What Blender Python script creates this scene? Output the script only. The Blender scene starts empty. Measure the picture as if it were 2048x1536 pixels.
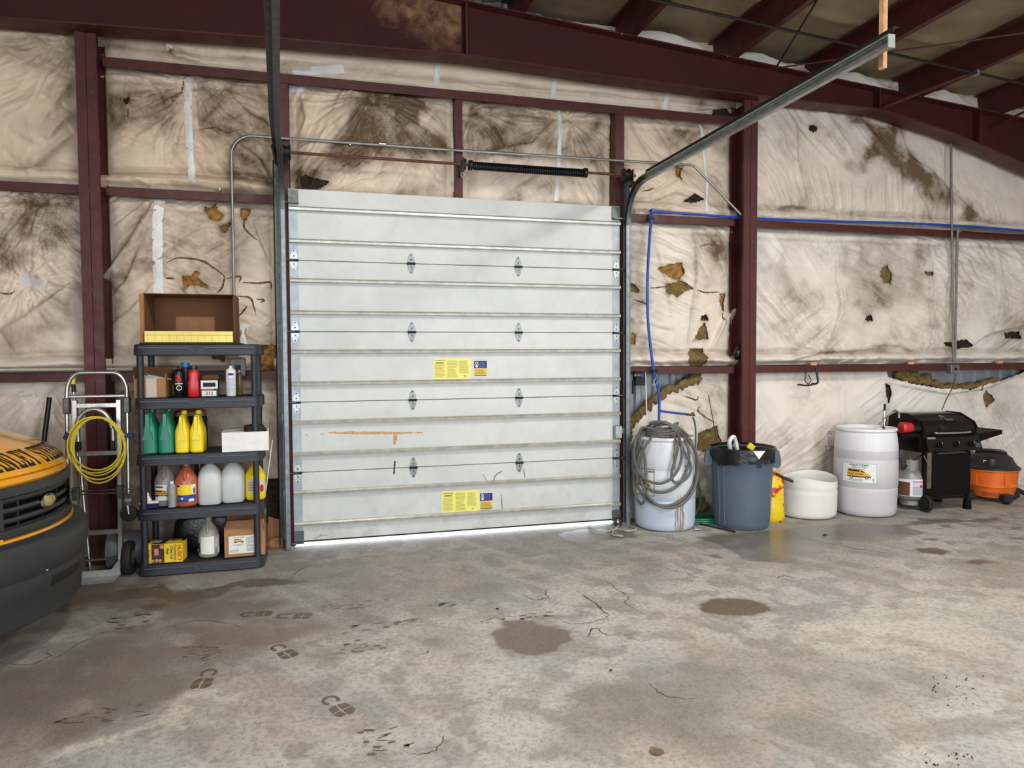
import bpy, bmesh, math, random
import numpy as np
from mathutils import Vector, Matrix
random.seed(7); rng = np.random.default_rng(7)
scene = bpy.context.scene
COL = scene.collection
# ---------------------------------------------------------------- camera
FPX = 1389.99
CAM = np.array([0.2804, -6.2668, 1.6484])
def _axes(yaw, pitch, roll):
    cy, sy, cp, sp = math.cos(yaw), math.sin(yaw), math.cos(pitch), math.sin(pitch)
    F = np.array([sy*cp, cy*cp, -sp]); r = np.array([cy, -sy, 0.0]); u = np.cross(r, F)
    c, s = math.cos(roll), math.sin(roll)
    return c*r+s*u, -s*r+c*u, F
AR, AU, AF = _axes(0.2626, 0.0384, -0.0058)
cd = bpy.data.cameras.new('camera'); cam = bpy.data.objects.new('camera', cd); COL.objects.link(cam)
cd.sensor_fit = 'HORIZONTAL'; cd.sensor_width = 36.0; cd.lens = FPX/2048*36.0
cd.clip_start = 0.05; cd.clip_end = 200
cam.matrix_world = Matrix([[AR[i], AU[i], -AF[i], CAM[i]] for i in range(3)] + [[0, 0, 0, 1]])
scene.camera = cam
# ---------------------------------------------------------------- world, daylight, exposure
vs = scene.view_settings
vs.view_transform = 'Standard'; vs.look = 'None'; vs.gamma = 1.0; vs.use_curve_mapping = False
vs.exposure = -0.5
cyc = scene.cycles      # light transport: a few diffuse bounces carry this room
cyc.max_bounces = 5; cyc.diffuse_bounces = 3; cyc.glossy_bounces = 2; cyc.transmission_bounces = 3
cyc.caustics_reflective = False; cyc.caustics_refractive = False
cyc.use_adaptive_sampling = True; cyc.adaptive_threshold = .04
wd = bpy.data.worlds.new('overcast_sky'); scene.world = wd; wd.use_nodes = True; wd.cycles.sampling_method = 'NONE'
wd.node_tree.nodes['Background'].inputs[0].default_value = (0.80, 0.89, 1.0, 1)
wd.node_tree.nodes['Background'].inputs[1].default_value = 7.0
def area_light(name, loc, rot, sx, sy, power, color):
    d = bpy.data.lights.new(name, 'AREA'); d.shape = 'RECTANGLE'; d.size = sx; d.size_y = sy
    d.energy = power; d.color = color
    o = bpy.data.objects.new(name, d); COL.objects.link(o); o.location = loc; o.rotation_euler = rot
    return o
# daylight entering through the two open overhead doorways of the wall behind the photographer
area_light('daylight_doorway', (4.6, -11.95, 2.1), (math.radians(90), 0, 0), 4.4, 4.0, 260, (0.93, 0.97, 1.0))
area_light('daylight_doorway', (-2.6, -11.95, 2.1), (math.radians(90), 0, 0), 4.4, 4.0, 170, (0.93, 0.97, 1.0))

# ---------------------------------------------------------------- pixel to place helpers (photo frame 2048 x 1536)
def ray(x, y): return AF + AR*(x-1024)/FPX - AU*(y-768)/FPX
def WY(x, y, Y=0.0):
    d = ray(x, y); return CAM + d*(Y-CAM[1])/d[1]
def WZ(x, y, Z=0.0):
    d = ray(x, y); return CAM + d*(Z-CAM[2])/d[2]
def WCYL(x, y, cx, cy, R):
    d = ray(x, y); ox, oy = CAM[0]-cx, CAM[1]-cy
    a = d[0]**2+d[1]**2; b = 2*(ox*d[0]+oy*d[1]); c = ox*ox+oy*oy-R*R; q = b*b-4*a*c
    k = (-b-math.sqrt(q))/(2*a) if q > 0 else -b/(2*a)
    return CAM+d*k
def WROOF(x, y, off=0.0):
    d = ray(x, y); k = (4.9+off-.078*CAM[0]-CAM[2])/(d[2]+.078*d[0]); return CAM+d*k

# ---------------------------------------------------------------- objects
def thing(name, label, cat, loc=(0, 0, 0), rz=0.0, group=None):
    o = bpy.data.objects.new(name, None); COL.objects.link(o); o.empty_display_size = .1
    o.location = tuple(float(c) for c in loc); o.rotation_euler = (0, 0, rz)
    o['label'] = label; o['category'] = cat
    if group: o['group'] = group
    return o
def tag(o, label, cat=None, group=None):
    o['label'] = label
    if cat: o['category'] = cat
    if group: o['group'] = group
    return o
def obj_from(me, name, parent=None):
    o = bpy.data.objects.new(name, me); COL.objects.link(o)
    if parent is not None: o.parent = parent
    return o
def copy_tree(o, parent=None):
    c = o.copy(); COL.objects.link(c)
    if parent is not None: c.parent = parent
    for ch in list(o.children): copy_tree(ch, c)
    return c

class MB:
    def __init__(s): s.v = []; s.f = []
    def add(s, vs, fs):
        n = len(s.v); s.v += [tuple(float(c) for c in p) for p in vs]; s.f += [tuple(i+n for i in f) for f in fs]; return s
    def box(s, c, d, rot=None, bev=0.0):
        hx, hy, hz = d[0]/2, d[1]/2, d[2]/2
        b = min(bev, hx*.9, hy*.9, hz*.9)
        if b <= 0:
            V = [(x, y, z) for x in (-hx, hx) for y in (-hy, hy) for z in (-hz, hz)]
            Fc = [(0, 1, 3, 2), (4, 6, 7, 5), (0, 4, 5, 1), (2, 3, 7, 6), (0, 2, 6, 4), (1, 5, 7, 3)]
        else:
            V = []; idx = {}
            for sx in (-1, 1):
                for sy in (-1, 1):
                    for sz in (-1, 1):
                        for a in range(3):
                            p = [sx*(hx-b), sy*(hy-b), sz*(hz-b)]; p[a] = (sx*hx, sy*hy, sz*hz)[a]
                            idx[(sx, sy, sz, a)] = len(V); V.append(tuple(p))
            Fc = []
            def I(sg, a): return idx[(sg[0], sg[1], sg[2], a)]
            for a in range(3):
                b1, b2 = [(1, 2), (2, 0), (0, 1)][a]
                for sa in (-1, 1):
                    q = []
                    for s1, s2 in ((-1, -1), (1, -1), (1, 1), (-1, 1)):
                        sg = [0, 0, 0]; sg[a] = sa; sg[b1] = s1; sg[b2] = s2; q.append(I(sg, a))
                    Fc.append(tuple(q if sa > 0 else q[::-1]))
            for a in range(3):
                b1, b2 = [(1, 2), (2, 0), (0, 1)][a]
                for s1 in (-1, 1):
                    for s2 in (-1, 1):
                        sg1 = [0, 0, 0]; sg1[a] = -1; sg1[b1] = s1; sg1[b2] = s2
                        sg2 = list(sg1); sg2[a] = 1
                        q = [I(sg1, b1), I(sg2, b1), I(sg2, b2), I(sg1, b2)]
                        Fc.append(tuple(q if s1*s2 < 0 else q[::-1]))
            for sx in (-1, 1):
                for sy in (-1, 1):
                    for sz in (-1, 1):
                        q = [I((sx, sy, sz), a) for a in range(3)]
                        Fc.append(tuple(q if sx*sy*sz > 0 else q[::-1]))
        if rot is not None: V = [tuple(rot @ Vector(p)) for p in V]
        return s.add([(p[0]+c[0], p[1]+c[1], p[2]+c[2]) for p in V], Fc)
    def span(s, a, b, bev=0.0):
        a = [float(q) for q in a]; b = [float(q) for q in b]
        return s.box([(a[i]+b[i])/2 for i in range(3)], [abs(b[i]-a[i]) for i in range(3)], None, bev)
    def tube(s, path, r, seg=8, closed=False, caps=True, flat=1.0):
        P = [Vector([float(c) for c in p]) for p in path]; n = len(P)
        rr = r if hasattr(r, '__len__') else [r]*n
        up = None; rings = []
        for i in range(n):
            if closed: t = P[(i+1) % n]-P[i-1]
            else: t = P[min(i+1, n-1)]-P[max(i-1, 0)]
            t = t.normalized() if t.length > 1e-9 else Vector((0, 0, 1))
            if up is None:
                up = Vector((0, 0, 1)) if abs(t.z) < .9 else Vector((0, 1, 0))
            a = up-t*up.dot(t)
            if a.length < 1e-6: a = t.orthogonal()
            a.normalize(); up = a; b = t.cross(a)
            rings.append([P[i]+(a*math.cos(2*math.pi*k/seg)*flat+b*math.sin(2*math.pi*k/seg))*rr[i] for k in range(seg)])
        V = [p for R in rings for p in R]; Fc = []
        for i in range(n if closed else n-1):
            j = (i+1) % n
            for k in range(seg):
                l = (k+1) % seg
                Fc.append((i*seg+k, i*seg+l, j*seg+l, j*seg+k))
        if caps and not closed:
            Fc.append(tuple(range(seg))[::-1]); Fc.append(tuple((n-1)*seg+k for k in range(seg)))
        return s.add(V, Fc)
    def cyl(s, a, b, r, seg=20, r2=None): return s.tube([a, b], [r, r if r2 is None else r2], seg)
    def loft(s, secs, seg=32, cap0=True, cap1=True, axis='z'):
        # secs: (h, cx, cy, rx, ry, n)
        V = []; Fc = []
        for (h, cx, cy, rx, ry, n) in secs:
            for k in range(seg):
                t = 2*math.pi*(k+.5)/seg; c, q = math.cos(t), math.sin(t)
                x = cx+rx*math.copysign(abs(c)**(2/n), c); y = cy+ry*math.copysign(abs(q)**(2/n), q)
                V.append((x, y, h) if axis == 'z' else ((h, x, y) if axis == 'x' else (y, h, x)))
        m = len(secs)
        for i in range(m-1):
            for k in range(seg):
                l = (k+1) % seg; Fc.append((i*seg+k, i*seg+l, (i+1)*seg+l, (i+1)*seg+k))
        if cap0: Fc.append(tuple(range(seg))[::-1])
        if cap1: Fc.append(tuple((m-1)*seg+k for k in range(seg)))
        return s.add(V, Fc)
    def lathe(s, prof, c=(0, 0, 0), seg=32, axis='z', cap0=True, cap1=True):
        n0 = len(s.v)
        s.loft([(z, 0, 0, r, r, 2) for r, z in prof], seg, cap0, cap1, axis)
        for i in range(n0, len(s.v)): s.v[i] = tuple(s.v[i][k]+float(c[k]) for k in range(3))
        return s
    def prism(s, poly, d0, d1, axis='y'):
        # poly in the two other axes; axis y -> (x,z); axis x -> (y,z); axis z -> (x,y)
        n = len(poly)
        def mk(p, d): return {'y': (p[0], d, p[1]), 'x': (d, p[0], p[1]), 'z': (p[0], p[1], d)}[axis]
        V = [mk(p, d0) for p in poly]+[mk(p, d1) for p in poly]
        Fc = [tuple(range(n)), tuple(range(n, 2*n))[::-1]]+[(i, i+n, (i+1) % n+n, (i+1) % n) for i in range(n)]
        return s.add(V, Fc)
    def grid(s, arr):
        # arr: numpy (nu, nv, 3)
        nu, nv = arr.shape[:2]
        V = arr.reshape(-1, 3); Fc = [(i*nv+j, (i+1)*nv+j, (i+1)*nv+j+1, i*nv+j+1) for i in range(nu-1) for j in range(nv-1)]
        return s.add(V, Fc)
    def xf(s, M):
        s.v = [tuple(M @ Vector(p)) for p in s.v]; return s
    def build(s, name, mat, parent=None, smooth=True, angle=35, recalc=True):
        me = bpy.data.meshes.new(name); me.from_pydata(s.v, [], s.f); me.update()
        if recalc:
            bm = bmesh.new(); bm.from_mesh(me); bmesh.ops.recalc_face_normals(bm, faces=bm.faces); bm.to_mesh(me); bm.free()
        if smooth:
            me.polygons.foreach_set('use_smooth', [True]*len(me.polygons))
            try: me.set_sharp_from_angle(angle=math.radians(angle))
            except Exception: pass
        me.materials.append(mat)
        return obj_from(me, name, parent)

def arc_pts(c, r, a0, a1, n, plane='xz'):
    out = []
    for i in range(n+1):
        a = math.radians(a0+(a1-a0)*i/n); u, v = r*math.cos(a), r*math.sin(a)
        out.append({'xz': (c[0]+u, c[1], c[2]+v), 'yz': (c[0], c[1]+u, c[2]+v), 'xy': (c[0]+u, c[1]+v, c[2])}[plane])
    return out
def smooth_path(pts, n=8):
    P = [np.array(p, float) for p in pts]; P = [2*P[0]-P[1]]+P+[2*P[-1]-P[-2]]; out = []
    for i in range(1, len(P)-2):
        for k in range(n):
            t = k/n; a, b, c, d = P[i-1], P[i], P[i+1], P[i+2]
            out.append(.5*((2*b)+(-a+c)*t+(2*a-5*b+4*c-d)*t*t+(-a+3*b-3*c+d)*t**3))
    out.append(P[-2]); return out
ROT = lambda ax, deg: Matrix.Rotation(math.radians(deg), 3, ax)

# ---------------------------------------------------------------- materials
def srgb(r, g, b):
    return tuple((c/255/12.92 if c/255 <= .04045 else ((c/255+.055)/1.055)**2.4) for c in (r, g, b))
class NT:
    def __init__(s, name):
        s.m = bpy.data.materials.new(name); s.m.use_nodes = True; s.t = s.m.node_tree; s.b = s.t.nodes['Principled BSDF']
        s._tc = None
    def n(s, typ, **kw):
        q = s.t.nodes.new(typ)
        for k, v in kw.items(): setattr(q, k, v)
        return q
    def l(s, a, b): s.t.links.new(a, b)
    @property
    def co(s):
        if s._tc is None: s._tc = s.n('ShaderNodeTexCoord')
        return s._tc.outputs['Object']
    def noise(s, scale, detail=3, rough=.55, dist=0.0, vec=None):
        q = s.n('ShaderNodeTexNoise'); q.inputs['Scale'].default_value = scale; q.inputs['Detail'].default_value = detail
        q.inputs['Roughness'].default_value = rough; q.inputs['Distortion'].default_value = dist
        s.l(vec or s.co, q.inputs['Vector']); return q.outputs['Fac']
    def ramp(s, fac, stops):
        q = s.n('ShaderNodeValToRGB'); e = q.color_ramp.elements
        while len(e) < len(stops): e.new(.5)
        for el, (p, c) in zip(e, stops):
            el.position = p; el.color = (c, c, c, 1) if not hasattr(c, '__len__') else tuple(c)+(1,)
        s.l(fac, q.inputs[0]); return q.outputs[0]
    def mix(s, fac, a, b, mode='MIX'):
        q = s.n('ShaderNodeMix', data_type='RGBA', blend_type=mode)
        for sock, v in ((q.inputs[0], fac), (q.inputs[6], a), (q.inputs[7], b)):
            if isinstance(v, (int, float)): sock.default_value = v
            elif isinstance(v, tuple): sock.default_value = v+(1,) if len(v) == 3 else v
            else: s.l(v, sock)
        return q.outputs[2]
    def math(s, op, a, b=0.0, c=None):
        q = s.n('ShaderNodeMath', operation=op)
        for sock, v in zip(q.inputs, (a, b) if c is None else (a, b, c)):
            if isinstance(v, (int, float)): sock.default_value = v
            else: s.l(v, sock)
        return q.outputs[0]
    def bump(s, h, strength, dist=.01):
        q = s.n('ShaderNodeBump'); q.inputs['Strength'].default_value = strength; q.inputs['Distance'].default_value = dist
        s.l(h, q.inputs['Height']); s.l(q.outputs[0], s.b.inputs['Normal'])
    def set(s, col=None, rough=None, metal=None, **kw):
        for k, v in (('Base Color', col), ('Roughness', rough), ('Metallic', metal)):
            if v is None: continue
            if isinstance(v, (int, float)): s.b.inputs[k].default_value = v
            elif isinstance(v, tuple): s.b.inputs[k].default_value = v+(1,)
            else: s.l(v, s.b.inputs[k])
        for k, v in kw.items(): s.b.inputs[k.replace('_', ' ')].default_value = v
        return s.m
_MC = {}
def M(name, col, rough=.5, metal=0.0, var=.12, scale=14, bump=0.0, bscale=60, **kw):
    if name in _MC: return _MC[name]
    t = NT(name); c = srgb(*col)
    if var > 0:
        f = t.ramp(t.noise(scale), [(.3, 0.0), (.7, 1.0)])
        dk = tuple(x*(1-var*1.6) for x in c); lt = tuple(min(1, x*(1+var)) for x in c)
        colr = t.mix(f, dk, lt)
    else: colr = c
    if bump > 0: t.bump(t.noise(bscale, 4), bump)
    _MC[name] = t.set(colr, rough, metal, **kw); return _MC[name]
def steel_paint():
    t = NT('oxide_red_paint')
    f = t.ramp(t.noise(3.5, 6), [(.3, 0.0), (.72, 1.0)])
    c = t.mix(f, srgb(64, 22, 19), srgb(82, 29, 26))
    dust = t.ramp(t.noise(22, 6, .7), [(.52, 0.0), (.8, .5)])
    c = t.mix(dust, c, srgb(108, 58, 50))
    t.bump(t.noise(90, 3), .08)
    return t.set(c, t.ramp(t.noise(9), [(.3, .42), (.7, .62)]))
RED = steel_paint()
GALV = M('galvanised_steel', (176, 180, 180), .38, .85, .16, 20)
DKSTEEL = M('dull_steel', (98, 102, 100), .45, .8, .2, 25)
DARKMETAL = M('blackened_steel', (34, 34, 35), .5, .5, .2, 30)
BLACKP = M('black_plastic', (22, 22, 24), .42, 0, .2, 30)
BLACKRUB = M('black_rubber', (24, 24, 25), .75, 0, .25, 40, .2)
SHELFP = M('charcoal_shelf_plastic', (38, 42, 50), .5, 0, .14, 18, .1)
ALU = M('brushed_aluminium', (188, 188, 184), .34, .9, .12, 35)
CHROME = M('chrome', (205, 205, 205), .15, 1.0, .04)
CARD = M('corrugated_cardboard', (168, 122, 82), .85, 0, .1, 9)
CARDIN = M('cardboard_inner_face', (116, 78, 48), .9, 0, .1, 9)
WHITEP = M('white_plastic', (226, 226, 222), .4, 0, .04, 10)
PAPER = M('white_paper', (232, 232, 228), .8, 0, .04, 20)
WOOD = M('pine_wood', (214, 160, 118), .7, 0, .14, 22)
INK = M('black_ink', (22, 22, 24), .7, 0, 0)
GREYINK = M('grey_ink', (128, 128, 126), .8, 0, 0)
REDINK = M('red_ink', (196, 36, 40), .6, 0, 0)
YELINK = M('yellow_ink', (244, 214, 40), .6, 0, 0)
BLUEINK = M('blue_ink', (36, 62, 150), .6, 0, 0)
BROWNINK = M('brown_ink', (104, 64, 44), .7, 0, 0)
VANYEL = M('printed_van_yellow', (226, 166, 60), .6, 0, 0)

# ---------------------------------------------------------------- lettering (flat text meshes made once)
_TX = {}
def text2d(body, size=1.0, bold=0.0, xs=1.0):
    key = (body, bold)
    if key not in _TX:
        cu = bpy.data.curves.new('lettering', 'FONT'); cu.body = body; cu.size = 1.0; cu.offset = bold; cu.resolution_u = 2
        cu.align_x = 'CENTER'; cu.align_y = 'CENTER'
        o = bpy.data.objects.new('lettering', cu); COL.objects.link(o)
        me = bpy.data.meshes.new_from_object(o.evaluated_get(bpy.context.evaluated_depsgraph_get()))
        _TX[key] = ([tuple(v.co)[:2] for v in me.vertices], [tuple(p.vertices) for p in me.polygons])
        bpy.data.objects.remove(o); bpy.data.curves.remove(cu); bpy.data.meshes.remove(me)
    V, Fc = _TX[key]
    return [(x*size*xs, y*size) for x, y in V], Fc
def rect2d(x0, y0, x1, y1, nx=1):
    V = []; Fc = []
    for i in range(nx+1):
        x = x0+(x1-x0)*i/nx; V += [(x, y0), (x, y1)]
    for i in range(nx): Fc.append((2*i, 2*i+2, 2*i+3, 2*i+1))
    return V, Fc
def disc2d(cx, cy, r, n=20, ry=None):
    return [(cx+r*math.cos(2*math.pi*i/n), cy+(ry or r)*math.sin(2*math.pi*i/n)) for i in range(n)], [tuple(range(n))]
def move2d(vf, dx, dy, rot=0):
    c, s = math.cos(rot), math.sin(rot)
    return [(x*c-y*s+dx, x*s+y*c+dy) for x, y in vf[0]], vf[1]
def decal(layers, mapf, parent, base=0.0006, cut=0.0):
    """layers: (name, material, [(verts2d, faces)...]) printed sheets; mapf(u, v, lift) -> point; cut = strip width on bent sheets"""
    out = []
    for k, (nm, mt, shapes) in enumerate(layers):
        me = bpy.data.meshes.new(nm); bm = bmesh.new()
        for V, Fc in shapes:
            vv = [bm.verts.new((u, v, 0)) for u, v in V]
            for f in Fc:
                try: bm.faces.new([vv[i] for i in f])
                except ValueError: pass
        if cut > 0 and bm.verts:
            us = [v.co.x for v in bm.verts]; c = math.floor(min(us)/cut)*cut
            while c < max(us):
                bmesh.ops.bisect_plane(bm, geom=bm.verts[:]+bm.edges[:]+bm.faces[:], plane_co=(c, 0, 0), plane_no=(1, 0, 0)); c += cut
        for v in bm.verts: v.co = Vector([float(q) for q in mapf(v.co.x, v.co.y, base*(k+1))])
        bm.to_mesh(me); bm.free(); me.materials.append(mt); o = obj_from(me, nm, parent)
        if len(shapes) > 1: o['kind'] = 'stuff'
        out.append(o)
    return out
def flat_map(o, ux, uy, nrm):
    o, ux, uy, nrm = [np.array(q, float) for q in (o, ux, uy, nrm)]
    return lambda u, v, l: o+ux*u+uy*v+nrm*l
def cyl_map(cx, cy, r, phi, z):
    # u runs to the right as seen from outside; phi = facing angle
    return lambda u, v, l: (cx+(r+l)*math.cos(phi+u/r), cy+(r+l)*math.sin(phi+u/r), z+v)
def bars2d(x0, y0, x1, y1, n, fill=.45, seed=1, ragged=.25):
    R = random.Random(seed); out = []
    for i in range(n):
        yy = y1-(i+.5)*(y1-y0)/n; h = (y1-y0)/n*fill/2
        out.append(rect2d(x0, yy-h, x1-(x1-x0)*ragged*R.random(), yy+h))
    return out
def printed_van(w):
    k = w
    body = ([(-.5*k, -.1*k), (.5*k, -.12*k), (.5*k, -.02*k), (.38*k, .04*k), (.2*k, .17*k), (.05*k, .22*k), (-.48*k, .22*k)], [(0, 1, 2, 3, 4, 5, 6)])
    win = ([(-.45*k, .13*k), (.04*k, .12*k), (.04*k, .19*k), (-.45*k, .2*k)], [(0, 1, 2, 3)])
    win2 = ([(.1*k, .11*k), (.26*k, .09*k), (.17*k, .16*k), (.1*k, .19*k)], [(0, 1, 2, 3)])
    low = rect2d(-.5*k, -.14*k, .5*k, -.09*k)
    txt = move2d(text2d('STANLEY STEEMER', .085*k, .02), -.15*k, .01*k)
    return body, [win, win2, low, txt, disc2d(-.3*k, -.13*k, .075*k), disc2d(.34*k, -.14*k, .075*k)], [disc2d(-.3*k, -.13*k, .035*k), disc2d(.34*k, -.14*k, .035*k)]

# ---------------------------------------------------------------- noise for modelled cloth
def vnoise(x, y, seed=0):
    xi = np.floor(x); yi = np.floor(y); fx = x-xi; fy = y-yi
    fx = fx*fx*fx*(fx*(fx*6-15)+10); fy = fy*fy*fy*(fy*(fy*6-15)+10)
    def h(a, b):
        q = np.sin(a*127.1+b*311.7+seed*74.7)*43758.5453; return q-np.floor(q)
    return (h(xi, yi)*(1-fx)+h(xi+1, yi)*fx)*(1-fy)+(h(xi, yi+1)*(1-fx)+h(xi+1, yi+1)*fx)*fy
def fbm(x, y, o=4, seed=0):
    s = 0; a = .5
    for i in range(o): s = s+a*vnoise(x*2**i+i*17.3, y*2**i+i*9.1, seed+i); a *= .5
    return s/(1-.5**o)
def sst(a, b, x):
    t = np.clip((x-a)/(b-a), 0, 1); return t*t*(3-2*t)
def poly_sd(X, Z, poly):
    """signed distance, negative inside"""
    d = np.full(X.shape, 1e9); inside = np.zeros(X.shape, bool); n = len(poly)
    for i in range(n):
        ax, az = poly[i]; bx, bz = poly[(i+1) % n]; ex, ez = bx-ax, bz-az
        t = np.clip(((X-ax)*ex+(Z-az)*ez)/(ex*ex+ez*ez+1e-12), 0, 1)
        d = np.minimum(d, np.hypot(X-ax-t*ex, Z-az-t*ez))
        cr = ((az > Z) != (bz > Z)) & (X < (bx-ax)*(Z-az)/((bz-az) if abs(bz-az) > 1e-9 else 1e-9)+ax)
        inside ^= cr
    return np.where(inside, -d, d)
def line_sd(X, Z, pts):
    """distance and side (positive = left of travel) to a polyline"""
    d = np.full(X.shape, 1e9); sd = np.zeros(X.shape); T = np.zeros(X.shape); n = len(pts)-1
    for i in range(n):
        ax, az = pts[i]; bx, bz = pts[i+1]; ex, ez = bx-ax, bz-az; L = math.hypot(ex, ez)
        t = np.clip(((X-ax)*ex+(Z-az)*ez)/(L*L+1e-12), 0, 1)
        q = np.hypot(X-ax-t*ex, Z-az-t*ez); side = np.sign(ex*(Z-az)-ez*(X-ax))
        m = q < d; d = np.where(m, q, d); sd = np.where(m, side, sd); T = np.where(m, (i+t)/n, T)
    return d, sd, T
# ================================================================ SETTING
# ---------------------------------------------------------------- floor
PUDDLES = [([(1396, 1210), (1430, 1200), (1480, 1197), (1525, 1208), (1546, 1222), (1515, 1232), (1440, 1230), (1400, 1222)], 1, .97, .45),
    ([(985, 1270), (1020, 1243), (1060, 1240), (1105, 1252), (1140, 1262), (1147, 1278), (1110, 1300), (1060, 1313), (1010, 1303)], 1, .92, .4),
    ([(1120, 1068), (1150, 1060), (1200, 1058), (1262, 1063), (1270, 1075), (1200, 1080), (1165, 1088), (1130, 1080)], 0, .75, .75),
    ([(1395, 1075), (1480, 1066), (1580, 1058), (1665, 1052), (1690, 1075), (1640, 1105), (1560, 1127), (1490, 1120), (1460, 1100)], 0, .6, .8),
    ([(1600, 1060), (1700, 1045), (1800, 1050), (1850, 1065), (1760, 1085), (1650, 1080)], 0, .5, .6),
    ([(1830, 1098), (1870, 1095), (1900, 1102), (1880, 1110), (1845, 1106)], 1, .9, .4), ([(1925, 1120), (1965, 1118), (1994, 1126), (1965, 1131), (1935, 1127)], 1, .9, .4),
    ([(1850, 1076), (1880, 1078), (1870, 1082), (1845, 1080)], 0, .85, .4), ([(2010, 1075), (2046, 1074), (2046, 1080), (2024, 1079)], 0, .85, .4), ([(1400, 1107), (1440, 1110), (1450, 1118), (1420, 1116)], 0, .7, .5),
    ([(130, 1178), (230, 1168), (380, 1185), (430, 1205), (330, 1222), (200, 1215), (120, 1222)], 1, .55, .4), ([(1240, 1268), (1262, 1262), (1268, 1275), (1250, 1278)], 1, .5, .2), ([(1040, 1232), (1110, 1228), (1180, 1232), (1130, 1240)], 1, .35, .2)]
FX0, FX1, FY0, FY1 = -8.0, 9.2, -12.0, 0.32
def floor_mesh():
    """slab top as a grid, fine where the photograph sees it; carries its stains, puddles and other dark or pale patches as attributes"""
    xs = np.unique(np.concatenate([np.arange(FX0, -2.5, .3), np.arange(-2.5, 8.2, .013), np.arange(8.2, FX1, .3), [FX1, 0.0, 3.05]]))
    ys = np.unique(np.concatenate([np.arange(FY0, -4.35, .3), np.arange(-4.35, .04, .013), [.055, .2, FY1]]))
    X, Y = np.meshgrid(xs, ys, indexing='ij')
    L = lambda *c: np.array(srgb(*c))
    mixc = lambda c, f, col: c*(1-f[..., None])+np.asarray(col)*f[..., None]
    nlow = fbm(X*.9, Y*.9, 4, 1); nmid = fbm(X*7, Y*7, 5, 2)
    c = L(152, 148, 141)+(L(184, 181, 174)-L(152, 148, 141))*sst(.33, .68, nlow)[..., None]
    c = mixc(c, .65*sst(.56, .36, nmid), L(130, 125, 116))
    c = mixc(c, .4*sst(.55, .72, fbm(X*1.7, Y*1.7, 4, 3)), L(150, 152, 154))
    c = mixc(c, .35*sst(.6, .75, fbm(X*2.6, Y*2.6, 4, 4)), L(178, 160, 148))
    ca, sa = math.cos(.5), math.sin(.5)
    st = fbm((X*ca+Y*sa)*10, (-X*sa+Y*ca)*.9, 4, 5); c = mixc(c, .24*sst(.56, .74, st), L(200, 196, 187))
    st = fbm((X*ca-Y*sa)*1.1, (X*sa+Y*ca)*13, 4, 6); c = mixc(c, .22*sst(.56, .74, st), L(128, 122, 112))
    wx = X+.9*(fbm(X*3.2, Y*3.2, 5, 7)-.5); wy = Y+.9*(fbm(X*3.2, Y*3.2, 5, 8)-.5)
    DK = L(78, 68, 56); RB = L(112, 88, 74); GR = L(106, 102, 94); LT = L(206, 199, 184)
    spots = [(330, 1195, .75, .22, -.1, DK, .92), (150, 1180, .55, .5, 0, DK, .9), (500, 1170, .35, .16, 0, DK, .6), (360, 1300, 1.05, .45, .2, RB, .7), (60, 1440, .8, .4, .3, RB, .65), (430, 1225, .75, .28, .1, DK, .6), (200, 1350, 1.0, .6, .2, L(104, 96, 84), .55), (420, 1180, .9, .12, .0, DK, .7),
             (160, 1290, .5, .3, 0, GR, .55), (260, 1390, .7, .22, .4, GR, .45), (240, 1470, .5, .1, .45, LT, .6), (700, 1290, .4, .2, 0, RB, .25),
             (1700, 1060, 1.5, .24, 0, GR, .6), (1950, 1045, .8, .16, 0, DK, .7), (1420, 1085, .8, .2, 0, GR, .5), (1250, 1480, .5, .25, 0, GR, .3), (640, 1120, .4, .18, 0, GR, .45), (1190, 1150, .5, .2, 0, LT, .35), (1850, 1250, 1.1, .4, 0, LT, .3), (1300, 1400, .6, .3, .2, GR, .3), (1000, 1130, .8, .15, 0, LT, .25)]  # dark patches by the shelf and van; red-brown, grey and pale ones elsewhere
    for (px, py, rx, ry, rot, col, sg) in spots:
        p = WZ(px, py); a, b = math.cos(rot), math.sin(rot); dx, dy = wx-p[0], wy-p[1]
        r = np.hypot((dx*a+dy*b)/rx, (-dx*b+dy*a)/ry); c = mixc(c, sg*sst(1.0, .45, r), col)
    wx = X+.10*(fbm(X*9, Y*9, 5, 9)-.5); wy = Y+.10*(fbm(X*9, Y*9, 5, 10)-.5)
    gloss = np.zeros(X.shape); nt = fbm(X*30, Y*30, 3, 11)
    for pts, br, cs, gs in PUDDLES:
        P = [tuple(WZ(x, y)[:2]) for x, y in pts]; d = poly_sd(wx, wy, P); f = sst(.012, -.012, d)
        col = (L(94, 79, 60) if br else L(86, 81, 72))*(.8+.5*nt)[..., None]
        c = c*(1-(f*cs)[..., None])+col*(f*cs)[..., None]; gloss = np.maximum(gloss, f*gs)
        edge = np.exp(-(d/.03)**2)*(d > 0)*.25; c = mixc(c, edge*cs, L(120, 110, 96))
    nx, ny = X.shape; idx = np.arange(nx*ny).reshape(nx, ny)
    kq = ~((X[:-1, :-1] >= -1e-6) & (X[1:, 1:] <= 3.05+1e-6) & (Y[:-1, :-1] >= .054))
    q = np.stack([idx[:-1, :-1], idx[1:, :-1], idx[1:, 1:], idx[:-1, 1:]], -1)[kq].reshape(-1, 4)
    me = bpy.data.meshes.new('floor'); me.vertices.add(nx*ny); me.vertices.foreach_set('co', np.stack([X, Y, X*0], -1).ravel())
    me.loops.add(q.size); me.loops.foreach_set('vertex_index', q.ravel().astype(np.int32)); me.polygons.add(len(q)); me.polygons.foreach_set('loop_start', np.arange(0, q.size, 4, dtype=np.int32)); me.update(calc_edges=True); me.validate()
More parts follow.
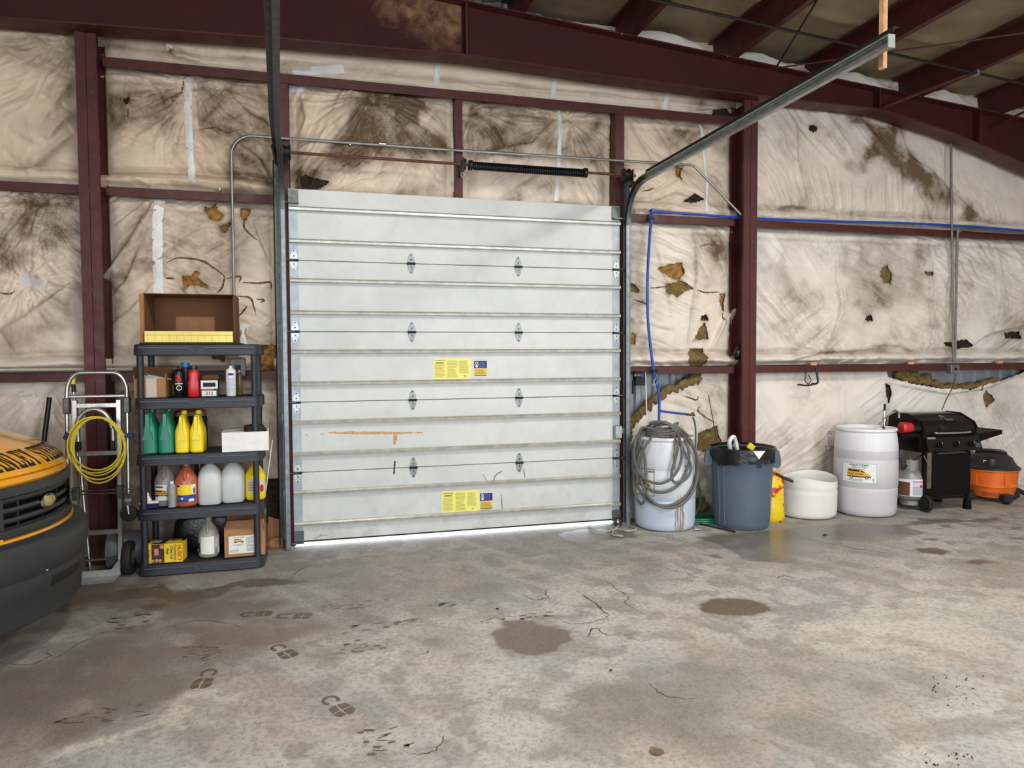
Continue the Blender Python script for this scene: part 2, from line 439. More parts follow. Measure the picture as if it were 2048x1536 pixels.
    at = me.attributes.new('concrete', 'FLOAT_COLOR', 'POINT'); at.data.foreach_set('color', np.concatenate([np.clip(c, 0, 1), np.ones(X.shape+(1,))], -1).ravel().astype(np.float32))
    at = me.attributes.new('wet', 'FLOAT', 'POINT'); at.data.foreach_set('value', gloss.ravel().astype(np.float32))
    t = NT('stained_concrete')
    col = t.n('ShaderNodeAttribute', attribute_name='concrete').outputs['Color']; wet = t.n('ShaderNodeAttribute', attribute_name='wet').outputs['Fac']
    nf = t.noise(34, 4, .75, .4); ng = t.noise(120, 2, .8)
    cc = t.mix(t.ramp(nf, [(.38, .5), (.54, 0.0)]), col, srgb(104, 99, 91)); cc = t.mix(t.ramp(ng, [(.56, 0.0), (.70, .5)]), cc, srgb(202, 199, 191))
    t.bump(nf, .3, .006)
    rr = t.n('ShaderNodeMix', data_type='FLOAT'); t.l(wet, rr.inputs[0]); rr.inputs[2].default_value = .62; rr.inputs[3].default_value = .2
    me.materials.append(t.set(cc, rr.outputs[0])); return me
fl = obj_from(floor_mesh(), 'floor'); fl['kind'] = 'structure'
mb = MB(); mb.span((-14, .33, -.2), (16, 14, -.015)); mb.span((0, .056, -.2), (3.05, .33, -.015)); ap = mb.build('floor_apron', M('pale_outside_concrete', (214, 212, 206), .8, 0, .05)); ap['kind'] = 'structure'
WETG = M('damp_footprint', (100, 90, 73), .45, 0, .2, 40)
def footprint(px, py, rot=0.0, k=1.0):
    c = WZ(px, py); s = .01*k; mbb = MB()
    def put(pts):
        V = []
        for x, y in pts:
            x, y = x*s, y*s; V.append((c[0]+x*math.cos(rot)-y*math.sin(rot), c[1]+x*math.sin(rot)+y*math.cos(rot), .0012))
        mbb.add(V, [tuple(range(len(V)))])
    for a in range(-150, 151, 25):   # horseshoe heel
        a0, a1 = math.radians(a+90-12.5), math.radians(a+90+12.5)
        if abs(a) > 140: continue
        put([(4.4*math.cos(a0), 7+5*math.sin(a0)), (4.4*math.cos(a1), 7+5*math.sin(a1)), (2.6*math.cos(a1), 7+3*math.sin(a1)), (2.6*math.cos(a0), 7+3*math.sin(a0))])
    put([(-4.5, 0), (-.6, 1.2), (-1.2, -4.5), (-5.2, -5)]); put([(.2, 1.2), (4.4, 0), (5, -4), (0, -4.6)])
    put([(-5.2, -5.8), (-1.2, -5.4), (-.6, -10), (-3.6, -10.6), (-5, -8.4)]); put([(0, -5.4), (5.1, -4.8), (4.8, -9), (2.4, -11), (0, -10.4)])
    o = mbb.build('footprint', WETG, fl, smooth=False, recalc=False); return o
for (x, y, r, k) in [(568, 1303, .5, 1.0), (410, 1358, -.1, 1.0), (675, 1412, .45, 1.0), (590, 1232, 1.3, 1.0), (515, 1228, 1.4, .9)]: footprint(x, y, r, k)
CRK = M('dark_floor_crack', (92, 82, 68), .9, 0, .2, 40)  # floor cracks are drawn as thin dark strips
def crack(pts, w=.008):
    P = [WZ(x, y)[:2] for x, y in pts]; Q = np.array(smooth_path([tuple(p)+(0,) for p in P], 6))[:, :2]; m = len(Q); V = []
    R = random.Random(int(pts[0][0]))
    for i in range(m):
        t = Q[min(i+1, m-1)]-Q[max(i-1, 0)]; t = t/np.linalg.norm(t); nn = np.array([-t[1], t[0]])
        ww = w*(.35+R.random())*(.2+math.sin(math.pi*(i+.5)/m)); j = nn*R.uniform(-.012, .012)
        V += [tuple(Q[i]+j+nn*ww/2)+(.0008,), tuple(Q[i]+j-nn*ww/2)+(.0008,)]
    MB().add(V, [(2*i, 2*i+1, 2*i+3, 2*i+2) for i in range(m-1)]).build('crack', CRK, fl, smooth=False, recalc=False)
for pts in ([(1205, 1155), (1235, 1178), (1258, 1195), (1252, 1208), (1290, 1228)], [(1040, 1186), (1065, 1198), (1095, 1196), (1090, 1182), (1108, 1178)],
            [(1115, 1245), (1170, 1247), (1215, 1233), (1200, 1215), (1180, 1200)], [(1148, 1272), (1175, 1274), (1188, 1256), (1220, 1270), (1262, 1268)],
            [(820, 1512), (870, 1500), (885, 1470)], [(0, 1325), (60, 1330), (100, 1312), (92, 1300)], [(95, 1325), (150, 1292), (215, 1262)],
            [(570, 1165), (600, 1140), (625, 1130)], [(1150, 1180), (1190, 1205), (1212, 1228)], [(1310, 1128), (1350, 1142), (1390, 1152)], [(1552, 1158), (1570, 1152), (1595, 1156)], [(1600, 1075), (1700, 1095), (1800, 1110)],
            [(1300, 1365), (1330, 1390), (1400, 1400)], [(330, 1255), (420, 1240), (500, 1262)]): crack(pts)
# damp tread marks near the middle and by the van
for k, (x, y, w, h, nb, sd) in enumerate([(710, 1210, .34, .10, 16, 1), (760, 1252, .36, .09, 16, 2), (255, 1245, .18, .22, 20, 3), (905, 1208, .26, .06, 12, 4), (1030, 1235, .4, .06, 16, 5), (400, 1310, .2, .2, 18, 6), (720, 1290, .2, .16, 14, 7), (770, 1480, .18, .16, 16, 8), (205, 1430, .3, .12, 16, 9)]):
    c = WZ(x, y); R = random.Random(sd); mbb = MB()
    for i in range(nb):
        u, v = c[0]+R.uniform(-w, w)/1.6, c[1]+R.uniform(-h, h)/1.6; a = R.uniform(-.5, .5); l, q = R.uniform(.012, .035), R.uniform(.004, .012)
        mbb.add([(u+dx*l*math.cos(a)-dy*q*math.sin(a), v+dx*l*math.sin(a)+dy*q*math.cos(a), .0009) for dx, dy in ((-1, -.6), (.4, -1), (1, .3), (0, 1), (-.9, .7))], [(0, 1, 2, 3, 4)])
    mbb.build('tread_mark', WETG, fl, smooth=False, recalc=False)

# ---------------------------------------------------------------- wall sheets
SHEET = M('grey_wall_sheet', (150, 156, 162), .5, .3, .08, 8)
def ribbed(mb, x0, x1, z0, z1, y):
    xs = []; x = x0
    while x < x1:
        xs += [(x, 0), (x+.09, 0), (x+.11, .025), (x+.16, .025), (x+.18, 0)]; x += .2
    xs = [(min(a, x1), b) for a, b in xs]+[(x1, 0)]
    V = []; 
    for a, b in xs: V += [(a, y-b, z0), (a, y-b, z1)]
    mb.add(V, [(2*i, 2*i+2, 2*i+3, 2*i+1) for i in range(len(xs)-1)])
mb = MB(); ribbed(mb, FX0, 0, 0, 6, .31); ribbed(mb, 0, 3.05, 3.05, 6, .31); ribbed(mb, 3.05, FX1, 0, 6, .31)
mb.span((FX0, .315, 0), (-.0, .33, 6)); mb.span((0, .315, 3.05), (3.05, .33, 6)); mb.span((3.05, .315, 0), (FX1, .33, 6))
wf = mb.build('wall_front', SHEET, smooth=False); wf['kind'] = 'structure'
PALEW = M('pale_insulated_side_wall', (206, 194, 172), .8, 0, .12, 1.2)
for nm, a, b in (('wall_left', (FX0-.1, FY0, 0), (FX0, .32, 6)), ('wall_right', (FX1, FY0, 0), (FX1+.1, .32, 6))):
    o = MB().span(a, b).build(nm, PALEW, smooth=False); o['kind'] = 'structure'
mb = MB()
for a, b in ((FX0, -4.8), (-.4, 2.4), (6.8, FX1)): mb.span((a, FY0-.1, 0), (b, FY0, 6))
mb.span((-4.8, FY0-.1, 4.1), (-.4, FY0, 6)); mb.span((2.4, FY0-.1, 4.1), (6.8, FY0, 6))
o = mb.build('wall_back', PALEW, smooth=False); o['kind'] = 'structure'

# ---------------------------------------------------------------- wall insulation blankets
def cloth_mat():
    t = NT('vinyl_faced_insulation')
    a = t.n('ShaderNodeAttribute', attribute_name='dirt').outputs['Fac']; b = t.n('ShaderNodeAttribute', attribute_name='cream_tint').outputs['Fac']
    clean = t.mix(b, srgb(233, 227, 219), srgb(228, 206, 180))  # cream tint set per blanket, strongest on the upper left bays
    n2 = t.noise(34, 4, .7, .4)
    d = t.math('ADD', a, t.math('MULTIPLY', t.math('SUBTRACT', n2, .5), t.math('ADD', t.math('MULTIPLY', a, .7), .06)))
    c = t.mix(t.ramp(d, [(.04, 0.0), (1.2, 1.0)]), clean, srgb(106, 86, 64))
    t.bump(n2, .3, .008)
    return t.set(c, .42, Specular_IOR_Level=.35)
CLOTH = cloth_mat()
def fiber_mat():
    t = NT('fiberglass_wool')
    c = t.mix(t.ramp(t.noise(18, 8, .75, 1.0), [(.3, 0.0), (.7, 1.0)]), srgb(92, 72, 40), srgb(176, 146, 88))
    t.bump(t.noise(70, 6, .75, 1.5), .9, .02)
    return t.set(c, .95)
FIBER = fiber_mat()
FIBER2 = M('amber_fiberglass', (160, 118, 58), .95, 0, .4, 20, .8, 80)
TAPE = M('white_seam_tape', (224, 224, 220), .4, 0, .06, 12)
VOID = M('dark_cavity_wool', (46, 36, 26), .95, 0, .4, 25, .6, 60)
YB = .225
def pxz(pts, Y=.14): return [tuple(WY(x, y, Y)[[0, 2]]) for x, y in pts]
SURF = []
def surf_y(x, z):
    for (x0, x1, z0, z1, nx, nz, Y) in SURF:
        if x0 <= x <= x1 and z0 <= z <= z1:
            i = (x-x0)/(x1-x0)*(nx-1); j = (z-z0)/(z1-z0)*(nz-1); i0, j0 = min(int(i), nx-2), min(int(j), nz-2); fi, fj = i-i0, j-j0
            return (Y[i0, j0]*(1-fi)+Y[i0+1, j0]*fi)*(1-fj)+(Y[i0, j0+1]*(1-fi)+Y[i0+1, j0+1]*fi)*fj
    return YB
def blanket(x0, x1, z0, z1, seed, label, cream_tint=.5, folds=(), stains=(), holes=(), pins=(), amp=1.0, bulge=.085, roll=.05, toproll=.02, base_dirt=.08, open_top=None, maxh=.165, dirs=(-.9, .6, -.35), holemat=None):
    st = .0105; nx = int((x1-x0)/st)+2; nz = int((z1-z0)/st)+2
    X, Z = np.meshgrid(np.linspace(x0, x1, nx), np.linspace(z0, z1, nz), indexing='ij')
    u = (X-x0)/(x1-x0); v = (Z-z0)/(z1-z0); w = x1-x0
    wx = X+.10*(fbm(X*2.2, Z*2.2, 3, seed+40)-.5); wz = Z+.10*(fbm(X*2.2, Z*2.2, 3, seed+41)-.5)
    eu = np.minimum(X-x0, x1-X); ev = np.minimum(Z-z0, z1-Z)
    h = bulge*(1-np.exp(-np.maximum(eu-.06, 0)/.10))*(1-np.exp(-np.maximum(ev-.03, 0)/.10))*(.65+.7*fbm(X*1.1, Z*1.1, 3, seed))
    wr = 0; msum = 0
    for k, a in enumerate(dirs):
        c, s = math.cos(a), math.sin(a); A = wx*c+wz*s; B = -wx*s+wz*c
        mk = sst(.46, .72, fbm(X*1.5+k*5, Z*1.5, 3, seed+k*7))
        n = vnoise(A*1.6, B*9, seed+k*11); r1 = (1-np.abs(2*n-1))**3
        n = vnoise(A*3.5, B*26, seed+k*13); r2 = (1-np.abs(2*n-1))**2
        wr = wr+mk*(.020*r1+.0105*r2); msum = msum+mk*(r1*.35+r2*.35)
    h = h+1.25*amp*wr*sst(0, .08, eu)
    cr = (1-np.abs(2*fbm(wx*13, wz*13, 3, seed+45)-1))**3; cm = sst(.5, .68, fbm(X*1.3, Z*1.3, 3, seed+46)); h = h+.008*amp*cr*cm
    h = h+.010*amp*(fbm(X*7, Z*7, 3, seed+60)-.5)
    dirt = base_dirt+.14*cr*cm+.42*np.clip(msum, 0, 1.2)*sst(.38, .66, fbm(X*1.6, Z*1.6, 4, seed+80))+.10*(fbm(X*2.5, Z*2.5, 4, seed+90)-.5)
    for (cx, cz, L, nr, am) in pins:   # tension folds radiating from a pinned point
        dx, dz = X-cx, Z-cz; R = np.hypot(dx, dz)+1e-4; th = np.arctan2(dz, dx)+.25*fbm(X*4, Z*4, 2, seed+5)
        n = vnoise(th*nr/6.28*3+20, R*.7/L+seed, seed+3); rr = (1-np.abs(2*n-1))**2
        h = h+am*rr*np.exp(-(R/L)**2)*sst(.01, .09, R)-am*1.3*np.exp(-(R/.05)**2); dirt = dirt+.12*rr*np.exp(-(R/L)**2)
    for (pts, am, wd) in folds:
        d, sd, T = line_sd(X, Z, pts); d = d+.02*(fbm(X*6, Z*6, 2, seed+9)-.5)
        en = np.sin(np.pi*np.clip(T, .0, 1))**.5*.9+.1
        h = h+1.25*am*en*np.where(sd > 0, np.exp(-np.maximum(d, 0)/wd), np.exp(-np.maximum(d, 0)/(wd*.13)))
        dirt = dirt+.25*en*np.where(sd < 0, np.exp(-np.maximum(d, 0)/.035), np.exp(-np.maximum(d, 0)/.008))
    for (pts, sg) in stains:
        soft = .10; d = poly_sd(X, Z, pts)+.26*(fbm(X*5, Z*5, 4, seed+21)-.5)
        dirt = dirt+sg*sst(soft, -soft, d)*(.55+.75*fbm(wx*9, wz*9, 4, seed+31))
    if roll > 0:
        zc = z0+.06+.03*(fbm(X*2.4, X*0, 3, seed+51)-.5)
        am = roll*(.5+1.1*fbm(X*3.1, X*0+4, 3, seed+52))
        h = h+am*np.exp(-((Z-zc)/.045)**2)-.35*am*np.exp(-((Z-zc-.085)/.025)**2)
        h = h+.02*(1-np.abs(2*vnoise(X*2.5+Z*3, Z*32, seed+53)-1))**2*sst(z0+.24, z0+.05, Z)
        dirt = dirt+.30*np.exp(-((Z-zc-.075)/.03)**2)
    if toproll > 0:
        zc = z1-.105+.03*(fbm(X*2.2, X*0, 3, seed+61)-.5)
        h = h+toproll*(.3+1.3*fbm(X*2.6, X*0+2, 3, seed+62))*np.exp(-((Z-zc)/.03)**2)
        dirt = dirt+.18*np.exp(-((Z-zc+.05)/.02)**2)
    keep = np.ones(X.shape, bool)
    for (pts, mt) in holes:
        d = poly_sd(X, Z, pts)+.016*(fbm(X*30, Z*30, 2, seed+71)-.5)
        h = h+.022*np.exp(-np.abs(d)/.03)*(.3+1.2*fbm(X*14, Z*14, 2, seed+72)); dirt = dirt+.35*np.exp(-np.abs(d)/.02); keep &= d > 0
    if open_top is not None:
        d = poly_sd(X, Z, open_top)+.03*(fbm(X*16, Z*16, 3, seed+73)-.5); keep &= d > 0
        h = h+.03*np.exp(-np.abs(d)/.03)
    dirt = dirt+(fbm(wx*7, wz*7, 5, seed+101)-.5)*.8*(np.clip(dirt, 0, 1)+.10); h = h+.007*amp*(fbm(wx*16, wz*16, 3, seed+102)-.5)
    Y = np.minimum(YB+.02, YB-np.clip(h*(maxh/.165), -.05, maxh))
    idx = np.arange(nx*nz).reshape(nx, nz); kq = keep[:-1, :-1] & keep[1:, :-1] & keep[:-1, 1:] & keep[1:, 1:]
    q = np.stack([idx[:-1, :-1], idx[1:, :-1], idx[1:, 1:], idx[:-1, 1:]], -1)[kq].reshape(-1, 4)
    P = np.stack([X, Y, Z], -1).reshape(-1, 3)
    me = bpy.data.meshes.new('insulation_blanket'); me.vertices.add(len(P)); me.vertices.foreach_set('co', P.ravel())
    me.loops.add(q.size); me.loops.foreach_set('vertex_index', q.ravel().astype(np.int32)); me.polygons.add(len(q))
    me.polygons.foreach_set('loop_start', np.arange(0, q.size, 4, dtype=np.int32)); me.update(calc_edges=True); me.validate()
    me.polygons.foreach_set('use_smooth', np.ones(len(me.polygons), bool))
    at = me.attributes.new('dirt', 'FLOAT', 'POINT'); at.data.foreach_set('value', np.clip(dirt, 0, 1.1).ravel().astype(np.float32))
    at = me.attributes.new('cream_tint', 'FLOAT', 'POINT'); at.data.foreach_set('value', np.clip(cream_tint+.5*(fbm(X*.9, Z*.9, 3, seed+95)-.5), 0, 1).ravel().astype(np.float32))
    me.materials.append(CLOTH)
    o = obj_from(me, 'insulation_blanket', wf); o['label'] = label
    SURF.append((x0, x1, z0, z1, nx, nz, Y))
    for (pts, mt) in holes:   # ragged wool behind each tear
        ps = np.array(pts); a0, a1, b0, b1 = ps[:, 0].min()-.04, ps[:, 0].max()+.04, ps[:, 1].min()-.04, ps[:, 1].max()+.04
        n1, n2 = max(6, int((a1-a0)/.012)), max(6, int((b1-b0)/.012))
        A, B = np.meshgrid(np.linspace(a0, a1, n1), np.linspace(b0, b1, n2), indexing='ij')
        yy = np.array([[surf_y(a, b) for b in B[0]] for a in A[:, 0]]).max()-.0
        D = min(yy, YB)-.0+.0
        Yh = np.array([[surf_y(a, b) for b in B[0]] for a in A[:, 0]])
        YY = np.minimum(Yh+.028, .29)-.03*(fbm(A*30, B*30, 3, seed+5)-.35)
        YY = np.maximum(YY, Yh+.006)
        MB().grid(np.stack([A, YY, B], -1)).build('torn_wool', mt or FIBER, o, angle=180)
    return o
def ribbon_on(o, pts, w, mat, name, lift=.004, jit=.0, n=10, taper=False):
    Q = np.array(smooth_path([(a, b, 0) for a, b in pts], n))[:, :2]; m = len(Q); V = []
    R = random.Random(int(pts[0][0]*1000) & 65535)
    for i in range(m):
        t = Q[min(i+1, m-1)]-Q[max(i-1, 0)]; t = t/(np.linalg.norm(t)+1e-9); nn = np.array([-t[1], t[0]])
        ww = w*(1+jit*R.uniform(-1, 1))*((.15+math.sin(math.pi*(i+.5)/m)) if taper else 1)
        k = nn*jit*w*R.uniform(-.5, .5)
        for s in (-.5, -.17, .17, .5):
            p = Q[i]+k+nn*ww*s; V.append((p[0], surf_y(p[0], p[1])-lift*(1.6 if abs(s) < .3 else .6), p[1]))
    F = [(4*i+a, 4*i+a+1, 4*i+a+5, 4*i+a+4) for i in range(m-1) for a in range(3)]
    return MB().add(V, F).build(name, mat, o, angle=80, recalc=False)
E2 = None
bl = {}
bl['A'] = blanket(-3.9, -1.5, 3.06, 4.75, 1, 'tan stained insulation blanket high at the far left', .95,
    folds=[(pxz([(70, 290), (110, 225), (146, 165)]), .06, .12), (pxz([(100, 285), (146, 228)]), .045, .1), (pxz([(55, 345), (100, 312), (146, 270)]), .05, .12)],
    stains=[(pxz([(0, 60), (146, 60), (146, 200), (100, 150), (40, 130), (0, 120)]), .42), (pxz([(70, 260), (146, 160), (146, 300), (100, 300)]), .35)], pins=[(WY(138, 75)[0], 4.2, .5, 30, .03)], bulge=.11)
bl['B'] = blanket(-3.9, -1.5, 1.55, 3.04, 2, 'wrinkled insulation blanket left of the steel column at mid height', .5,
    folds=[(pxz([(155, 560), (105, 600), (50, 640), (0, 662)]), .075, .16), (pxz([(0, 490), (30, 440), (52, 390)]), .05, .06), (pxz([(40, 480), (62, 430), (68, 392)]), .04, .05)],
    stains=[(pxz([(0, 470), (60, 410), (150, 385), (152, 455), (80, 500), (0, 545)]), .42), (pxz([(157, 570), (157, 650), (60, 700), (0, 690), (60, 635)]), .45)],
    pins=[(WY(70, 388)[0], 2.93, .7, 34, .05), (WY(40, 565)[0], WY(40, 565)[2], .35, 26, .03)], roll=.06)
bl['C'] = blanket(-3.9, -1.5, .0, 1.53, 3, 'pale insulation blanket behind the yellow van and hand truck', .25, pins=[(-1.9, 1.42, .8, 30, .035)], maxh=.08, roll=0)
bl['D'] = blanket(-1.48, -.095, 3.06, 4.07, 4, 'tan insulation blanket beside the door jamb above the upper girt', .95,
    folds=[(pxz([(550, 372), (520, 320), (470, 285)]), .05, .08), (pxz([(395, 260), (440, 210), (470, 160)]), .025, .06), (pxz([(560, 260), (500, 230), (450, 180)]), .03, .05)],
    stains=[(pxz([(193, 200), (300, 175), (362, 180), (370, 262), (300, 255), (195, 255)]), .5), (pxz([(392, 150), (548, 165), (550, 385), (450, 365), (440, 290), (400, 262)]), .45)],
    holes=[(pxz([(250, 203), (258, 200), (261, 207), (254, 209)]), VOID)], pins=[(WY(390, 150, .14)[0], 3.95, .5, 36, .035)], bulge=.10, roll=.07)
bl['E'] = blanket(-1.48, -.095, 1.55, 3.04, 5, 'cracked and stained insulation blanket above the plastic shelf', .75,
    folds=[(pxz([(318, 396), (262, 490), (200, 556)]), .085, .13), (pxz([(300, 470), (255, 560), (200, 610)]), .03, .06), (pxz([(505, 440), (530, 500), (552, 550)]), .04, .07), (pxz([(315, 560), (262, 620), (200, 660)]), .025, .07)],
    stains=[(pxz([(202, 552), (262, 492), (316, 402), (318, 545), (270, 575), (205, 640)]), .42), (pxz([(330, 405), (545, 410), (548, 590), (470, 560), (335, 520)]), .2), (pxz([(330, 640), (545, 640), (548, 700), (330, 700)]), .25)],
    holes=[(pxz([(408, 413), (422, 419), (432, 408), (436, 424), (447, 432), (440, 441), (424, 440), (418, 430)]), FIBER2), (pxz([(482, 419), (502, 419), (494, 433), (489, 447), (484, 436)]), FIBER2), (pxz([(442, 456), (462, 447), (455, 462), (446, 466)]), FIBER), (pxz([(366, 553), (386, 556), (402, 535), (396, 556), (418, 577), (384, 568), (372, 580)]), FIBER2), (pxz([(518, 690), (548, 690), (548, 742), (522, 736)]), FIBER2), (pxz([(425, 692), (452, 690), (448, 722), (428, 716)]), FIBER)], roll=.06)
bl['F'] = blanket(-1.48, -.095, .0, 1.53, 6, 'dull insulation blanket low behind the plastic shelf', .6, base_dirt=.48, folds=[(pxz([(545, 800), (535, 900), (548, 1000)]), .04, .05)],
    holes=[(pxz([(528, 962), (556, 960), (556, 1040), (534, 1045)]), VOID)], amp=1.3, maxh=.08, roll=0)
bl['G'] = blanket(.012, 1.466, 3.0, 4.07, 7, 'insulation blanket above the door with a large brown triangular stain', .8,
    folds=[(pxz([(590, 366), (660, 290), (715, 220), (748, 180)]), .06, .10), (pxz([(760, 182), (840, 215), (912, 275)]), .045, .07), (pxz([(650, 240), (690, 215), (745, 190)]), .03, .06), (pxz([(600, 190), (612, 235), (596, 275)]), .03, .04)],
    stains=[(pxz([(748, 182), (800, 182), (850, 230), (914, 300), (860, 320), (740, 330), (660, 370), (590, 376), (600, 352), (680, 272)]), .82), (pxz([(810, 372), (880, 370), (905, 385), (800, 385)]), .5)],
    holes=[(pxz([(600, 358), (612, 352), (630, 362), (656, 366), (640, 376), (606, 378)]), VOID)], pins=[(WY(748, 180, .14)[0], 3.96, .7, 30, .03)], bulge=.10, roll=.03, dirs=(.9, 1.1, .4))
bl['H'] = blanket(1.534, 3.04, 3.0, 4.07, 8, 'insulation blanket above the door behind the black torsion spring', .8,
    folds=[(pxz([(1110, 240), (1060, 290), (960, 310)]), .05, .08), (pxz([(940, 215), (990, 260), (1010, 300)]), .04, .06), (pxz([(1118, 225), (1140, 260), (1128, 320)]), .04, .05), (pxz([(1222, 330), (1200, 310), (1180, 330)]), .03, .03)],
    stains=[(pxz([(936, 205), (1050, 212), (1108, 235), (1112, 290), (1040, 322), (960, 318), (936, 280)]), .62), (pxz([(1130, 228), (1205, 236), (1224, 300), (1190, 328), (1132, 318)]), .58), (pxz([(950, 350), (1108, 358), (1105, 400), (945, 388)]), .22)],
    pins=[(WY(1130, 222, .14)[0], 3.95, .6, 34, .035), (WY(945, 205, .14)[0], 3.95, .5, 34, .03)], bulge=.11, roll=.03)
bl['I'] = blanket(3.142, 4.45, 3.06, 4.07, 9, 'cream insulation blanket above the blue hose between door and column', .75,
    folds=[(pxz([(1262, 240), (1290, 300), (1310, 350)]), .03, .06), (pxz([(1340, 250), (1390, 300), (1405, 320)]), .035, .06), (pxz([(1300, 405), (1350, 385), (1400, 400)]), .03, .05)],
    stains=[(pxz([(1310, 240), (1400, 250), (1402, 300), (1340, 290)]), .4), (pxz([(1412, 260), (1492, 280), (1494, 320), (1430, 300)]), .42), (pxz([(1420, 340), (1492, 400), (1492, 425), (1430, 410)]), .2)],
    holes=[(pxz([(1347, 336), (1359, 337), (1355, 347), (1361, 359), (1350, 357)]), FIBER2), (pxz([(1367, 402), (1388, 390), (1406, 399), (1385, 404)]), VOID)], roll=.045)
bl['J'] = blanket(3.142, 4.45, 1.55, 3.04, 10, 'torn insulation blanket with amber holes beside the blue hose', .45,
    folds=[(pxz([(1386, 455), (1388, 560), (1376, 690)]), .04, .06), (pxz([(1495, 600), (1450, 640), (1420, 700)]), .05, .08), (pxz([(1305, 480), (1330, 560), (1345, 640)]), .02, .05)],
    stains=[(pxz([(1392, 465), (1494, 470), (1494, 530), (1410, 520)]), .42), (pxz([(1258, 480), (1290, 500), (1290, 700), (1258, 700)]), .28), (pxz([(1440, 700), (1494, 690), (1494, 725), (1440, 728)]), .3)],
    holes=[(pxz([(1338, 530), (1356, 527), (1364, 545), (1352, 562), (1334, 553), (1316, 538)]), FIBER2), (pxz([(1330, 572), (1358, 562), (1384, 577), (1364, 584), (1352, 593), (1334, 586)]), FIBER), (pxz([(1440, 589), (1450, 587), (1448, 622), (1441, 606)]), FIBER2), (pxz([(1399, 656), (1408, 646), (1417, 678), (1386, 679)]), FIBER), (pxz([(1402, 632), (1409, 630), (1414, 640), (1400, 641)]), VOID), (pxz([(1382, 698), (1404, 697), (1411, 712), (1406, 735), (1392, 736), (1374, 722)]), FIBER), (pxz([(1266, 666), (1272, 670), (1270, 688), (1258, 684)]), FIBER2), (pxz([(1258, 566), (1270, 570), (1276, 584), (1262, 580)]), FIBER)], amp=1.1, roll=.07)
bl['K'] = blanket(3.142, 4.45, .0, 1.53, 11, 'ripped lower insulation blanket hanging behind the white drum', .3,
    folds=[(pxz([(1435, 765), (1420, 800), (1410, 850)]), .04, .06), (pxz([(1492, 790), (1475, 850), (1462, 900)]), .05, .07)],
    holes=[(pxz([(1398, 868), (1436, 852), (1444, 884), (1432, 905), (1398, 900)]), FIBER), (pxz([(1390, 1000), (1410, 995), (1425, 1020), (1400, 1035)]), FIBER)],
    open_top=pxz([(1240, 700), (1400, 700), (1392, 762), (1345, 775), (1300, 800), (1275, 830), (1240, 850)]), amp=1.2, maxh=.08, roll=0)
bl['L'] = blanket(4.46, 9.1, 3.06, 4.75, 12, 'large insulation blanket with dark diagonal streaks right of the column', .35,
    folds=[(pxz([(1962, 442), (1905, 398), (1852, 345), (1806, 312), (1786, 248)]), .075, .14), (pxz([(1700, 305), (1668, 262), (1632, 212)]), .04, .07), (pxz([(1748, 285), (1725, 255), (1708, 225)]), .04, .07), (pxz([(1605, 400), (1592, 330), (1586, 250)]), .03, .07), (pxz([(1545, 418), (1580, 412), (1660, 428)]), .03, .05)],
    stains=[(pxz([(1784, 246), (1806, 315), (1852, 348), (1908, 402), (1960, 440), (1890, 412), (1800, 365), (1740, 310), (1700, 236)]), .9), (pxz([(1660, 255), (1692, 300), (1722, 345), (1690, 330), (1650, 270)]), .6), (pxz([(1545, 230), (1600, 240), (1600, 330), (1545, 300)]), .2)],
    holes=[(pxz([(1612, 257), (1619, 254), (1627, 258), (1624, 266), (1614, 265)]), VOID)], dirs=(-1.1, -.8, -1.35), bulge=.11, base_dirt=.16, amp=.8)
bl['M'] = blanket(4.46, 9.1, 1.55, 3.04, 13, 'whitish insulation blanket with dark tears right of the column at mid height', .15, base_dirt=.12,
    folds=[(pxz([(1668, 478), (1668, 560), (1676, 610), (1660, 680), (1640, 705)]), .045, .08), (pxz([(1852, 475), (1854, 600), (1852, 715)]), .045, .05), (pxz([(1985, 480), (1998, 590), (1990, 640), (1960, 690)]), .05, .09), (pxz([(1930, 700), (1975, 665), (2048, 650)]), .045, .07), (pxz([(1740, 690), (1800, 690), (1850, 715)]), .03, .06), (pxz([(1562, 725), (1640, 705), (1740, 700)]), .03, .04)],
    stains=[(pxz([(1680, 478), (1765, 470), (1850, 500), (1852, 600), (1790, 615), (1740, 640), (1690, 590)]), .36), (pxz([(2000, 640), (2048, 600), (2048, 700), (1990, 700)]), .3), (pxz([(1545, 540), (1640, 580), (1640, 620), (1545, 600)]), .16)],
    holes=[(pxz([(1762, 537), (1770, 533), (1778, 548), (1776, 568), (1764, 566), (1757, 552)]), FIBER), (pxz([(1729, 633), (1738, 631), (1743, 640), (1728, 640)]), VOID), (pxz([(1888, 686), (1930, 680), (1942, 692), (1915, 697), (1890, 690)]), VOID), (pxz([(2004, 667), (2030, 664), (2040, 677), (2002, 676)]), VOID), (pxz([(1844, 545), (1856, 547), (1850, 553)]), FIBER)], roll=.06)
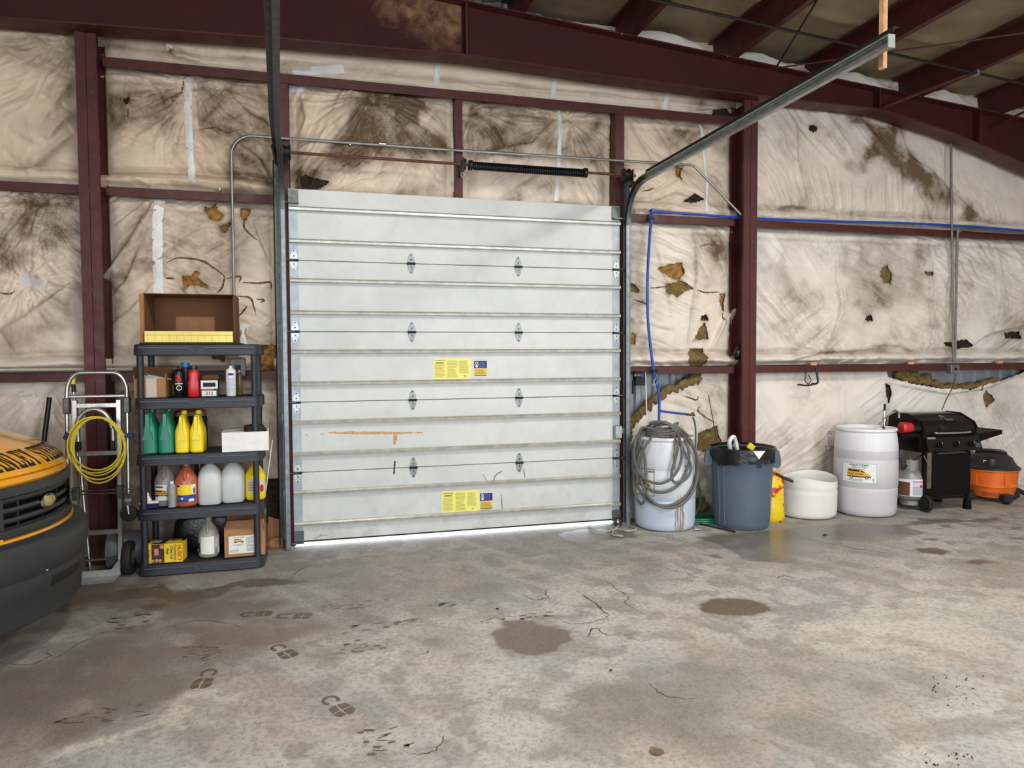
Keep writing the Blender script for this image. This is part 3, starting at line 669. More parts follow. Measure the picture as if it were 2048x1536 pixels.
bl['N'] = blanket(4.46, 9.1, .0, 1.53, 14, 'white lower insulation blanket sagging open behind the gas grill', .08,
    folds=[(pxz([(1690, 765), (1692, 880), (1688, 950)]), .035, .05), (pxz([(1770, 756), (1774, 850), (1768, 900)]), .05, .05), (pxz([(1780, 765), (1900, 788), (1980, 775), (2048, 748)]), .05, .06), (pxz([(2048, 860), (1990, 920), (1945, 960)]), .035, .07), (pxz([(1935, 780), (1960, 830), (1985, 900)]), .035, .08)],
    stains=[(pxz([(1640, 870), (1668, 850), (1668, 960), (1620, 950)]), .4), (pxz([(1985, 760), (2048, 760), (2048, 840), (1990, 850)]), .22)],
    holes=[(pxz([(1774, 768), (1784, 772), (1784, 792), (1778, 804), (1773, 785)]), VOID), (pxz([(1972, 790), (1978, 782), (1994, 800), (1976, 815)]), FIBER)],
    open_top=pxz([(1778, 700), (2060, 700), (2060, 742), (2000, 762), (1940, 778), (1880, 776), (1810, 762), (1780, 752)]), maxh=.08, roll=0, amp=1.15)
bl['T'] = blanket(-1.48, 4.45, 4.09, 4.9, 15, 'clean strip of insulation between the top girt and the rafter', .85,
    folds=[(pxz([(330, 85), (350, 110), (400, 122)]), .05, .05), (pxz([(1470, 215), (1430, 222), (1395, 218)]), .05, .05)], stains=[(pxz([(190, 80), (330, 80), (360, 120), (190, 110)]), .35), (pxz([(1395, 195), (1495, 205), (1495, 235), (1395, 222)]), .45)],
    holes=[(pxz([(1425, 222), (1450, 219), (1475, 232), (1430, 232)]), VOID)], amp=.35, roll=.015, toproll=0, base_dirt=.03, bulge=.05)
for k, px, w in (('D', [(378, 148), (379, 250), (385, 365)], .058), ('E', [(321, 398), (318, 500), (318, 620)], .075), ('H', [(1120, 214), (1116, 310), (1112, 402)], .042), ('I', [(1402, 248), (1410, 330), (1416, 425)], .035), ('T', [(334, 74), (338, 98)], .06), ('T', [(876, 122), (875, 168)], .055), ('T', [(1112, 152), (1110, 192)], .05), ('T', [(1338, 184), (1334, 216)], .055)):
    ribbon_on(bl[k], pxz(px), w, TAPE, 'seam_tape', .006, .06)
for k, px, w in (('B', [(38, 556), (96, 574)], .09), ('T', [(622, 138), (688, 134)], .075), ('T', [(585, 140), (625, 142)], .045), ('G', [(577, 172), (607, 176)], .07), ('G', [(908, 260), (914, 380)], .04)):
    ribbon_on(bl[k], pxz(px), w, TAPE, 'tape_patch', .006, .04)
CRKC = M('crack_in_vinyl', (116, 82, 46), .9, 0, .4, 60)
for k, pts in (('E', [(334, 527), (362, 517), (405, 523), (436, 542), (452, 556)]), ('E', [(450, 552), (446, 575), (434, 588)]), ('E', [(452, 558), (480, 553), (478, 565)]), ('E', [(470, 592), (500, 596), (508, 615), (512, 630)]), ('E', [(484, 565), (515, 566), (540, 564), (541, 580)]), ('E', [(494, 432), (488, 448), (492, 460), (515, 480)]), ('E', [(332, 556), (350, 558)]), ('E', [(512, 598), (528, 600), (520, 606)]), ('E', [(495, 612), (472, 640)]), ('D', [(400, 262), (430, 258), (455, 268), (480, 262)]), ('D', [(368, 152), (364, 185), (345, 200), (360, 212)]), ('D', [(258, 218), (256, 240)]),
               ('J', [(1300, 576), (1330, 574)]), ('J', [(1386, 580), (1410, 585), (1440, 584)]), ('J', [(1268, 598), (1285, 606), (1298, 612)]), ('J', [(1446, 625), (1452, 648)]), ('J', [(1392, 496), (1410, 490), (1424, 494)]), ('K', [(1345, 852), (1358, 846), (1352, 862)]), ('K', [(1372, 792), (1395, 800), (1400, 792)]), ('K', [(1402, 812), (1398, 822), (1418, 838), (1436, 848)]), ('B', [(0, 586), (18, 588), (30, 583)]), ('I', [(1282, 384), (1300, 380), (1306, 376)]), ('M', [(1560, 742), (1600, 730)])):
    ribbon_on(bl[k], pxz(pts), .014, CRKC, 'crack', .003, .35, 6, True)
# ragged wool along the open lower edges
def wool_roll(o, pts, r, seed, Y=.19):
    P = smooth_path([tuple(WY(x, y, Y)) for x, y in pts], 10); R = random.Random(seed)
    mbb = MB().tube([(p[0], p[1]+R.uniform(-.015, .015), p[2]+R.uniform(-.02, .02)) for p in P], [r*R.uniform(.6, 1.25) for _ in P], 10)
    return mbb.build('wool_edge', FIBER, o, angle=180)
wool_roll(bl['K'], [(1398, 755), (1360, 772), (1318, 792), (1285, 822), (1258, 850), (1256, 880)], .05, 3)
wool_roll(bl['K'], [(1400, 758), (1385, 752), (1402, 748)], .04, 4)
wool_roll(bl['N'], [(1790, 752), (1830, 760), (1880, 772), (1940, 774), (1990, 762)], .045, 5, .22)
wool_roll(bl['N'], [(1795, 745), (1825, 750), (1860, 760)], .05, 6, .24)

# handwriting in marker on the lower right blanket
wq = WY(1655, 882, .2); V_, F_ = text2d('Gorg', .11, -.012)
mbw = MB().add([(wq[0]-y, surf_y(float(wq[0]-y), float(wq[2]+x))-.004, wq[2]+x) for x, y in V_], F_); mbw.build('handwriting', GREYINK, bl['N'], smooth=False, recalc=False)
# ================================================================ ROOF
def ztop(x): return 4.9-.078*x          # underside of purlins = top of rafter
def roof_mat():
    t = NT('dusty_roof_facing')
    c = t.mix(t.ramp(t.noise(2.2, 6, .6), [(.3, 0.0), (.7, 1.0)]), srgb(118, 102, 78), srgb(160, 142, 112))
    t.bump(t.noise(26, 5), .15, .01)
    return t.set(c, .6)
ROOFC = roof_mat()
mb = MB(); mb.add([(FX0, FY0, ztop(FX0)+.32), (FX1, FY0, ztop(FX1)+.32), (FX1, .33, ztop(FX1)+.32), (FX0, .33, ztop(FX0)+.32), (FX0, FY0, ztop(FX0)+.36), (FX1, FY0, ztop(FX1)+.36), (FX1, .33, ztop(FX1)+.36), (FX0, .33, ztop(FX0)+.36)],
                  [(0, 1, 2, 3), (7, 6, 5, 4), (0, 4, 5, 1), (1, 5, 6, 2), (2, 6, 7, 3), (3, 7, 4, 0)])
ceil = mb.build('ceiling', SHEET, smooth=False); ceil['kind'] = 'structure'
PUR = [3.1-1.09*k for k in range(10, 0, -1)]+[3.1, 4.18, 5.28, 6.42, 7.52, 8.6]
for i, (a, b) in enumerate(zip([FX0]+PUR, PUR+[FX1])):
    if b-a < .2: continue
    near = a > 1.5
    nx, ny = (22, 150) if near else (10, 40)
    X, Y = np.meshgrid(np.linspace(a+.006, b-.006, nx), np.linspace(-6 if near else FY0, .3, ny), indexing='ij')
    u = (X-a)/(b-a); sag = .05*(1-(2*u-1)**2)+.02*(fbm(X*3, Y*1.4, 3, i)-.5)
    for yy in (-.75, -1.9, -3.1, -4.4): sag = sag+.022*np.exp(-((Y-yy-.05*np.sin(u*3+i)-.12*(u-.5)**2)/.045)**2)
    Z = ztop(X)+.295-sag
    MB().grid(np.stack([X, Y, Z], -1)).build('roof_blanket', ROOFC, ceil, angle=180)
    if near: MB().grid(np.stack([X[:, ::30], Y[:, ::30]*0+np.linspace(FY0, -6, Y[:, ::30].shape[1])[None], (ztop(X)+.28)[:, ::30]], -1)).build('roof_blanket', ROOFC, ceil, angle=180)
# insulation bulging over the rafter between the purlins
for i, (a, b) in enumerate(((3.15, 4.14), (4.22, 5.2), (5.32, 6.36), (6.46, 7.48))):
    X, T = np.meshgrid(np.linspace(a, b, 40), np.linspace(0, 1, 14), indexing='ij'); u = (X-a)/(b-a)
    hh = (.06+.13*np.sin(np.pi*(u*.8+.15))**1.2*(.6+.7*fbm(X*3, T*0, 3, i+70)))
    Yv = .02-.10*np.sin(T*np.pi*.5)-.03*fbm(X*9, T*3, 3, i+71)+.12*T; Zv = ztop(X)+.012+hh*T
    MB().grid(np.stack([X, Yv, Zv], -1)).build('eave_blanket', CLOTH, ceil, angle=180)
for i, x in enumerate(PUR):
    vis = x > 1.5
    mb = MB(); z = ztop(x)+.003
    y0, y1 = FY0+.02, .25
    mb.span((x-.0015, y0, z), (x+.0015, y1, z+.263)); mb.span((x, y0, z), (x+.065, y1, z+.003)); mb.span((x-.065, y0, z+.26), (x, y1, z+.263)); mb.span((x+.062, y0, z), (x+.065, y1, z+.018))
    o = mb.build('roof_purlin', RED, smooth=False)
    nth = ['first', 'second', 'third', 'fourth', 'fifth', 'sixth']
    tag(o, ('dark red roof purlin above the rafter, %s from the door side' % nth[PUR.index(x)-10]) if x >= 3.0 else 'dark red roof purlin hidden above the deep end of the rafter', 'purlin', 'roof purlins')
# rafter: tapered I beam
BOT = [(-8.0, 4.1), (-2.1, 4.215), (0, 4.285), (1.53, 4.315), (2.8, 4.268), (4.65, 4.226), (5.92, 4.224), (6.9, 4.05), (8.0, 3.76), (9.15, 3.44)]
rafter = thing('rafter_beam', 'dark red tapered steel rafter crossing above the door wall', 'beam', (0, 0, 0))
mb = MB(); mb.prism([(x, z) for x, z in BOT]+[(9.15, ztop(9.15)-.012), (-8.0, ztop(-8.0)-.012)], -.068, -.058)
def rust_red():
    t = NT('rafter_web_paint')
    base = t.mix(t.ramp(t.noise(3, 6), [(.3, 0.0), (.7, 1.0)]), srgb(56, 18, 17), srgb(70, 24, 22))
    p = WY(895, 20, -.07)
    m = t.n('ShaderNodeMapping', vector_type='TEXTURE'); m.inputs['Location'].default_value = (p[0]-.18, 0, p[2]+.22); m.inputs['Scale'].default_value = (1.15, 1, .62); m.inputs['Rotation'].default_value = (0, .5, 0); t.l(t.co, m.inputs['Vector'])
    sx = t.n('ShaderNodeSeparateXYZ'); t.l(m.outputs[0], sx.inputs[0]); cb = t.n('ShaderNodeCombineXYZ'); t.l(sx.outputs[0], cb.inputs[0]); t.l(sx.outputs[2], cb.inputs[2])
    ln = t.n('ShaderNodeVectorMath', operation='LENGTH'); t.l(cb.outputs[0], ln.inputs[0])
    d = t.math('ADD', ln.outputs['Value'], t.math('MULTIPLY', t.math('SUBTRACT', t.noise(6, 7, .7), .5), 1.1))
    sp = t.n('ShaderNodeSeparateXYZ'); t.l(t.co, sp.inputs[0])
    left = t.math('LESS_THAN', sp.outputs[0], 1.5)
    f = t.math('MULTIPLY', t.ramp(d, [(.45, .85), (.85, 0.0)]), left)
    c = t.mix(f, base, t.mix(t.ramp(t.noise(11, 6, .7), [(.35, 0.0), (.65, 1.0)]), srgb(72, 40, 30), srgb(158, 122, 86)))
    return t.set(c, .6, Specular_IOR_Level=.3)
mb.build('web', rust_red(), rafter, smooth=False)
def strip(mb, pts, y0, y1, th):
    for (xa, za), (xb, zb) in zip(pts[:-1], pts[1:]): mb.prism([(xa, za), (xb, zb), (xb, zb+th), (xa, za+th)], y0, y1)
mb = MB(); strip(mb, [(x, z-.012) for x, z in BOT], -.165, .04, .012); mb.build('bottom_flange', RED, rafter, smooth=False)
mb = MB(); strip(mb, [(-8, ztop(-8)-.012), (9.15, ztop(9.15)-.012)], -.165, .04, .012); mb.build('top_flange', RED, rafter, smooth=False)
for x in (1.53, 5.92, 7.25):
    zb = np.interp(x, [p[0] for p in BOT], [p[1] for p in BOT])
    mb = MB(); mb.span((x-.008, -.16, zb), (x+.008, -.06, ztop(x)-.013)); mb.build('stiffener_plate', RED, rafter, smooth=False)
for px, py in ((1243, 68), (1454, 113), (1778, 175)):
    p = WY(px, py, -.165); MB().cyl((p[0], -.165, p[2]-.004), (p[0], -.177, p[2]-.004), .008, 8).build('bolt', GALV, rafter)
# rods and braces under the roof
PIPE = M('dark_roof_pipe', (44, 40, 40), .45, .5, .15)
p0, p1 = WROOF(1300, -10), WROOF(2048, 165); d = (p1-p0)/np.linalg.norm(p1-p0); y = -.825
a = np.array([2.0, y, ztop(2.0)-.022]); b = np.array([9.0, y, ztop(9.0)-.022])
t_ = thing('roof_pipe', 'thin dark pipe running along under the roof purlins', 'pipe', (0, 0, 0))
MB().cyl(a, b, .013, 10).build('pipe', PIPE, t_)
p = WROOF(1963, 142, -.02); MB().box((p[0], y, p[2]+.004), (.03, .05, .052), None, .004).build('clip', GALV, t_)
def rod(name, label, cat, pa, pb, r, mat=PIPE, seg=8):
    o = MB().cyl(pa, pb, r, seg).build(name, mat); tag(o, label, cat); return o
rod('brace_rod', 'dark brace rod slanting up from the rafter beside the track', 'rod', (4.70, -.10, 4.535), (4.05, -1.75, 4.57), .009)
rod('brace_rod', 'dark red brace rod crossing behind the wooden hanger', 'rod', (4.6, -.05, 4.53), (6.45, -1.85, 4.385), .008, RED)
p = WY(1820, 238, -.13); q = WROOF(1945, 125)
mb = MB(); mb.tube([(5.98, -.12, 4.25), (6.40, -.75, 4.395)], .02, 4); tag(mb.build('flange_brace', RED, smooth=False), 'flat red flange brace from rafter haunch to purlin', 'brace')
mb = MB(); mb.tube([(4.87, -.12, 4.24), (5.25, -.5, 4.48)], .018, 4); tag(mb.build('flange_brace', RED, smooth=False), 'short red flange brace near the right door track', 'brace')
mb = MB(); mb.tube([(7.45, -.12, 4.16), (7.55, -.9, 4.30)], .015, 6); tag(mb.build('flange_brace', RED, smooth=False), 'red brace at the far right end of the rafter', 'brace')

# high-bay lamps hung from the purlins behind the camera's view
LAMPH = M('white_lamp_housing', (230, 230, 228), .4, 0, .02)
def lamp_glass():
    t = NT('lit_lamp_diffuser'); t.b.inputs['Emission Color'].default_value = (1, .95, .86, 1); t.b.inputs['Emission Strength'].default_value = 12; t.m.cycles.emission_sampling = 'NONE'; return t.set((.9, .9, .88), .5)
LG = lamp_glass()
for (x, y, w, lb) in ((.6, -3.3, 120, 'long white high bay lamp above the left of the shop floor'), (4.7, -3.3, 150, 'long white high bay lamp above the right of the shop floor'), (.6, -7.8, 150, 'long white high bay lamp behind at left'), (4.7, -7.8, 170, 'long white high bay lamp behind at right')):
    t = thing('high_bay_lamp', lb, 'lamp', (x, y, ztop(x)-.42))
    MB().prism([(-.2, .0), (.2, .0), (.12, .07), (-.12, .07)], -.62, .62, 'y').build('housing', LAMPH, t, smooth=False); MB().span((-.18, -.6, -.012), (.18, .6, -.001)).build('diffuser', LG, t, smooth=False)
    for s in (-1, 1): MB().cyl((0, s*.5, .07), (0, s*.5, .42), .004, 6).build('hanger_wire', GALV, t)
    l = area_light('lamp_light', (0, 0, -.02), (0, 0, 0), .36, 1.2, w, (1, .955, .885)); l.parent = t

# ================================================================ COLUMNS, GIRTS, JAMBS
def column(x0, x1, ztopc, label):
    t = thing('steel_column', label, 'column', ((x0+x1)/2, .07, 0)); w = x1-x0; yf, yb = -.13, .125
    for s in (-1, 1):
        mb = MB(); xi, xo = s*.002, s*w/2
        a, b = min(xi, xo), max(xi, xo)
        mb.span((a, yf, 0), (b, yf+.004, ztopc)); mb.span((a, yb-.004, 0), (b, yb, ztopc))
        mb.span((min(s*.002, s*.006), yf+.004, 0), (max(s*.002, s*.006), yb-.004, ztopc))
        mb.span((min(xo, xo-s*.004), yf+.004, 0), (max(xo, xo-s*.004), yf+.03, ztopc)); mb.span((min(xo, xo-s*.004), yb-.03, 0), (max(xo, xo-s*.004), yb-.004, ztopc))
        mb.build('cee_channel', RED, t, smooth=False)
    for z in (2.98, 2.2, 1.5): MB().cyl((0, yf, z), (0, yf-.006, z), .014, 12).build('bolt_head', RED, t)
    MB().span((-w/2-.03, yf-.02, 0), (w/2+.03, yb, .012)).build('base_plate', RED, t, smooth=False)
    return t
column(-1.565, -1.418, 4.205, 'dark red steel column behind the hand truck')
column(4.375, 4.53, 4.212, 'dark red steel column behind the grey trash can')
def girt(x0, x1, z, label, nm='wall_girt', zt=.072):
    mb = MB(); mb.span((x0, .085, z-zt/2), (x1, .089, z+zt/2)); mb.span((x0, .089, z+zt/2-.004), (x1, .27, z+zt/2)); mb.span((x0, .089, z-zt/2), (x1, .105, z-zt/2+.004))
    tag(mb.build(nm, RED, smooth=False), label, 'girt', 'red wall girts')
for z, w in ((1.507, 'lower'), (3.018, 'upper')):
    girt(FX0+.01, -1.568, z, '%s red wall girt left of the hand truck column' % w); girt(-1.414, -.098, z, '%s red wall girt between left column and door' % w)
    girt(3.142, 4.372, z, '%s red wall girt between door and right column' % w); girt(4.534, FX1-.01, z, '%s red wall girt right of the right column' % w)
girt(-1.414, 4.372, 4.05, 'top red wall girt spanning over the garage door', 'header_girt', .078)
def jamb(x0, x1, z0, z1, label, yf=.085, nm='door_jamb'):
    mb = MB(); mb.span((x0, yf, z0), (x1, yf+.004, z1)); mb.span((x0, yf+.004, z0), (x0+.004, .28, z1)); mb.span((x1-.004, yf+.004, z0), (x1, .28, z1))
    tag(mb.build(nm, RED, smooth=False), label, 'jamb')
jamb(-.092, .008, 0, 4.008, 'red steel jamb at the left side of the garage door')
jamb(3.045, 3.138, 0, 4.008, 'red steel jamb at the right side of the garage door')
jamb(1.47, 1.53, 3.09, 4.008, 'red steel mullion above the middle of the garage door', .085, 'spring_mullion')

# ================================================================ SECTIONAL DOOR
def door_paint():
    t = NT('white_door_steel')
    sp = t.n('ShaderNodeSeparateXYZ'); t.l(t.co, sp.inputs[0])
    c = t.mix(t.ramp(t.noise(2.0, 6, .6), [(.3, 0.0), (.7, 1.0)]), srgb(196, 199, 198), srgb(213, 215, 213))
    low = t.ramp(sp.outputs[2], [(.0, 1.0), (.5, .25)])      # road grime thickest on the bottom section
    sm = t.noise(5, 8, .75, .6); g = t.math('MULTIPLY', t.ramp(sm, [(.48, 0.0), (.72, 1.0)]), low)
    c = t.mix(t.math('MULTIPLY', g, .55), c, srgb(150, 136, 116))
    mp = t.n('ShaderNodeMapping'); mp.inputs['Scale'].default_value = (14, 1, 2.5); t.l(t.co, mp.inputs['Vector'])
    dr = t.ramp(t.noise(2.2, 7, .7, .2, mp.outputs[0]), [(.6, 0.0), (.78, .35)])
    c = t.mix(t.math('MULTIPLY', dr, t.ramp(sp.outputs[2], [(0.0, 1.0), (.95, .15)])), c, srgb(164, 152, 134))
    t.bump(t.noise(1.8, 3), .1, .02)
    return t.set(c, .38)
DOORP = door_paint()
STILE = M('zinc_stile', (158, 166, 170), .45, .45, .12, 10)
STRUT = M('zinc_strut', (204, 202, 192), .35, .6, .12, 14)
door = bpy.data.objects.new('door_1', None); COL.objects.link(door); door['kind'] = 'structure'; door['label'] = 'white sectional overhead door with horizontal struts'
S5 = .61; G0 = .05
for i in range(5):
    z0, z1 = G0+i*S5, G0+(i+1)*S5
    sec = MB().span((0, 0, z0+.0025), (3.05, .05, z1-.0025), .003).build('door_section', DOORP, door)
    if i < 4: MB().span((0.002, .02, z1-.02), (3.048, .046, z1+.02)).build('seam_light_stop', M('seam_stop_dark', (60, 60, 58), .8, 0, 0), sec, smooth=False)  # dark strip added behind each seam to stop outside light leaking in
    for fr in (.285, .735):
        z = z1-fr*S5; 
        dz = .012*math.sin(i*2+fr*9)*.2
        MB().prism([(0, z-.016), (-.042, z-.012), (-.046, z+.006), (-.036, z+.018), (0, z+.018)], .004, 3.046, 'x').build('strut', STRUT, sec, angle=25)
    for xx in (.0, 2.977):
        mb = MB().span((xx, -.004, z0+.004), (xx+.073, 0, z1-.004)); mb.build('end_stile', STILE, sec, smooth=False)
HLEAF = M('zinc_hinge', (138, 141, 140), .4, .6, .2, 40)
RAILM = M('grey_rail_steel', (128, 134, 138), .4, .8, .15, 20)
def hinge(x, z, end=False):
    h = bpy.data.objects.new('hinge', None); COL.objects.link(h); h.parent = door; h.location = (x, -.004 if end else 0, z)
    for s in (1, -1):
        mb = MB(); mb.prism([(-.03, s*.008), (.03, s*.008), (.032, s*.028), (.012, s*.088), (-.012, s*.088), (-.032, s*.028)], -.006, 0)
        mb.build('leaf', HLEAF if not end else GALV, h, angle=20)
        for zz in (.078, .034): MB().cyl((0, -.006, s*zz), (0, -.011, s*zz), .006, 8).build('screw', DARKMETAL, h)
    mb = MB(); mb.cyl((-.038, -.014, 0), (.038, -.014, 0), .009, 10); mb.span((-.034, -.02, -.012), (.034, -.0, -.006)); mb.build('knuckle', DARKMETAL, h)
    if end:
        s = -1 if x < 1 else 1
        mb = MB(); mb.cyl((0, -.02, 0), (s*.075, -.02, 0), .006, 8); mb.cyl((s*.06, -.02, 0), (s*.08, -.02, 0), .022, 14); mb.build('roller', DKSTEEL, h)
for i in range(1, 5):
    for x in (1.037, 2.031): hinge(x, G0+i*S5)
    for x in (.037, 3.013): hinge(x, G0+i*S5, True)
for x, s in ((.04, -1), (3.01, 1)):
    z = G0+5*S5-.07
    mb = MB(); mb.span((x-.042, -.01, z-.05), (x+.042, -.004, z+.06)); mb.span((x-.04, -.05, z-.062), (x+.045, -.004, z-.05)); mb.cyl((x-.02, -.035, z-.056), (x+s*.075, -.035, z-.056), .007, 8); mb.cyl((x+s*.058, -.035, z-.056), (x+s*.078, -.035, z-.056), .022, 12)
    mb.build('top_bracket', DKSTEEL, door, angle=25)
    mb = MB(); mb.span((x-.04, -.02, G0+.02), (x+.04, -.004, G0+.1)); mb.span((x-.05, -.06, G0+.0), (x+.04, -.004, G0+.012)); mb.build('bottom_bracket', DKSTEEL, door)
MB().span((.0, -.006, G0), (3.05, .052, G0+.012)).build('bottom_seal', BLACKRUB, door)
z = WY(1237, 862, 0)[2]; mb = MB(); mb.span((2.985, -.045, z-.07), (3.06, -.004, z+.055), .006); mb.span((3.05, -.03, z-.02), (3.1, -.012, z+.03)); mb.build('slide_lock', GALV, door)
z = WY(840, 928, 0); MB().tube([WY(788, 948, -.003), WY(790, 922, -.006)], .006, 6).build('pull_nub', DARKMETAL, door)
# warning stickers
def warning(px0, py0, px1, py1, qx0, qy0, qx1, qy1):
    a = WY(px0, py0); b = WY(px1, py1); w = b[0]-a[0]; h = a[2]-b[2]; fm = flat_map((a[0], -.001, b[2]), (1, 0, 0), (0, 0, 1), (0, -1, 0))
    st = MB().span((a[0], -.001, b[2]), (b[0], 0, a[2])).build('warning_sticker', M('yellow_sticker', (240, 232, 122), .5, 0, .03), door, smooth=False)
    col = [(.03, .31), (.36, .64), (.68, .96)]; lines = []
    for k, (u0, u1) in enumerate(col):
        top = .7 if k == 0 else .9; bot = .08 if k < 2 else .26
        lines += bars2d(u0*w, bot*h, u1*w, top*h, 14 if k else 11, .42, k+3)
    head = [move2d(text2d('WARNING', h*.075, .01), .17*w, .9*h)]+[([(x-.012*w, .87*h), (x+.012*w, .87*h), (x, .93*h)], [(0, 1, 2)]) for x in (.055*w, .285*w)]+bars2d(.06*w, .74*h, .29*w, .84*h, 2, .5, 9)+[move2d(text2d('dB', h*.09, .01), .83*w, .13*h)]
    decal([('printed_lines', M('olive_print', (172, 160, 84), .7, 0, 0), lines), ('heading', INK, head)], fm, st)
    a = WY(qx0, qy0); b = WY(qx1, qy1); w = b[0]-a[0]; h = a[2]-b[2]; fm = flat_map((a[0], -.001, b[2]), (1, 0, 0), (0, 0, 1), (0, -1, 0))
    st = MB().span((a[0], -.001, b[2]), (b[0], 0, a[2])).build('safety_sticker', M('amber_sticker', (232, 204, 92), .5, 0, .05), door, smooth=False)
    ring = [(.2*w+.13*w*math.cos(t)*k, .76*h+.2*h*math.sin(t)*k) for k in (1, .72) for t in np.linspace(0, 6.283, 25)[:-1]]
    decal([('blue_panel', M('navy_print', (32, 36, 110), .5, 0, 0), [rect2d(0, .52*h, w, h)]),
           ('pictogram', PAPER, [(ring, [(i, (i+1) % 24, 24+(i+1) % 24, 24+i) for i in range(24)]), disc2d(.2*w, .8*h, .045*w), ([(.15*w, .62*h), (.25*w, .62*h), (.22*w, .78*h), (.18*w, .78*h)], [(0, 1, 2, 3)])]),
           ('printed_lines', M('light_navy_print', (78, 86, 160), .5, 0, 0), bars2d(.42*w, .58*h, .92*w, .94*h, 5, .5, 5)),
           ('amber_lines', M('ochre_print', (176, 140, 40), .6, 0, 0), bars2d(.05*w, .1*h, .95*w, .46*h, 5, .5, 6)), ('foot_line', INK, [rect2d(.03*w, .02*h, .95*w, .06*h)])], fm, st)
warning(867, 717, 942, 757, 948, 722, 974, 752)
warning(884, 983, 958, 1022, 960, 987, 985, 1017)
# orange scrape in the paint of the fourth section
R_ = random.Random(4); up = []; lo = []
for k in range(25):
    x = 655+k*(832-655)/24; e = math.sin(math.pi*k/24)**.4
    up.append((x, 866-3.2*e+R_.uniform(-1, 1))); lo.append((x, 866+2.6*e+R_.uniform(-.6, .6)))
poly = [tuple(WY(x, y, 0)) for x, y in up+lo[::-1]]
SCR = M('orange_scrape', (206, 160, 104), .7, 0, .25, 40)
mb = MB().add([(p[0], -.0012, p[2]) for p in poly], [(i, i+1, 48-i, 49-i) for i in range(24)]); mb.build('paint_scrape', SCR, door, smooth=False)
mb = MB(); 
for pts in ([(787, 868), (795, 868), (794, 880), (790, 890), (786, 888)], [(832, 864), (845, 863), (845, 866), (834, 867)], [(640, 868), (646, 867), (646, 870)], [(610, 868), (618, 870), (612, 871)]):
    mb.add([(p[0], -.0012, p[2]) for p in [WY(x, y, 0) for x, y in pts]], [tuple(range(len(pts)))])
mb.build('paint_scrape', SCR, door, smooth=False)
DENT = M('dark_scuff', (120, 112, 100), .8, 0, .3, 40)
for pts in ([(965, 948), (975, 962), (985, 968)], [(985, 966), (992, 950), (1005, 942)], [(1003, 990), (1004, 1012), (1006, 1026)], [(1047, 938), (1050, 955)], [(640, 1072), (655, 1070)], [(560+70, 1078), (644, 1068)]):
    Q = smooth_path([tuple(WY(x, y, -.0015)) for x, y in pts], 5); MB().tube(Q, [.003+.002*math.sin(math.pi*i/(len(Q)-1)) for i in range(len(Q))], 5, flat=.4).build('scratch', DENT, door)

# ---------------------------------------------------------------- tracks
def track(xv, label, inward, hpts, sub):
    t = thing('door_track', label, 'track', (0, 0, 0))
    yc = -.055
    # path of the rail: up, round the curve, back into the room
    Rr = .36; zh = 3.262
    path = [(xv, yc, .02), (xv, yc, 1.5), (xv, yc, zh-Rr)]+[(xv, yc-Rr+Rr*math.cos(a), zh-Rr+Rr*math.sin(a)) for a in np.linspace(.12, math.pi/2, 10)]
    hor = hpts
    def sweep(prof, pts):
        # prof in (across = x, radial) with radial pointing outwards (towards wall / up)
        V = []; m = len(prof)
        for i, p in enumerate(pts):
            p = np.array(p); tt = np.array(pts[min(i+1, len(pts)-1)])-np.array(pts[max(i-1, 0)]); tt = tt/np.linalg.norm(tt)
            nx = np.array([1., 0, 0]); nr = np.cross(nx, tt); nr = nr*(1 if (nr[1] > 0 or nr[2] > 0) else -1); nr /= np.linalg.norm(nr)
            for (a, b) in prof: V.append(p+nx*a*inward*-1+nr*b)
        F = [(i*m+j, i*m+(j+1) % m, (i+1)*m+(j+1) % m, (i+1)*m+j) for i in range(len(pts)-1) for j in range(m)]
        F += [tuple(range(m)), tuple((len(pts)-1)*m+k for k in range(m))]
        return MB().add(V, F)
    prof = [(-.022, .033), (.012, .033), (.016, .03), (.016, -.03), (.012, -.033), (-.022, -.033), (-.022, -.026), (-.02, -.024), (-.017, -.03), (.010, -.03), (.013, -.027), (.013, .027), (.010, .03), (-.017, .03), (-.02, .024), (-.022, .026)]
    sweep(prof, path[:3]).build('vertical_rail', RAILM, t, angle=30)
    sweep(prof, path[2:]+[hor[0]]).build('curved_rail', DKSTEEL if sub else DKSTEEL, t, angle=30)
    hr = sweep(prof, [path[-1]]+hor).build('horizontal_rail', GALV if sub else DKSTEEL, t, angle=30)
    # stiffening angle along the horizontal rail and angle holding the vertical rail to the jamb
    ang = [(.016, .033), (.019, .033), (.019, .075), (.05, .075), (.05, .078), (.016, .078)]
    sweep(ang, hor).build('stiffener_angle', DARKMETAL if sub else DKSTEEL, t, angle=20)
    s = -1 if inward > 0 else 1
    mb = MB(); x0 = xv+s*.018; mb.span((x0, yc-.03, .0), (x0+s*.004, .084, 3.34)); mb.span((x0, .08, .0), (x0+s*.05, .084, 3.34)); mb.build('jamb_angle', RAILM if sub else DKSTEEL, t, smooth=False)
    for z in (.5, 1.15, 1.75, 2.4): MB().span((min(xv+s*.012, x0+s*.012), yc-.02, z-.03), (max(xv+s*.012, x0+s*.012), yc+.02, z+.03)).build('track_bracket', DKSTEEL, t, smooth=False)
    e = hor[-1]; MB().box((e[0], e[1]-.004, e[2]), (.045, .008, .07), None, .002).build('end_plate', GALV, t)
    mb = MB(); mb.tube([(xv+s*.03, -.06, 3.28), (xv+s*.03, -.52, 3.30)], .022, 4); mb.build('flag_bracket', DARKMETAL, t, smooth=False)
    return t
track(-.048, 'grey metal door track on the left running overhead toward the camera', 1, [(-.044, -.42, 3.262), (-.02, -1.1, 3.266), (.09, -2.95, 3.27), (.11, -3.35, 3.27)], False)
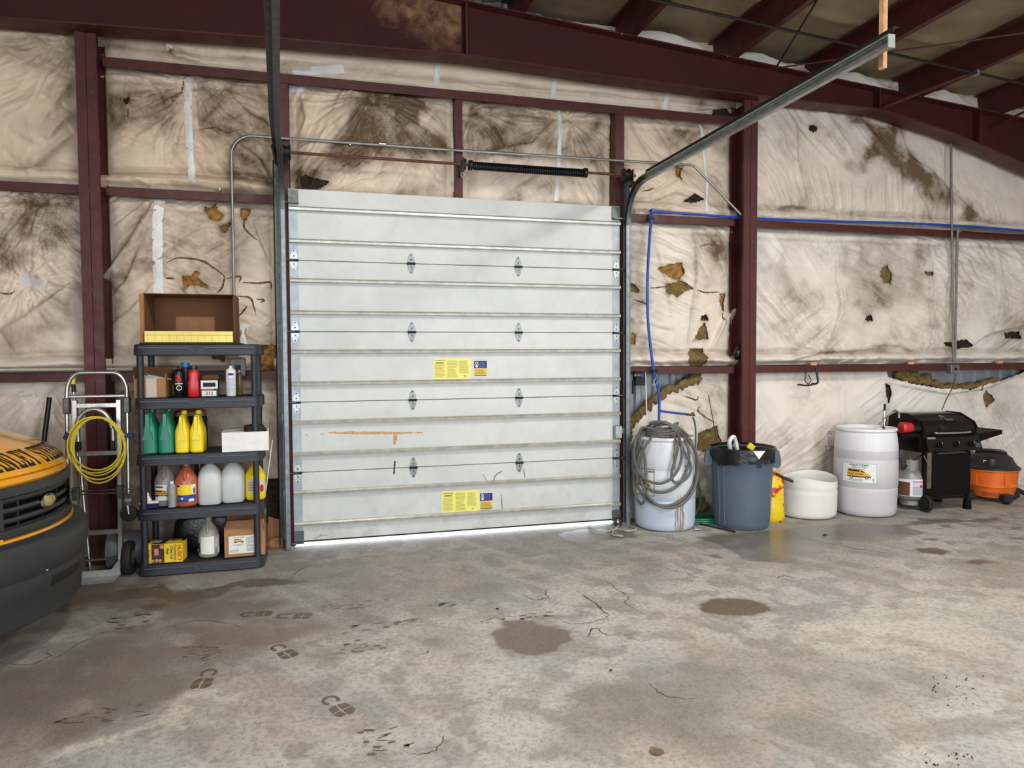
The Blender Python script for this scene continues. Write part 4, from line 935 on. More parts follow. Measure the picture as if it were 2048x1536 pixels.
track(3.105, 'shiny metal door track on the right with a free end held by wood', -1, [(3.105, -.42, 3.264), (3.12, -1.8, 3.268), (3.135, -3.24, 3.272)], True)
p = WZ(1765, 112, 3.23)
d_ = ray(1766, 92); q_ = CAM+d_*(3.21-CAM[0])/d_[0]; MB().box((q_[0], q_[1], 3.90), (.028, .034, 1.42), None, .002).build('hanger_board', WOOD); tag(bpy.data.objects['hanger_board'], 'pale wooden board hanging the free end of the right track', 'board')
# torsion shaft
sh = thing('torsion_shaft', 'rusty torsion shaft with black spring above the garage door', 'door spring', (0, 0, 0)); zs = 3.372; ys = -.1
MB().cyl((-.03, ys, zs), (3.17, ys, zs), .0127, 12).build('shaft', M('rusty_tube', (104, 58, 48), .6, .3, .25, 30), sh)
pts = []; x0, x1, nt = 1.585, 2.645, 62
for i in range(nt*10+1):
    a = 2*math.pi*i/10; pts.append((x0+(x1-x0)*i/(nt*10), ys+.031*math.cos(a), zs-.008+.031*math.sin(a)))
MB().tube(pts, .0086, 5).build('spring', M('black_spring_steel', (24, 25, 27), .4, .6, .1), sh)
for x in (1.565, 2.66): MB().lathe([(.02, 0), (.045, 0), (.045, .03), (.02, .03)], (x-.015, ys, zs-.004), 18, 'x').build('winding_cone', DARKMETAL, sh)
for x, s in ((.0, 1), (3.07, -1)):
    MB().lathe([(.02, -.03), (.062, -.03), (.062, -.02), (.05, -.016), (.05, .018), (.062, .022), (.062, .03), (.02, .03)], (x, ys, zs), 22, 'x').build('cable_drum', DARKMETAL, sh)
    mb = MB(); mb.span((x-s*.06-.004, ys-.05, zs-.09), (x-s*.06+.004, .084, zs+.05)); mb.build('end_bearing_plate', DKSTEEL, sh, smooth=False)
mb = MB(); mb.span((1.49, ys-.05, zs-.07), (1.5, .084, zs+.05)); mb.lathe([(.013, 0), (.05, 0), (.05, .02), (.013, .02)], (1.5, ys, zs), 16, 'x'); mb.build('centre_bracket', DARKMETAL, sh)
MB().tube(arc_pts((1.5, ys-.02, zs-.1), .025, 0, 340, 12), .006, 6).build('hook', GALV, sh)
rod('lift_cable', 'thin black lift cable beside the left door track', 'cable', (-.115, -.045, .05), (-.112, -.07, 3.31), .006, BLACKP, 6)

# ================================================================ CONDUITS AND HOSES ON THE WALL
def pipe(name, label, cat, pts, r, mat, n=1, seg=10):
    o = MB().tube(smooth_path(pts, n) if n > 1 else pts, r, seg).build(name, mat); tag(o, label, cat); return o
yc = .045
c0 = [(-.455, yc, 1.72), (-.452, yc, 3.36)]+[(-.452+.17-.17*math.cos(a), yc, 3.36+.17*math.sin(a)) for a in np.linspace(.15, math.pi/2, 8)]+[(1.4, yc-.01, 3.532), (3.75, yc-.06, 3.537)]
c0 += [(3.80+.1*math.sin(a), yc-.06, 3.437+.1*math.cos(a)) for a in np.linspace(.1, .75, 4)]+[(4.37, yc-.06, 3.08)]
t_ = thing('steel_conduit', 'shiny steel conduit arching over the door from shelf to right column', 'conduit', (0, 0, 0))
MB().tube(c0, .0125, 10).build('pipe', M('dull_conduit_zinc', (150, 150, 146), .42, .75, .12), t_)
for px, py in ((440, 378), (700, 287), (928, 296), (1243, 323)): q = WY(px, py, yc+.0); MB().box((q[0], yc+.015, q[2]), (.016, .05, .034), None, .003).build('strap', GALV, t_)
for px, py in ((765, 284), (1362, 326)): q = WY(px, py, yc-.02); MB().cyl((q[0]-.03, yc-.02, 3.534), (q[0]+.03, yc-.02, 3.534), .016, 10).build('coupling', GALV, t_)
q = WY(475, 735, -.02); t_ = thing('switch_box', 'small grey metal switch box behind the shelf at the conduit end', 'switch box', (q[0], .03, q[2]-.06))
MB().box((0, 0, .06), (.12, .05, .15), None, .006).build('cover_plate', M('grey_box_metal', (120, 122, 122), .5, .4), t_); MB().box((0, -.027, .05), (.045, .008, .06)).build('toggle_recess', DARKMETAL, t_)
pipe('wall_pipe', 'thin white pipe along the lower left girt', 'pipe', [(-3.9, .03, 1.575), (-1.6, .03, 1.572), (-1.3, -.02, 1.572), (-.75, .03, 1.572)], .011, M('aged_white_pipe', (190, 184, 170), .5, 0, .1), 4)
BLUE = M('blue_air_line', (30, 74, 178), .35, 0, .1)
hz = [(x, y_, 3.085-.02*math.sin((x-3.4)*1.3)) for x, y_ in ((3.40, .06), (3.7, .06), (4.1, .06), (4.4, .06), (4.8, .06), (5.5, .06), (6.5, .06), (7.6, .06), (9.0, .06))]
pipe('air_hose', 'blue air hose lying along the upper right girt', 'hose', hz, .0125, BLUE, 6)
vz = [tuple(WY(x, y, .03)) for x, y in ((1304, 424), (1299, 480), (1295, 560), (1296, 640), (1303, 710), (1308, 745), (1318, 790), (1318, 846))]
t_ = thing('air_hose', 'blue air hose dropping down beside the garage door', 'hose', (0, 0, 0))
MB().tube(smooth_path(vz, 8), .0135, 10).build('hose', BLUE, t_)
MB().box(tuple(WY(1305, 421, .04)), (.035, .035, .035), None, .004).build('elbow', BLUE, t_)
for px, py in ((1303, 437), (1310, 742)):
    q = WY(px, py, .02); mb = MB(); mb.box((q[0], .03, q[2]), (.06, .03, .022), None, .004); mb.build('clamp', DARKMETAL, t_)
br = [tuple(WY(x, y, .02)) for x, y in ((1320, 822), (1350, 826), (1378, 829))]
MB().tube(br, .0115, 10).build('branch', BLUE, t_)
q = WY(1384, 830, .0); mb = MB(); mb.cyl((q[0]-.06, q[1], q[2]+.006), (q[0]+.03, q[1], q[2]-.004), .011, 10); mb.box((q[0]+.01, q[1], q[2]+.012), (.03, .02, .03), None, .003); mb.build('brass_valve', M('old_brass', (120, 98, 62), .45, .7, .2), t_)
q = WY(1311, 762, -.0); MB().tube([(q[0]-.03, 0, q[2]-.05), (q[0]+.0, 0, q[2]+.035), (q[0]+.03, 0, q[2]+.0), (q[0]-.01, 0, q[2]-.05)], .004, 6).build('wire_hook', GALV, t_)
GREEN = M('green_garden_hose', (22, 112, 74), .45, 0, .15)
gh = [tuple(WY(x, y, -.02)) for x, y in ((1386, 834), (1391, 855), (1391, 900), (1394, 950), (1400, 985), (1399, 1010), (1390, 1030))]
pipe('garden_hose', 'green garden hose hanging from the brass valve', 'hose', gh, .009, GREEN, 8)
q = WZ(1408, 1043); gl = [(q[0]+.22*math.cos(a)*(1-.05*k), q[1]+.13*math.sin(a)*(1-.04*k), .012+.018*k) for k in range(3) for a in np.linspace(0, 6.283, 18)[:-1]]
pipe('garden_hose', 'coil of green garden hose on the floor beside the trash can', 'hose', gl, .01, GREEN, 3)
COND = M('weathered_conduit', (134, 130, 124), .45, .6, .15)
q0, q1 = WY(1903, 295, .04), WY(1905, 730, .04)
pipe('steel_conduit', 'long vertical conduit dropping from the rafter at the far right', 'conduit', [(q0[0]-.01, .04, 4.0), (q1[0], .03, 1.56)], .013, COND)
q2 = WY(1912, 455, .04); xx = WY(1910, 730, .03)[0]
pipe('steel_conduit', 'shorter bent conduit beside the vertical conduit at far right', 'conduit', [(xx, .03, 1.56), (xx, .03, 2.95), (xx+.02, .03, 3.02), (xx+.09, .03, 3.055), (xx+.4, .04, 3.05), (9.0, .04, 3.05)], .013, COND, 4)
q = WY(1905, 738, .03); t_ = thing('junction_box', 'grey junction box on the lower girt below the two conduits', 'junction box', (q[0]+.02, .045, q[2]-.05))
MB().box((0, 0, .05), (.12, .075, .1), None, .006).build('box', COND, t_); MB().cyl((0, -.038, .05), (0, -.05, .05), .016, 12).build('knockout', DARKMETAL, t_)
pipe('black_cable', 'thin black cable sagging from junction box toward the grill', 'cable', [tuple(WY(x, y, .03)) for x, y in ((1912, 748), (1905, 775), (1892, 800), (1884, 820))], .005, BLACKP, 6, 6)
# ================================================================ RIGHT SIDE: DRUMS, CAN, TUB, GRILL, VAC
def poly_mat(name, col, dirtcol=(150, 140, 120), sss=.12, amt=.5, level=None, fill=None):
    t = NT(name); sp = t.n('ShaderNodeSeparateXYZ'); t.l(t.co, sp.inputs[0])
    c = t.mix(t.ramp(t.noise(4, 5), [(.3, 0.0), (.7, 1.0)]), tuple(x*.95 for x in srgb(*col)), srgb(*col))
    if level:   # contents showing through the translucent wall up to the fill level
        c = t.mix(t.ramp(sp.outputs[2], [(level-.004, 1.0), (level+.004, 0.0)]), c, srgb(*fill))
    mp = t.n('ShaderNodeMapping'); mp.inputs['Scale'].default_value = (9, 9, 1.2); t.l(t.co, mp.inputs['Vector'])
    dr = t.ramp(t.noise(2.4, 7, .7, .3, mp.outputs[0]), [(.56, 0.0), (.8, amt)])
    c = t.mix(dr, c, srgb(*dirtcol))
    m = t.set(c, .38)
    t.b.inputs['Subsurface Weight'].default_value = sss; t.b.inputs['Subsurface Radius'].default_value = (.05, .05, .06); t.b.inputs['Subsurface Scale'].default_value = .5
    return m
DR1 = poly_mat('bluish_white_drum_plastic', (216, 220, 226), level=.33, fill=(196, 208, 224)); DR2 = poly_mat('cool_white_drum_plastic', (226, 227, 232), amt=.2, level=.68, fill=(204, 201, 206))
def drum(loc, label, mat, r, h, liquid=None):
    t = thing('plastic_drum', label, 'drum', loc)
    a = r
    prof = [(a*.72, .0), (a*.88, .008), (a*.94, .03), (a*.965, .07), (a*.985, h*.30), (a*.985, h*.315), (a*.972, h*.325), (a*.972, h*.335), (a*.995, h*.345), (a*1.0, h*.5), (a*.998, h*.64), (a*.985, h*.65), (a*.985, h*.66), (a*.998, h*.67), (a*.985, h*.8), (a*.955, h*.9), (a*.93, h*.945), (a*.915, h*.955), (a*.93, h*.965), (a*.955, h*.972), (a*.955, h*.99), (a*.94, h), (a*.9, h), (a*.89, h*.985), (a*.87, h*.962), (a*.5, h*.968), (0.001, h*.968)]
    MB().lathe(prof, (0, 0, 0), 64).build('shell', mat, t, angle=50)
    for k in (-1, 1): MB().cyl((k*r*.6, .02, h*.962), (k*r*.6, .02, h*.985), .034, 18).build('bung', mat, t)
    return t
d1 = (3.45, -.165, 0); R1, H1 = .298, .885
t1 = drum(d1, 'bluish white plastic drum draped with grey hose beside the door', DR1, R1, H1)
d2 = (5.73, -.235, 0); R2, H2 = .305, .90
t2 = drum(d2, 'white plastic drum with a hand pump and a van label', DR2, R2, H2)
def face_phi(c): return math.atan2(CAM[1]-c[1], CAM[0]-c[0])
# labels, printed on bent paper
def drum_label(t, c, r, px, py, w, h, border, seed):
    q = WCYL(px, py, c[0], c[1], r); phi = math.atan2(q[1]-c[1], q[0]-c[0]); mp = cyl_map(0, 0, r+.0008, phi, q[2])
    body, blk, hub = printed_van(w*.66)
    yy = -.06*h
    sh = lambda L: [move2d(s, 0, yy) for s in L]
    ttl = [move2d(text2d('STANLEY STEEMER', h*.115, .015, .95), 0, .40*h), move2d(text2d('GREEN SOFT PLUS' if seed == 2 else 'DEGREASER', h*.085, .012, .95), 0, .29*h)]
    decal([('label_edge', border, [rect2d(-w/2, -h/2, w/2, h/2, 14)]), ('label_sheet', PAPER, [rect2d(-w/2+.006, -h/2+.006, w/2-.006, h/2-.006, 14)]), ('printed_van', VANYEL, sh([body])), ('van_details', INK, sh(blk)+ttl), ('van_hubs', PAPER, sh(hub)), ('fine_print', GREYINK, bars2d(-.3*w, .17*h, .35*w, .22*h, 1, .5, seed)+bars2d(-.28*w, -.42*h, .25*w, -.3*h, 2, .35, seed)+bars2d(.38*w, -.42*h, .44*w, -.22*h, 4, .5, seed))], mp, t, .0006, .02)
drum_label(t1, d1, R1, 1287, 963, .235, .255, INK, 1)
drum_label(t2, d2, R2, 1717, 946, .335, .2, M('pale_green_edge', (150, 196, 186), .6, 0, 0), 2)
# brown drips down drum 1
DRIP = M('brown_dribble', (156, 132, 96), .6, 0, .2, 50)
for k, (x, y0, y1, w) in enumerate(((1362, 960, 1062, .006), (1370, 930, 1005, .004), (1356, 990, 1064, .005), (1366, 1005, 1063, .008), (1352, 1010, 1062, .004), (1348, 880, 940, .012))):
    Q = [WCYL(x+random.uniform(-1.5, 1.5), y0+(y1-y0)*i/8, d1[0], d1[1], R1*(.99 if y0 > 900 else .985)+.001) for i in range(9)]
    mb = MB(); mb.tube([q-np.array(d1) for q in Q], [w*(.5+random.random()*.7) for _ in Q], 5, flat=.35); mb.build('dried_drip', DRIP, t1)
# grey hose coiled over drum 1
def hose_pt(px, py, R):
    q = WCYL(px, py, d1[0], d1[1], R)
    if q[2] > H1-.03: q = WY(px, py, q[1]+min(.22, (q[2]-H1+.03)*2.2))
    return q
loops = [(1330, 930, 64, 82, .0), (1322, 915, 56, 70, .02), (1338, 938, 58, 78, .035), (1316, 905, 48, 62, .05)]
path = []
for k, (cx, cy, rx, ry, lift) in enumerate(loops):
    for a in np.linspace(90, 450, 26)[:-1]:
        a = math.radians(a+k*12); path.append(hose_pt(cx+rx*math.cos(a), cy-ry*math.sin(a), R1+.018+lift+.008*math.sin(3*a)))
th = thing('water_hose', 'grey rubber hose coiled over the top of the bluish drum', 'hose', d1)
loc = lambda P: [p-np.array(d1) for p in P]
HOSE = M('grey_rubber_hose', (98, 98, 94), .55, 0, .14, 40)
MB().tube(smooth_path(loc(path), 3), .0135, 10).build('coil', HOSE, th)
lp = [hose_pt(x, y, R1+.03) for x, y in ((1300, 868), (1278, 900), (1268, 950), (1270, 985), (1282, 1008), (1291, 990), (1291, 940), (1288, 905), (1278, 880), (1290, 862))]
MB().tube(smooth_path(loc(lp), 6), .0125, 10).build('coil', HOSE, th)
lp = [hose_pt(x, y, R1+.05) for x, y in ((1345, 868), (1356, 890), (1350, 920), (1343, 948), (1350, 965), (1372, 958), (1382, 935), (1370, 905), (1352, 880), (1335, 865))]
MB().tube(smooth_path(loc(lp), 6), .0125, 10).build('coil', HOSE, th)
for k in range(3):
    lp = [(.2*math.cos(a)*(1-.12*k)-.02*k, .17*math.sin(a)*(1-.1*k)-.02, H1+.012+.022*k+.006*math.sin(4*a)) for a in np.linspace(0, 6.283, 26)[:-1]]
    MB().tube(lp, .0125, 10, closed=True).build('coil', HOSE, th)
lp = [WY(x, y, -.12) for x, y in ((1262, 790), (1260, 850), (1258, 900), (1256, 960), (1262, 1010))]
pipe('black_cable', 'dark cable hanging between the drum and the door track', 'cable', [(p[0]+.02, p[1]+.13, p[2]) for p in lp], .008, M('dark_grey_cable', (72, 72, 70), .5, 0, .1), 6, 8)
# door opener box and pale cord
q = WY(1275, 757, -.02); t_ = thing('opener_box', 'dark metal control box on the girt beside the door', 'control box', (q[0]+.02, .03, q[2]-.07))
MB().box((.02, 0, .07), (.11, .07, .14), None, .008).build('housing', DARKMETAL, t_); MB().cyl((-.05, -.03, .1), (.01, -.045, .1), .02, 14).build('pulley', DKSTEEL, t_); MB().cyl((.03, -.036, .1), (.03, -.05, .1), .016, 14).build('blue_button', BLUEINK, t_); MB().tube([(-.04, 0, .06), (-.05, -.01, .0), (-.05, -.01, -.08)], .012, 8).build('strain_relief', DARKMETAL, t_)
pipe('pale_cord', 'pale cord hanging down from the control box behind the drum', 'cord', [tuple(WY(x, y, .02)) for x, y in ((1284, 748), (1290, 745), (1292, 775), (1293, 820), (1294, 860))], .006, PAPER, 6, 6)
# trash can
tc = (4.185, -.345, 0); CANM = M('slate_blue_can_plastic', (84, 100, 116), .5, 0, .06, 6)
t_ = thing('trash_can', 'slate grey round trash can lined with a black bag', 'trash can', tc)
prof = [(.22, .0), (.245, .006), (.258, .03), (.262, .06), (.28, .46), (.287, .66), (.296, .67), (.298, .72), (.304, .73), (.306, .76), (.296, .762), (.28, .745), (.262, .1), (.2, .06), (.001, .06)]
MB().lathe(prof, (0, 0, 0), 56).build('body', CANM, t_, angle=40)
phi0 = face_phi(tc)
MBb = MB()
for dphi, wd in ((-.75, .05), (.18, .55)):
    pass
rib = []
for a in np.linspace(-.62, 1.2, 26): rib.append((.272+.018*.9, a, .62+.02*math.sin((a+.62)*1.72)))
MB().tube([((r)*math.cos(phi0+a), r*math.sin(phi0+a), z) for r, a, z in rib], .006, 6).build('moulded_rib', CANM, t_)
for a in (-.85, -.62, 1.2): MB().tube([((.262+.022*(z/.6))*math.cos(phi0+a), (.262+.022*(z/.6))*math.sin(phi0+a), z) for z in np.linspace(.05, .62, 8)], .006, 6).build('moulded_rib', CANM, t_)
for s in (-1, 1):
    a = phi0+s*1.45; c, q_ = math.cos(a), math.sin(a); nx, ny = -q_, c
    mb = MB()
    V = []
    for (o_, z) in ((.28, .60), (.33, .585), (.352, .60), (.35, .66), (.335, .735), (.3, .745)):
        for w in (-.075, .075): V.append((c*o_+nx*w, q_*o_+ny*w, z))
    mb.add(V, [(2*i, 2*i+1, 2*((i+1) % 6)+1, 2*((i+1) % 6)) for i in range(6)]+[(0, 2, 4, 6, 8, 10), (1, 3, 5, 7, 9, 11)]); mb.build('handle', CANM, t_, angle=25)
mp = cyl_map(0, 0, .296, phi0, 0)
decal([('embossed_name', INK, [move2d(text2d('BRUTE', .062, .02, 1.15), .165, .655)])], mp, t_, .004, .02)
decal([('embossed_badge', INK, [rect2d(.14, .605, .19, .625)])], mp, t_, .0015)
BAG = M('black_bin_bag', (20, 20, 22), .28, 0, .2, 30, .35, 40)
A, T = np.meshgrid(np.linspace(0, 2*math.pi, 90), np.linspace(0, 1, 16), indexing='ij')
nz = fbm(np.cos(A)*3+9, np.sin(A)*3+T*2, 3, 5); low = .07+.10*np.clip(np.cos(A-phi0+.45), 0, 1)**2+.12*np.clip(np.cos(A-phi0-1.4), 0, 1)**6
Rr = np.where(T < .35, .24+.066*(T/.35)**.6, .313+.012*nz*(T-.35)); Zz = np.where(T < .35, .70+.075*np.sin(T/.35*math.pi/2), .778-low*(.4+1.0*nz)*((T-.35)/.65))
MB().grid(np.stack([(Rr+.006*nz)*np.cos(A), (Rr+.006*nz)*np.sin(A), Zz+.006*(nz-.5)], -1)).build('bin_liner', BAG, t_, angle=180)
q = WCYL(1518, 900, tc[0], tc[1], .33)-np.array(tc)
a0 = math.atan2(q[1], q[0]); f = lambda a, z, r=.332: (r*math.cos(a), r*math.sin(a), z)
MB().add([f(a0-.17, .765), f(a0+.2, .765), f(a0, .69), f(a0-.17, .765, .30), f(a0+.2, .765, .30)], [(0, 2, 1), (0, 1, 4, 3)]).build('paper_scrap', PAPER, t_, smooth=False)
tag(MB().tube(smooth_path([(tc[0]-.13, tc[1], .74), (tc[0]-.15, tc[1]-.02, .82), (tc[0]-.11, tc[1]-.02, .87), (tc[0]-.07, tc[1], .82), (tc[0]-.05, tc[1], .74)], 5), [.02]*21, 6).build('white_bag', WHITEP), 'white plastic bag loop sticking out of the trash can', 'plastic bag')
tag(MB().box((tc[0]+.1, tc[1], .76), (.07, .03, .06), ROT('Y', 35), .004).build('yellow_wrapper', YELINK), 'scrap of yellow wrapper in the trash can', 'wrapper')
rod('metal_rod', 'thin dark rod leaning on the wall above the trash can', 'rod', WY(1434, 885, -.1), WY(1417, 790, .06), .004, DARKMETAL, 6)
rod('metal_rod', 'black rod lying on the floor at the foot of the trash can', 'rod', (WZ(1400, 1050)[0], WZ(1400, 1050)[1], .012), (WZ(1463, 1061)[0]-.02, WZ(1463, 1061)[1]-.09, .012), .008, BLACKP, 8)
# yellow bag behind the can with a dark strap
q = WZ(1553, 1046); t_ = thing('product_bag', 'crumpled yellow and red bag between trash can and white tub', 'bag', (q[0]+.02, q[1]+.06, 0))
BAGY = NT('yellow_red_bag_print'); f_ = BAGY.ramp(BAGY.noise(7, 3, .6, .5), [(.52, 0.0), (.58, 1.0)])
BAGY.bump(BAGY.noise(18, 4), .5, .02); BAGYM = BAGY.set(BAGY.mix(f_, srgb(242, 206, 30), srgb(196, 44, 40)), .35)
secs = [(0, 0, 0, .085, .05, 2.6), (.03, 0, 0, .10, .065, 2.6), (.15, .005, 0, .095, .06, 2.4), (.28, .01, 0, .085, .045, 2.2), (.36, .0, 0, .10, .05, 2.2), (.42, .02, 0, .075, .035, 2.2), (.47, -.01, 0, .06, .012, 2), (.5, .01, 0, .07, .006, 2)]
MB().loft(secs, 20).build('bag_body', BAGYM, t_, angle=180)
MB().tube([(.0, -.02, .48), (.1, -.03, .43), (.17, -.05, .40)], [.015, .014, .014], 6).build('strap', M('brown_strap', (70, 30, 24), .6), t_)
# tub
tb = (5.085, -.14, 0); t_ = thing('cut_drum_tub', 'low white open tub cut from a drum between can and drum', 'tub', tb); r = .292
TUBM = poly_mat('scuffed_white_tub', (228, 228, 224), (170, 166, 156), .08, .35)
A, T = np.meshgrid(np.linspace(0, 2*math.pi, 97), np.linspace(0, 1, 60), indexing='ij')
PO = [(0, 0), (.2, .0), (.265, .006), (.285, .03), (.29, .08), (.294, .28), (.287, .29), (.294, .30), (.292, .40), (.284, .40), (.283, .3), (.278, .05), (.24, .02), (.0, .02)]
L = np.concatenate([[0], np.cumsum([math.hypot(PO[i+1][0]-PO[i][0], PO[i+1][1]-PO[i][1]) for i in range(len(PO)-1)])]); L /= L[-1]
RR = np.interp(T, L, [p[0] for p in PO]); ZZ = np.interp(T, L, [p[1] for p in PO]); rimw = sst(.3, .4, ZZ)
ZZ = ZZ+rimw*.025*np.sin(A*2+.4); RR = RR*(1+.04*rimw*np.sin(A*2+1.2))
MB().grid(np.stack([RR*np.cos(A), RR*np.sin(A), ZZ], -1)).build('shell', TUBM, t_, angle=50)
# pump on drum 2
q = WY(1768, 850, d2[1]+.06); t_ = thing('drum_pump', 'chrome hand pump with curved spout on the white drum', 'pump', (q[0], d2[1]+.06, H2*.962))
MB().lathe([(.03, 0), (.03, .03), (.02, .035), (.02, .07), (.026, .075), (.026, .11), (.016, .12), (.016, .15)], (0, 0, 0), 16).build('pump_body', CHROME, t_)
MB().tube(smooth_path([(.0, 0, .11), (.05, -.005, .14), (.11, -.01, .185), (.155, -.012, .185), (.178, -.014, .15), (.182, -.014, .11)], 6), .011, 10).build('spout', CHROME, t_)
MB().cyl((0, 0, .15), (.004, 0, .2), .009, 8).build('plunger_rod', CHROME, t_); MB().cyl((.004, 0, .19), (.008, 0, .265), .012, 10).build('plunger_grip', BLACKP, t_); MB().cyl((0, 0, .0), (0, 0, .02), .036, 16).build('bung_ring', BLACKP, t_)
# gas grill
gc = (6.62, -.17, 0); GRZ = -.04
GB = M('black_grill_enamel', (12, 12, 13), .3, 0, .15, 20, Specular_IOR_Level=.35); GB2 = M('black_grill_satin', (7, 7, 8), .55, 0, .15, 20, Specular_IOR_Level=.2)
g = thing('gas_grill', 'black gas grill on a cart beside the orange vacuum', 'grill', gc, GRZ)
for sx in (-.27, .27):
    for sy in (-.22, .16): MB().span((sx-.018, sy-.018, .03 if sx < 0 else 0.0), (sx+.018, sy+.018, .66)).build('leg', GB2, g, smooth=False)
MB().span((-.29, -.24, .13), (.29, .18, .15), .003).build('base_shelf', GB2, g)
MB().span((-.20, -.246, .16), (.29, -.236, .62), .003).build('front_panel', GB2, g)
MB().cyl((-.15, -.255, .615), (.22, -.255, .615), .006, 8).build('panel_trim', CHROME, g)
MB().loft([(.62, 0, -.02, .30, .21, 6), (.66, 0, -.02, .325, .235, 6), (.80, 0, -.02, .335, .245, 6)], 40).build('firebox', GB, g, angle=30)
MB().prism([(-.30, .64), (-.345, .655), (-.30, .79), (-.25, .79), (-.25, .64)], -.335, .335, 'x').build('control_panel', GB, g, smooth=False)
for x in (-.19, 0.02, .21):
    k = thing('control_knob', '', '', (0, 0, 0)); 
    for key in list(k.keys()): del k[key]
    k.parent = g; k.location = (x, -.33, .715); k.rotation_euler = (math.radians(-18), 0, 0)
    MB().lathe([(.03, 0), (.03, -.008), (.022, -.012), (.02, -.03), (.001, -.03)], (0, 0, 0), 20, 'y').build('dial', GB2, k); MB().box((0, -.034, 0), (.012, .012, .044), None, .003).build('grip', BLACKP, k); MB().box((0, -.041, .012), (.003, .002, .018)).build('pointer', PAPER, k)
decal([('badge', GREYINK, [rect2d(-.05, -.01, .05, .01)])], flat_map((-.27, -.305, .785), (1, 0, 0), (0, .3, .95), (0, -1, .2)), g)
decal([('rating_plate', M('dull_blue_plate', (70, 74, 96), .5, 0, 0), [rect2d(-.03, -.025, .03, .025)])], flat_map((.285, -.334, .70), (1, 0, 0), (0, .2, .95), (0, -1, .2)), g)
lid = MB().prism([(-.25, .80), (-.27, .88), (-.235, .935), (-.06, 1.015), (.11, 1.02), (.20, .97), (.215, .80)], -.33, .33, 'x').build('lid', GB, g, angle=50)
for sx in (-1, 1): MB().prism([(-.255, .80), (-.275, .885), (-.238, .942), (-.06, 1.022), (.112, 1.027), (.206, .975), (.22, .80)], sx*.318, sx*.342, 'x').build('lid_end_casting', GB2, lid, angle=40)
mb = MB(); mb.tube(smooth_path([(-.22, -.28, .84), (-.2, -.315, .835), (0, -.322, .832), (.2, -.315, .835), (.22, -.28, .84)], 5), .010, 8); mb.build('lid_handle', CHROME, lid)
MB().lathe([(.03, 0), (.03, .006), (.024, .01), (.001, .01)], (0, 0, 0), 20).xf(Matrix.Translation((.02, -.13, .985)) @ Matrix.Rotation(math.radians(25), 4, 'X')).build('thermometer', CHROME, lid)
MB().box((.06, -.19, .96), (.1, .04, .006), ROT('X', 24), .002).build('name_plate', M('dull_name_plate', (120, 120, 116), .4, .6), lid)
MB().prism([(-.24, .79), (-.24, .83), (.17, .83), (.17, .79)], -.565, -.34, 'x').build('side_shelf', GB2, g, smooth=False)
mb = MB(); mb.prism([(-.20, .75), (-.20, .79), (.14, .79), (.14, .75)], .34, .36, 'x'); mb.add([(.35, -.22, .80), (.72, -.22, .835), (.72, .16, .835), (.35, .16, .80), (.35, -.22, .70), (.72, -.22, .79), (.72, .16, .79), (.35, .16, .70)], [(0, 1, 2, 3), (7, 6, 5, 4), (0, 4, 5, 1), (1, 5, 6, 2), (2, 6, 7, 3), (3, 7, 4, 0)]); mb.build('side_shelf', GB2, g, smooth=False)
for sy in (-.24, .16):
    w = MB().lathe([(.02, -.028), (.05, -.026), (.056, -.01), (.075, -.02), (.082, -.026), (.088, -.018), (.09, 0), (.088, .018), (.082, .026), (.02, .028)], (-.27, sy, .09), 28, 'x').build('wheel', BLACKRUB, g)
    sp = MB()
    for k in range(5):
        a = k*2*math.pi/5; sp.box((-.27, sy+.034*math.sin(a), .09+.034*math.cos(a)), (.05, .012, .05), ROT('X', -math.degrees(a)), .002)
    sp.build('spokes', GB2, w)
MB().prism([(-.25, 0), (-.19, 0), (-.2, .1), (-.24, .1)], .25, .31, 'x').build('foot', GB2, g, smooth=False)
MB().prism([(.13, 0), (.19, 0), (.18, .1), (.14, .1)], .25, .31, 'x').build('foot', GB2, g, smooth=False)
MB().tube(smooth_path([(-.1, -.2, .64), (-.28, -.2, .60), (-.36, -.12, .50), (-.42, -.08, .42)], 6), .008, 8).build('gas_hose', BLACKRUB, g); MB().cyl((-.30, -.24, .6), (-.2, -.24, .44), .005, 6).build('hook_rod', CHROME, g)
# propane tank
pt = (6.33, -.21, .0); t_ = thing('propane_tank', 'silver propane tank with a paper label under the grill shelf', 'propane tank', (6.315, -.225, 0))
TANK = M('silver_tank_paint', (146, 147, 144), .42, .3, .08, 12)
MB().lathe([(.085, .0), (.1, .0), (.1, .05), (.085, .05)], (0, 0, .055), 28).build('foot_ring', TANK, t_)
MB().lathe([(.04, .095), (.1, .11), (.14, .15), (.152, .20), (.153, .30), (.15, .36), (.13, .405), (.09, .435), (.035, .45), (.03, .47), (.001, .47)], (0, 0, -.01), 40).build('tank_shell', TANK, t_, angle=60)
mb = MB(); 
for a0, a1 in ((20, 150), (200, 330)):
    A = np.radians(np.linspace(a0, a1, 14)); V = []
    for a in A: V += [(.085*math.cos(a), .085*math.sin(a), .42), (.095*math.cos(a), .095*math.sin(a), .54), (.089*math.cos(a), .089*math.sin(a), .54), (.079*math.cos(a), .079*math.sin(a), .42)]
    mb.add(V, [(4*i+k, 4*i+(k+1) % 4, 4*i+4+(k+1) % 4, 4*i+4+k) for i in range(13) for k in range(4)])
mb.build('collar', TANK, t_, angle=40); mb = MB(); mb.cyl((0, 0, .46), (0, 0, .53), .016, 12); mb.cyl((0, 0, .5), (-.05, -.03, .5), .012, 10); mb.lathe([(.025, 0), (.03, .008), (.025, .016)], (0, 0, .53), 10); mb.build('valve', M('valve_brass', (150, 140, 110), .4, .8), t_)
ph = face_phi((6.315, -.225)); mp = cyl_map(0, 0, .1535, ph, .25)
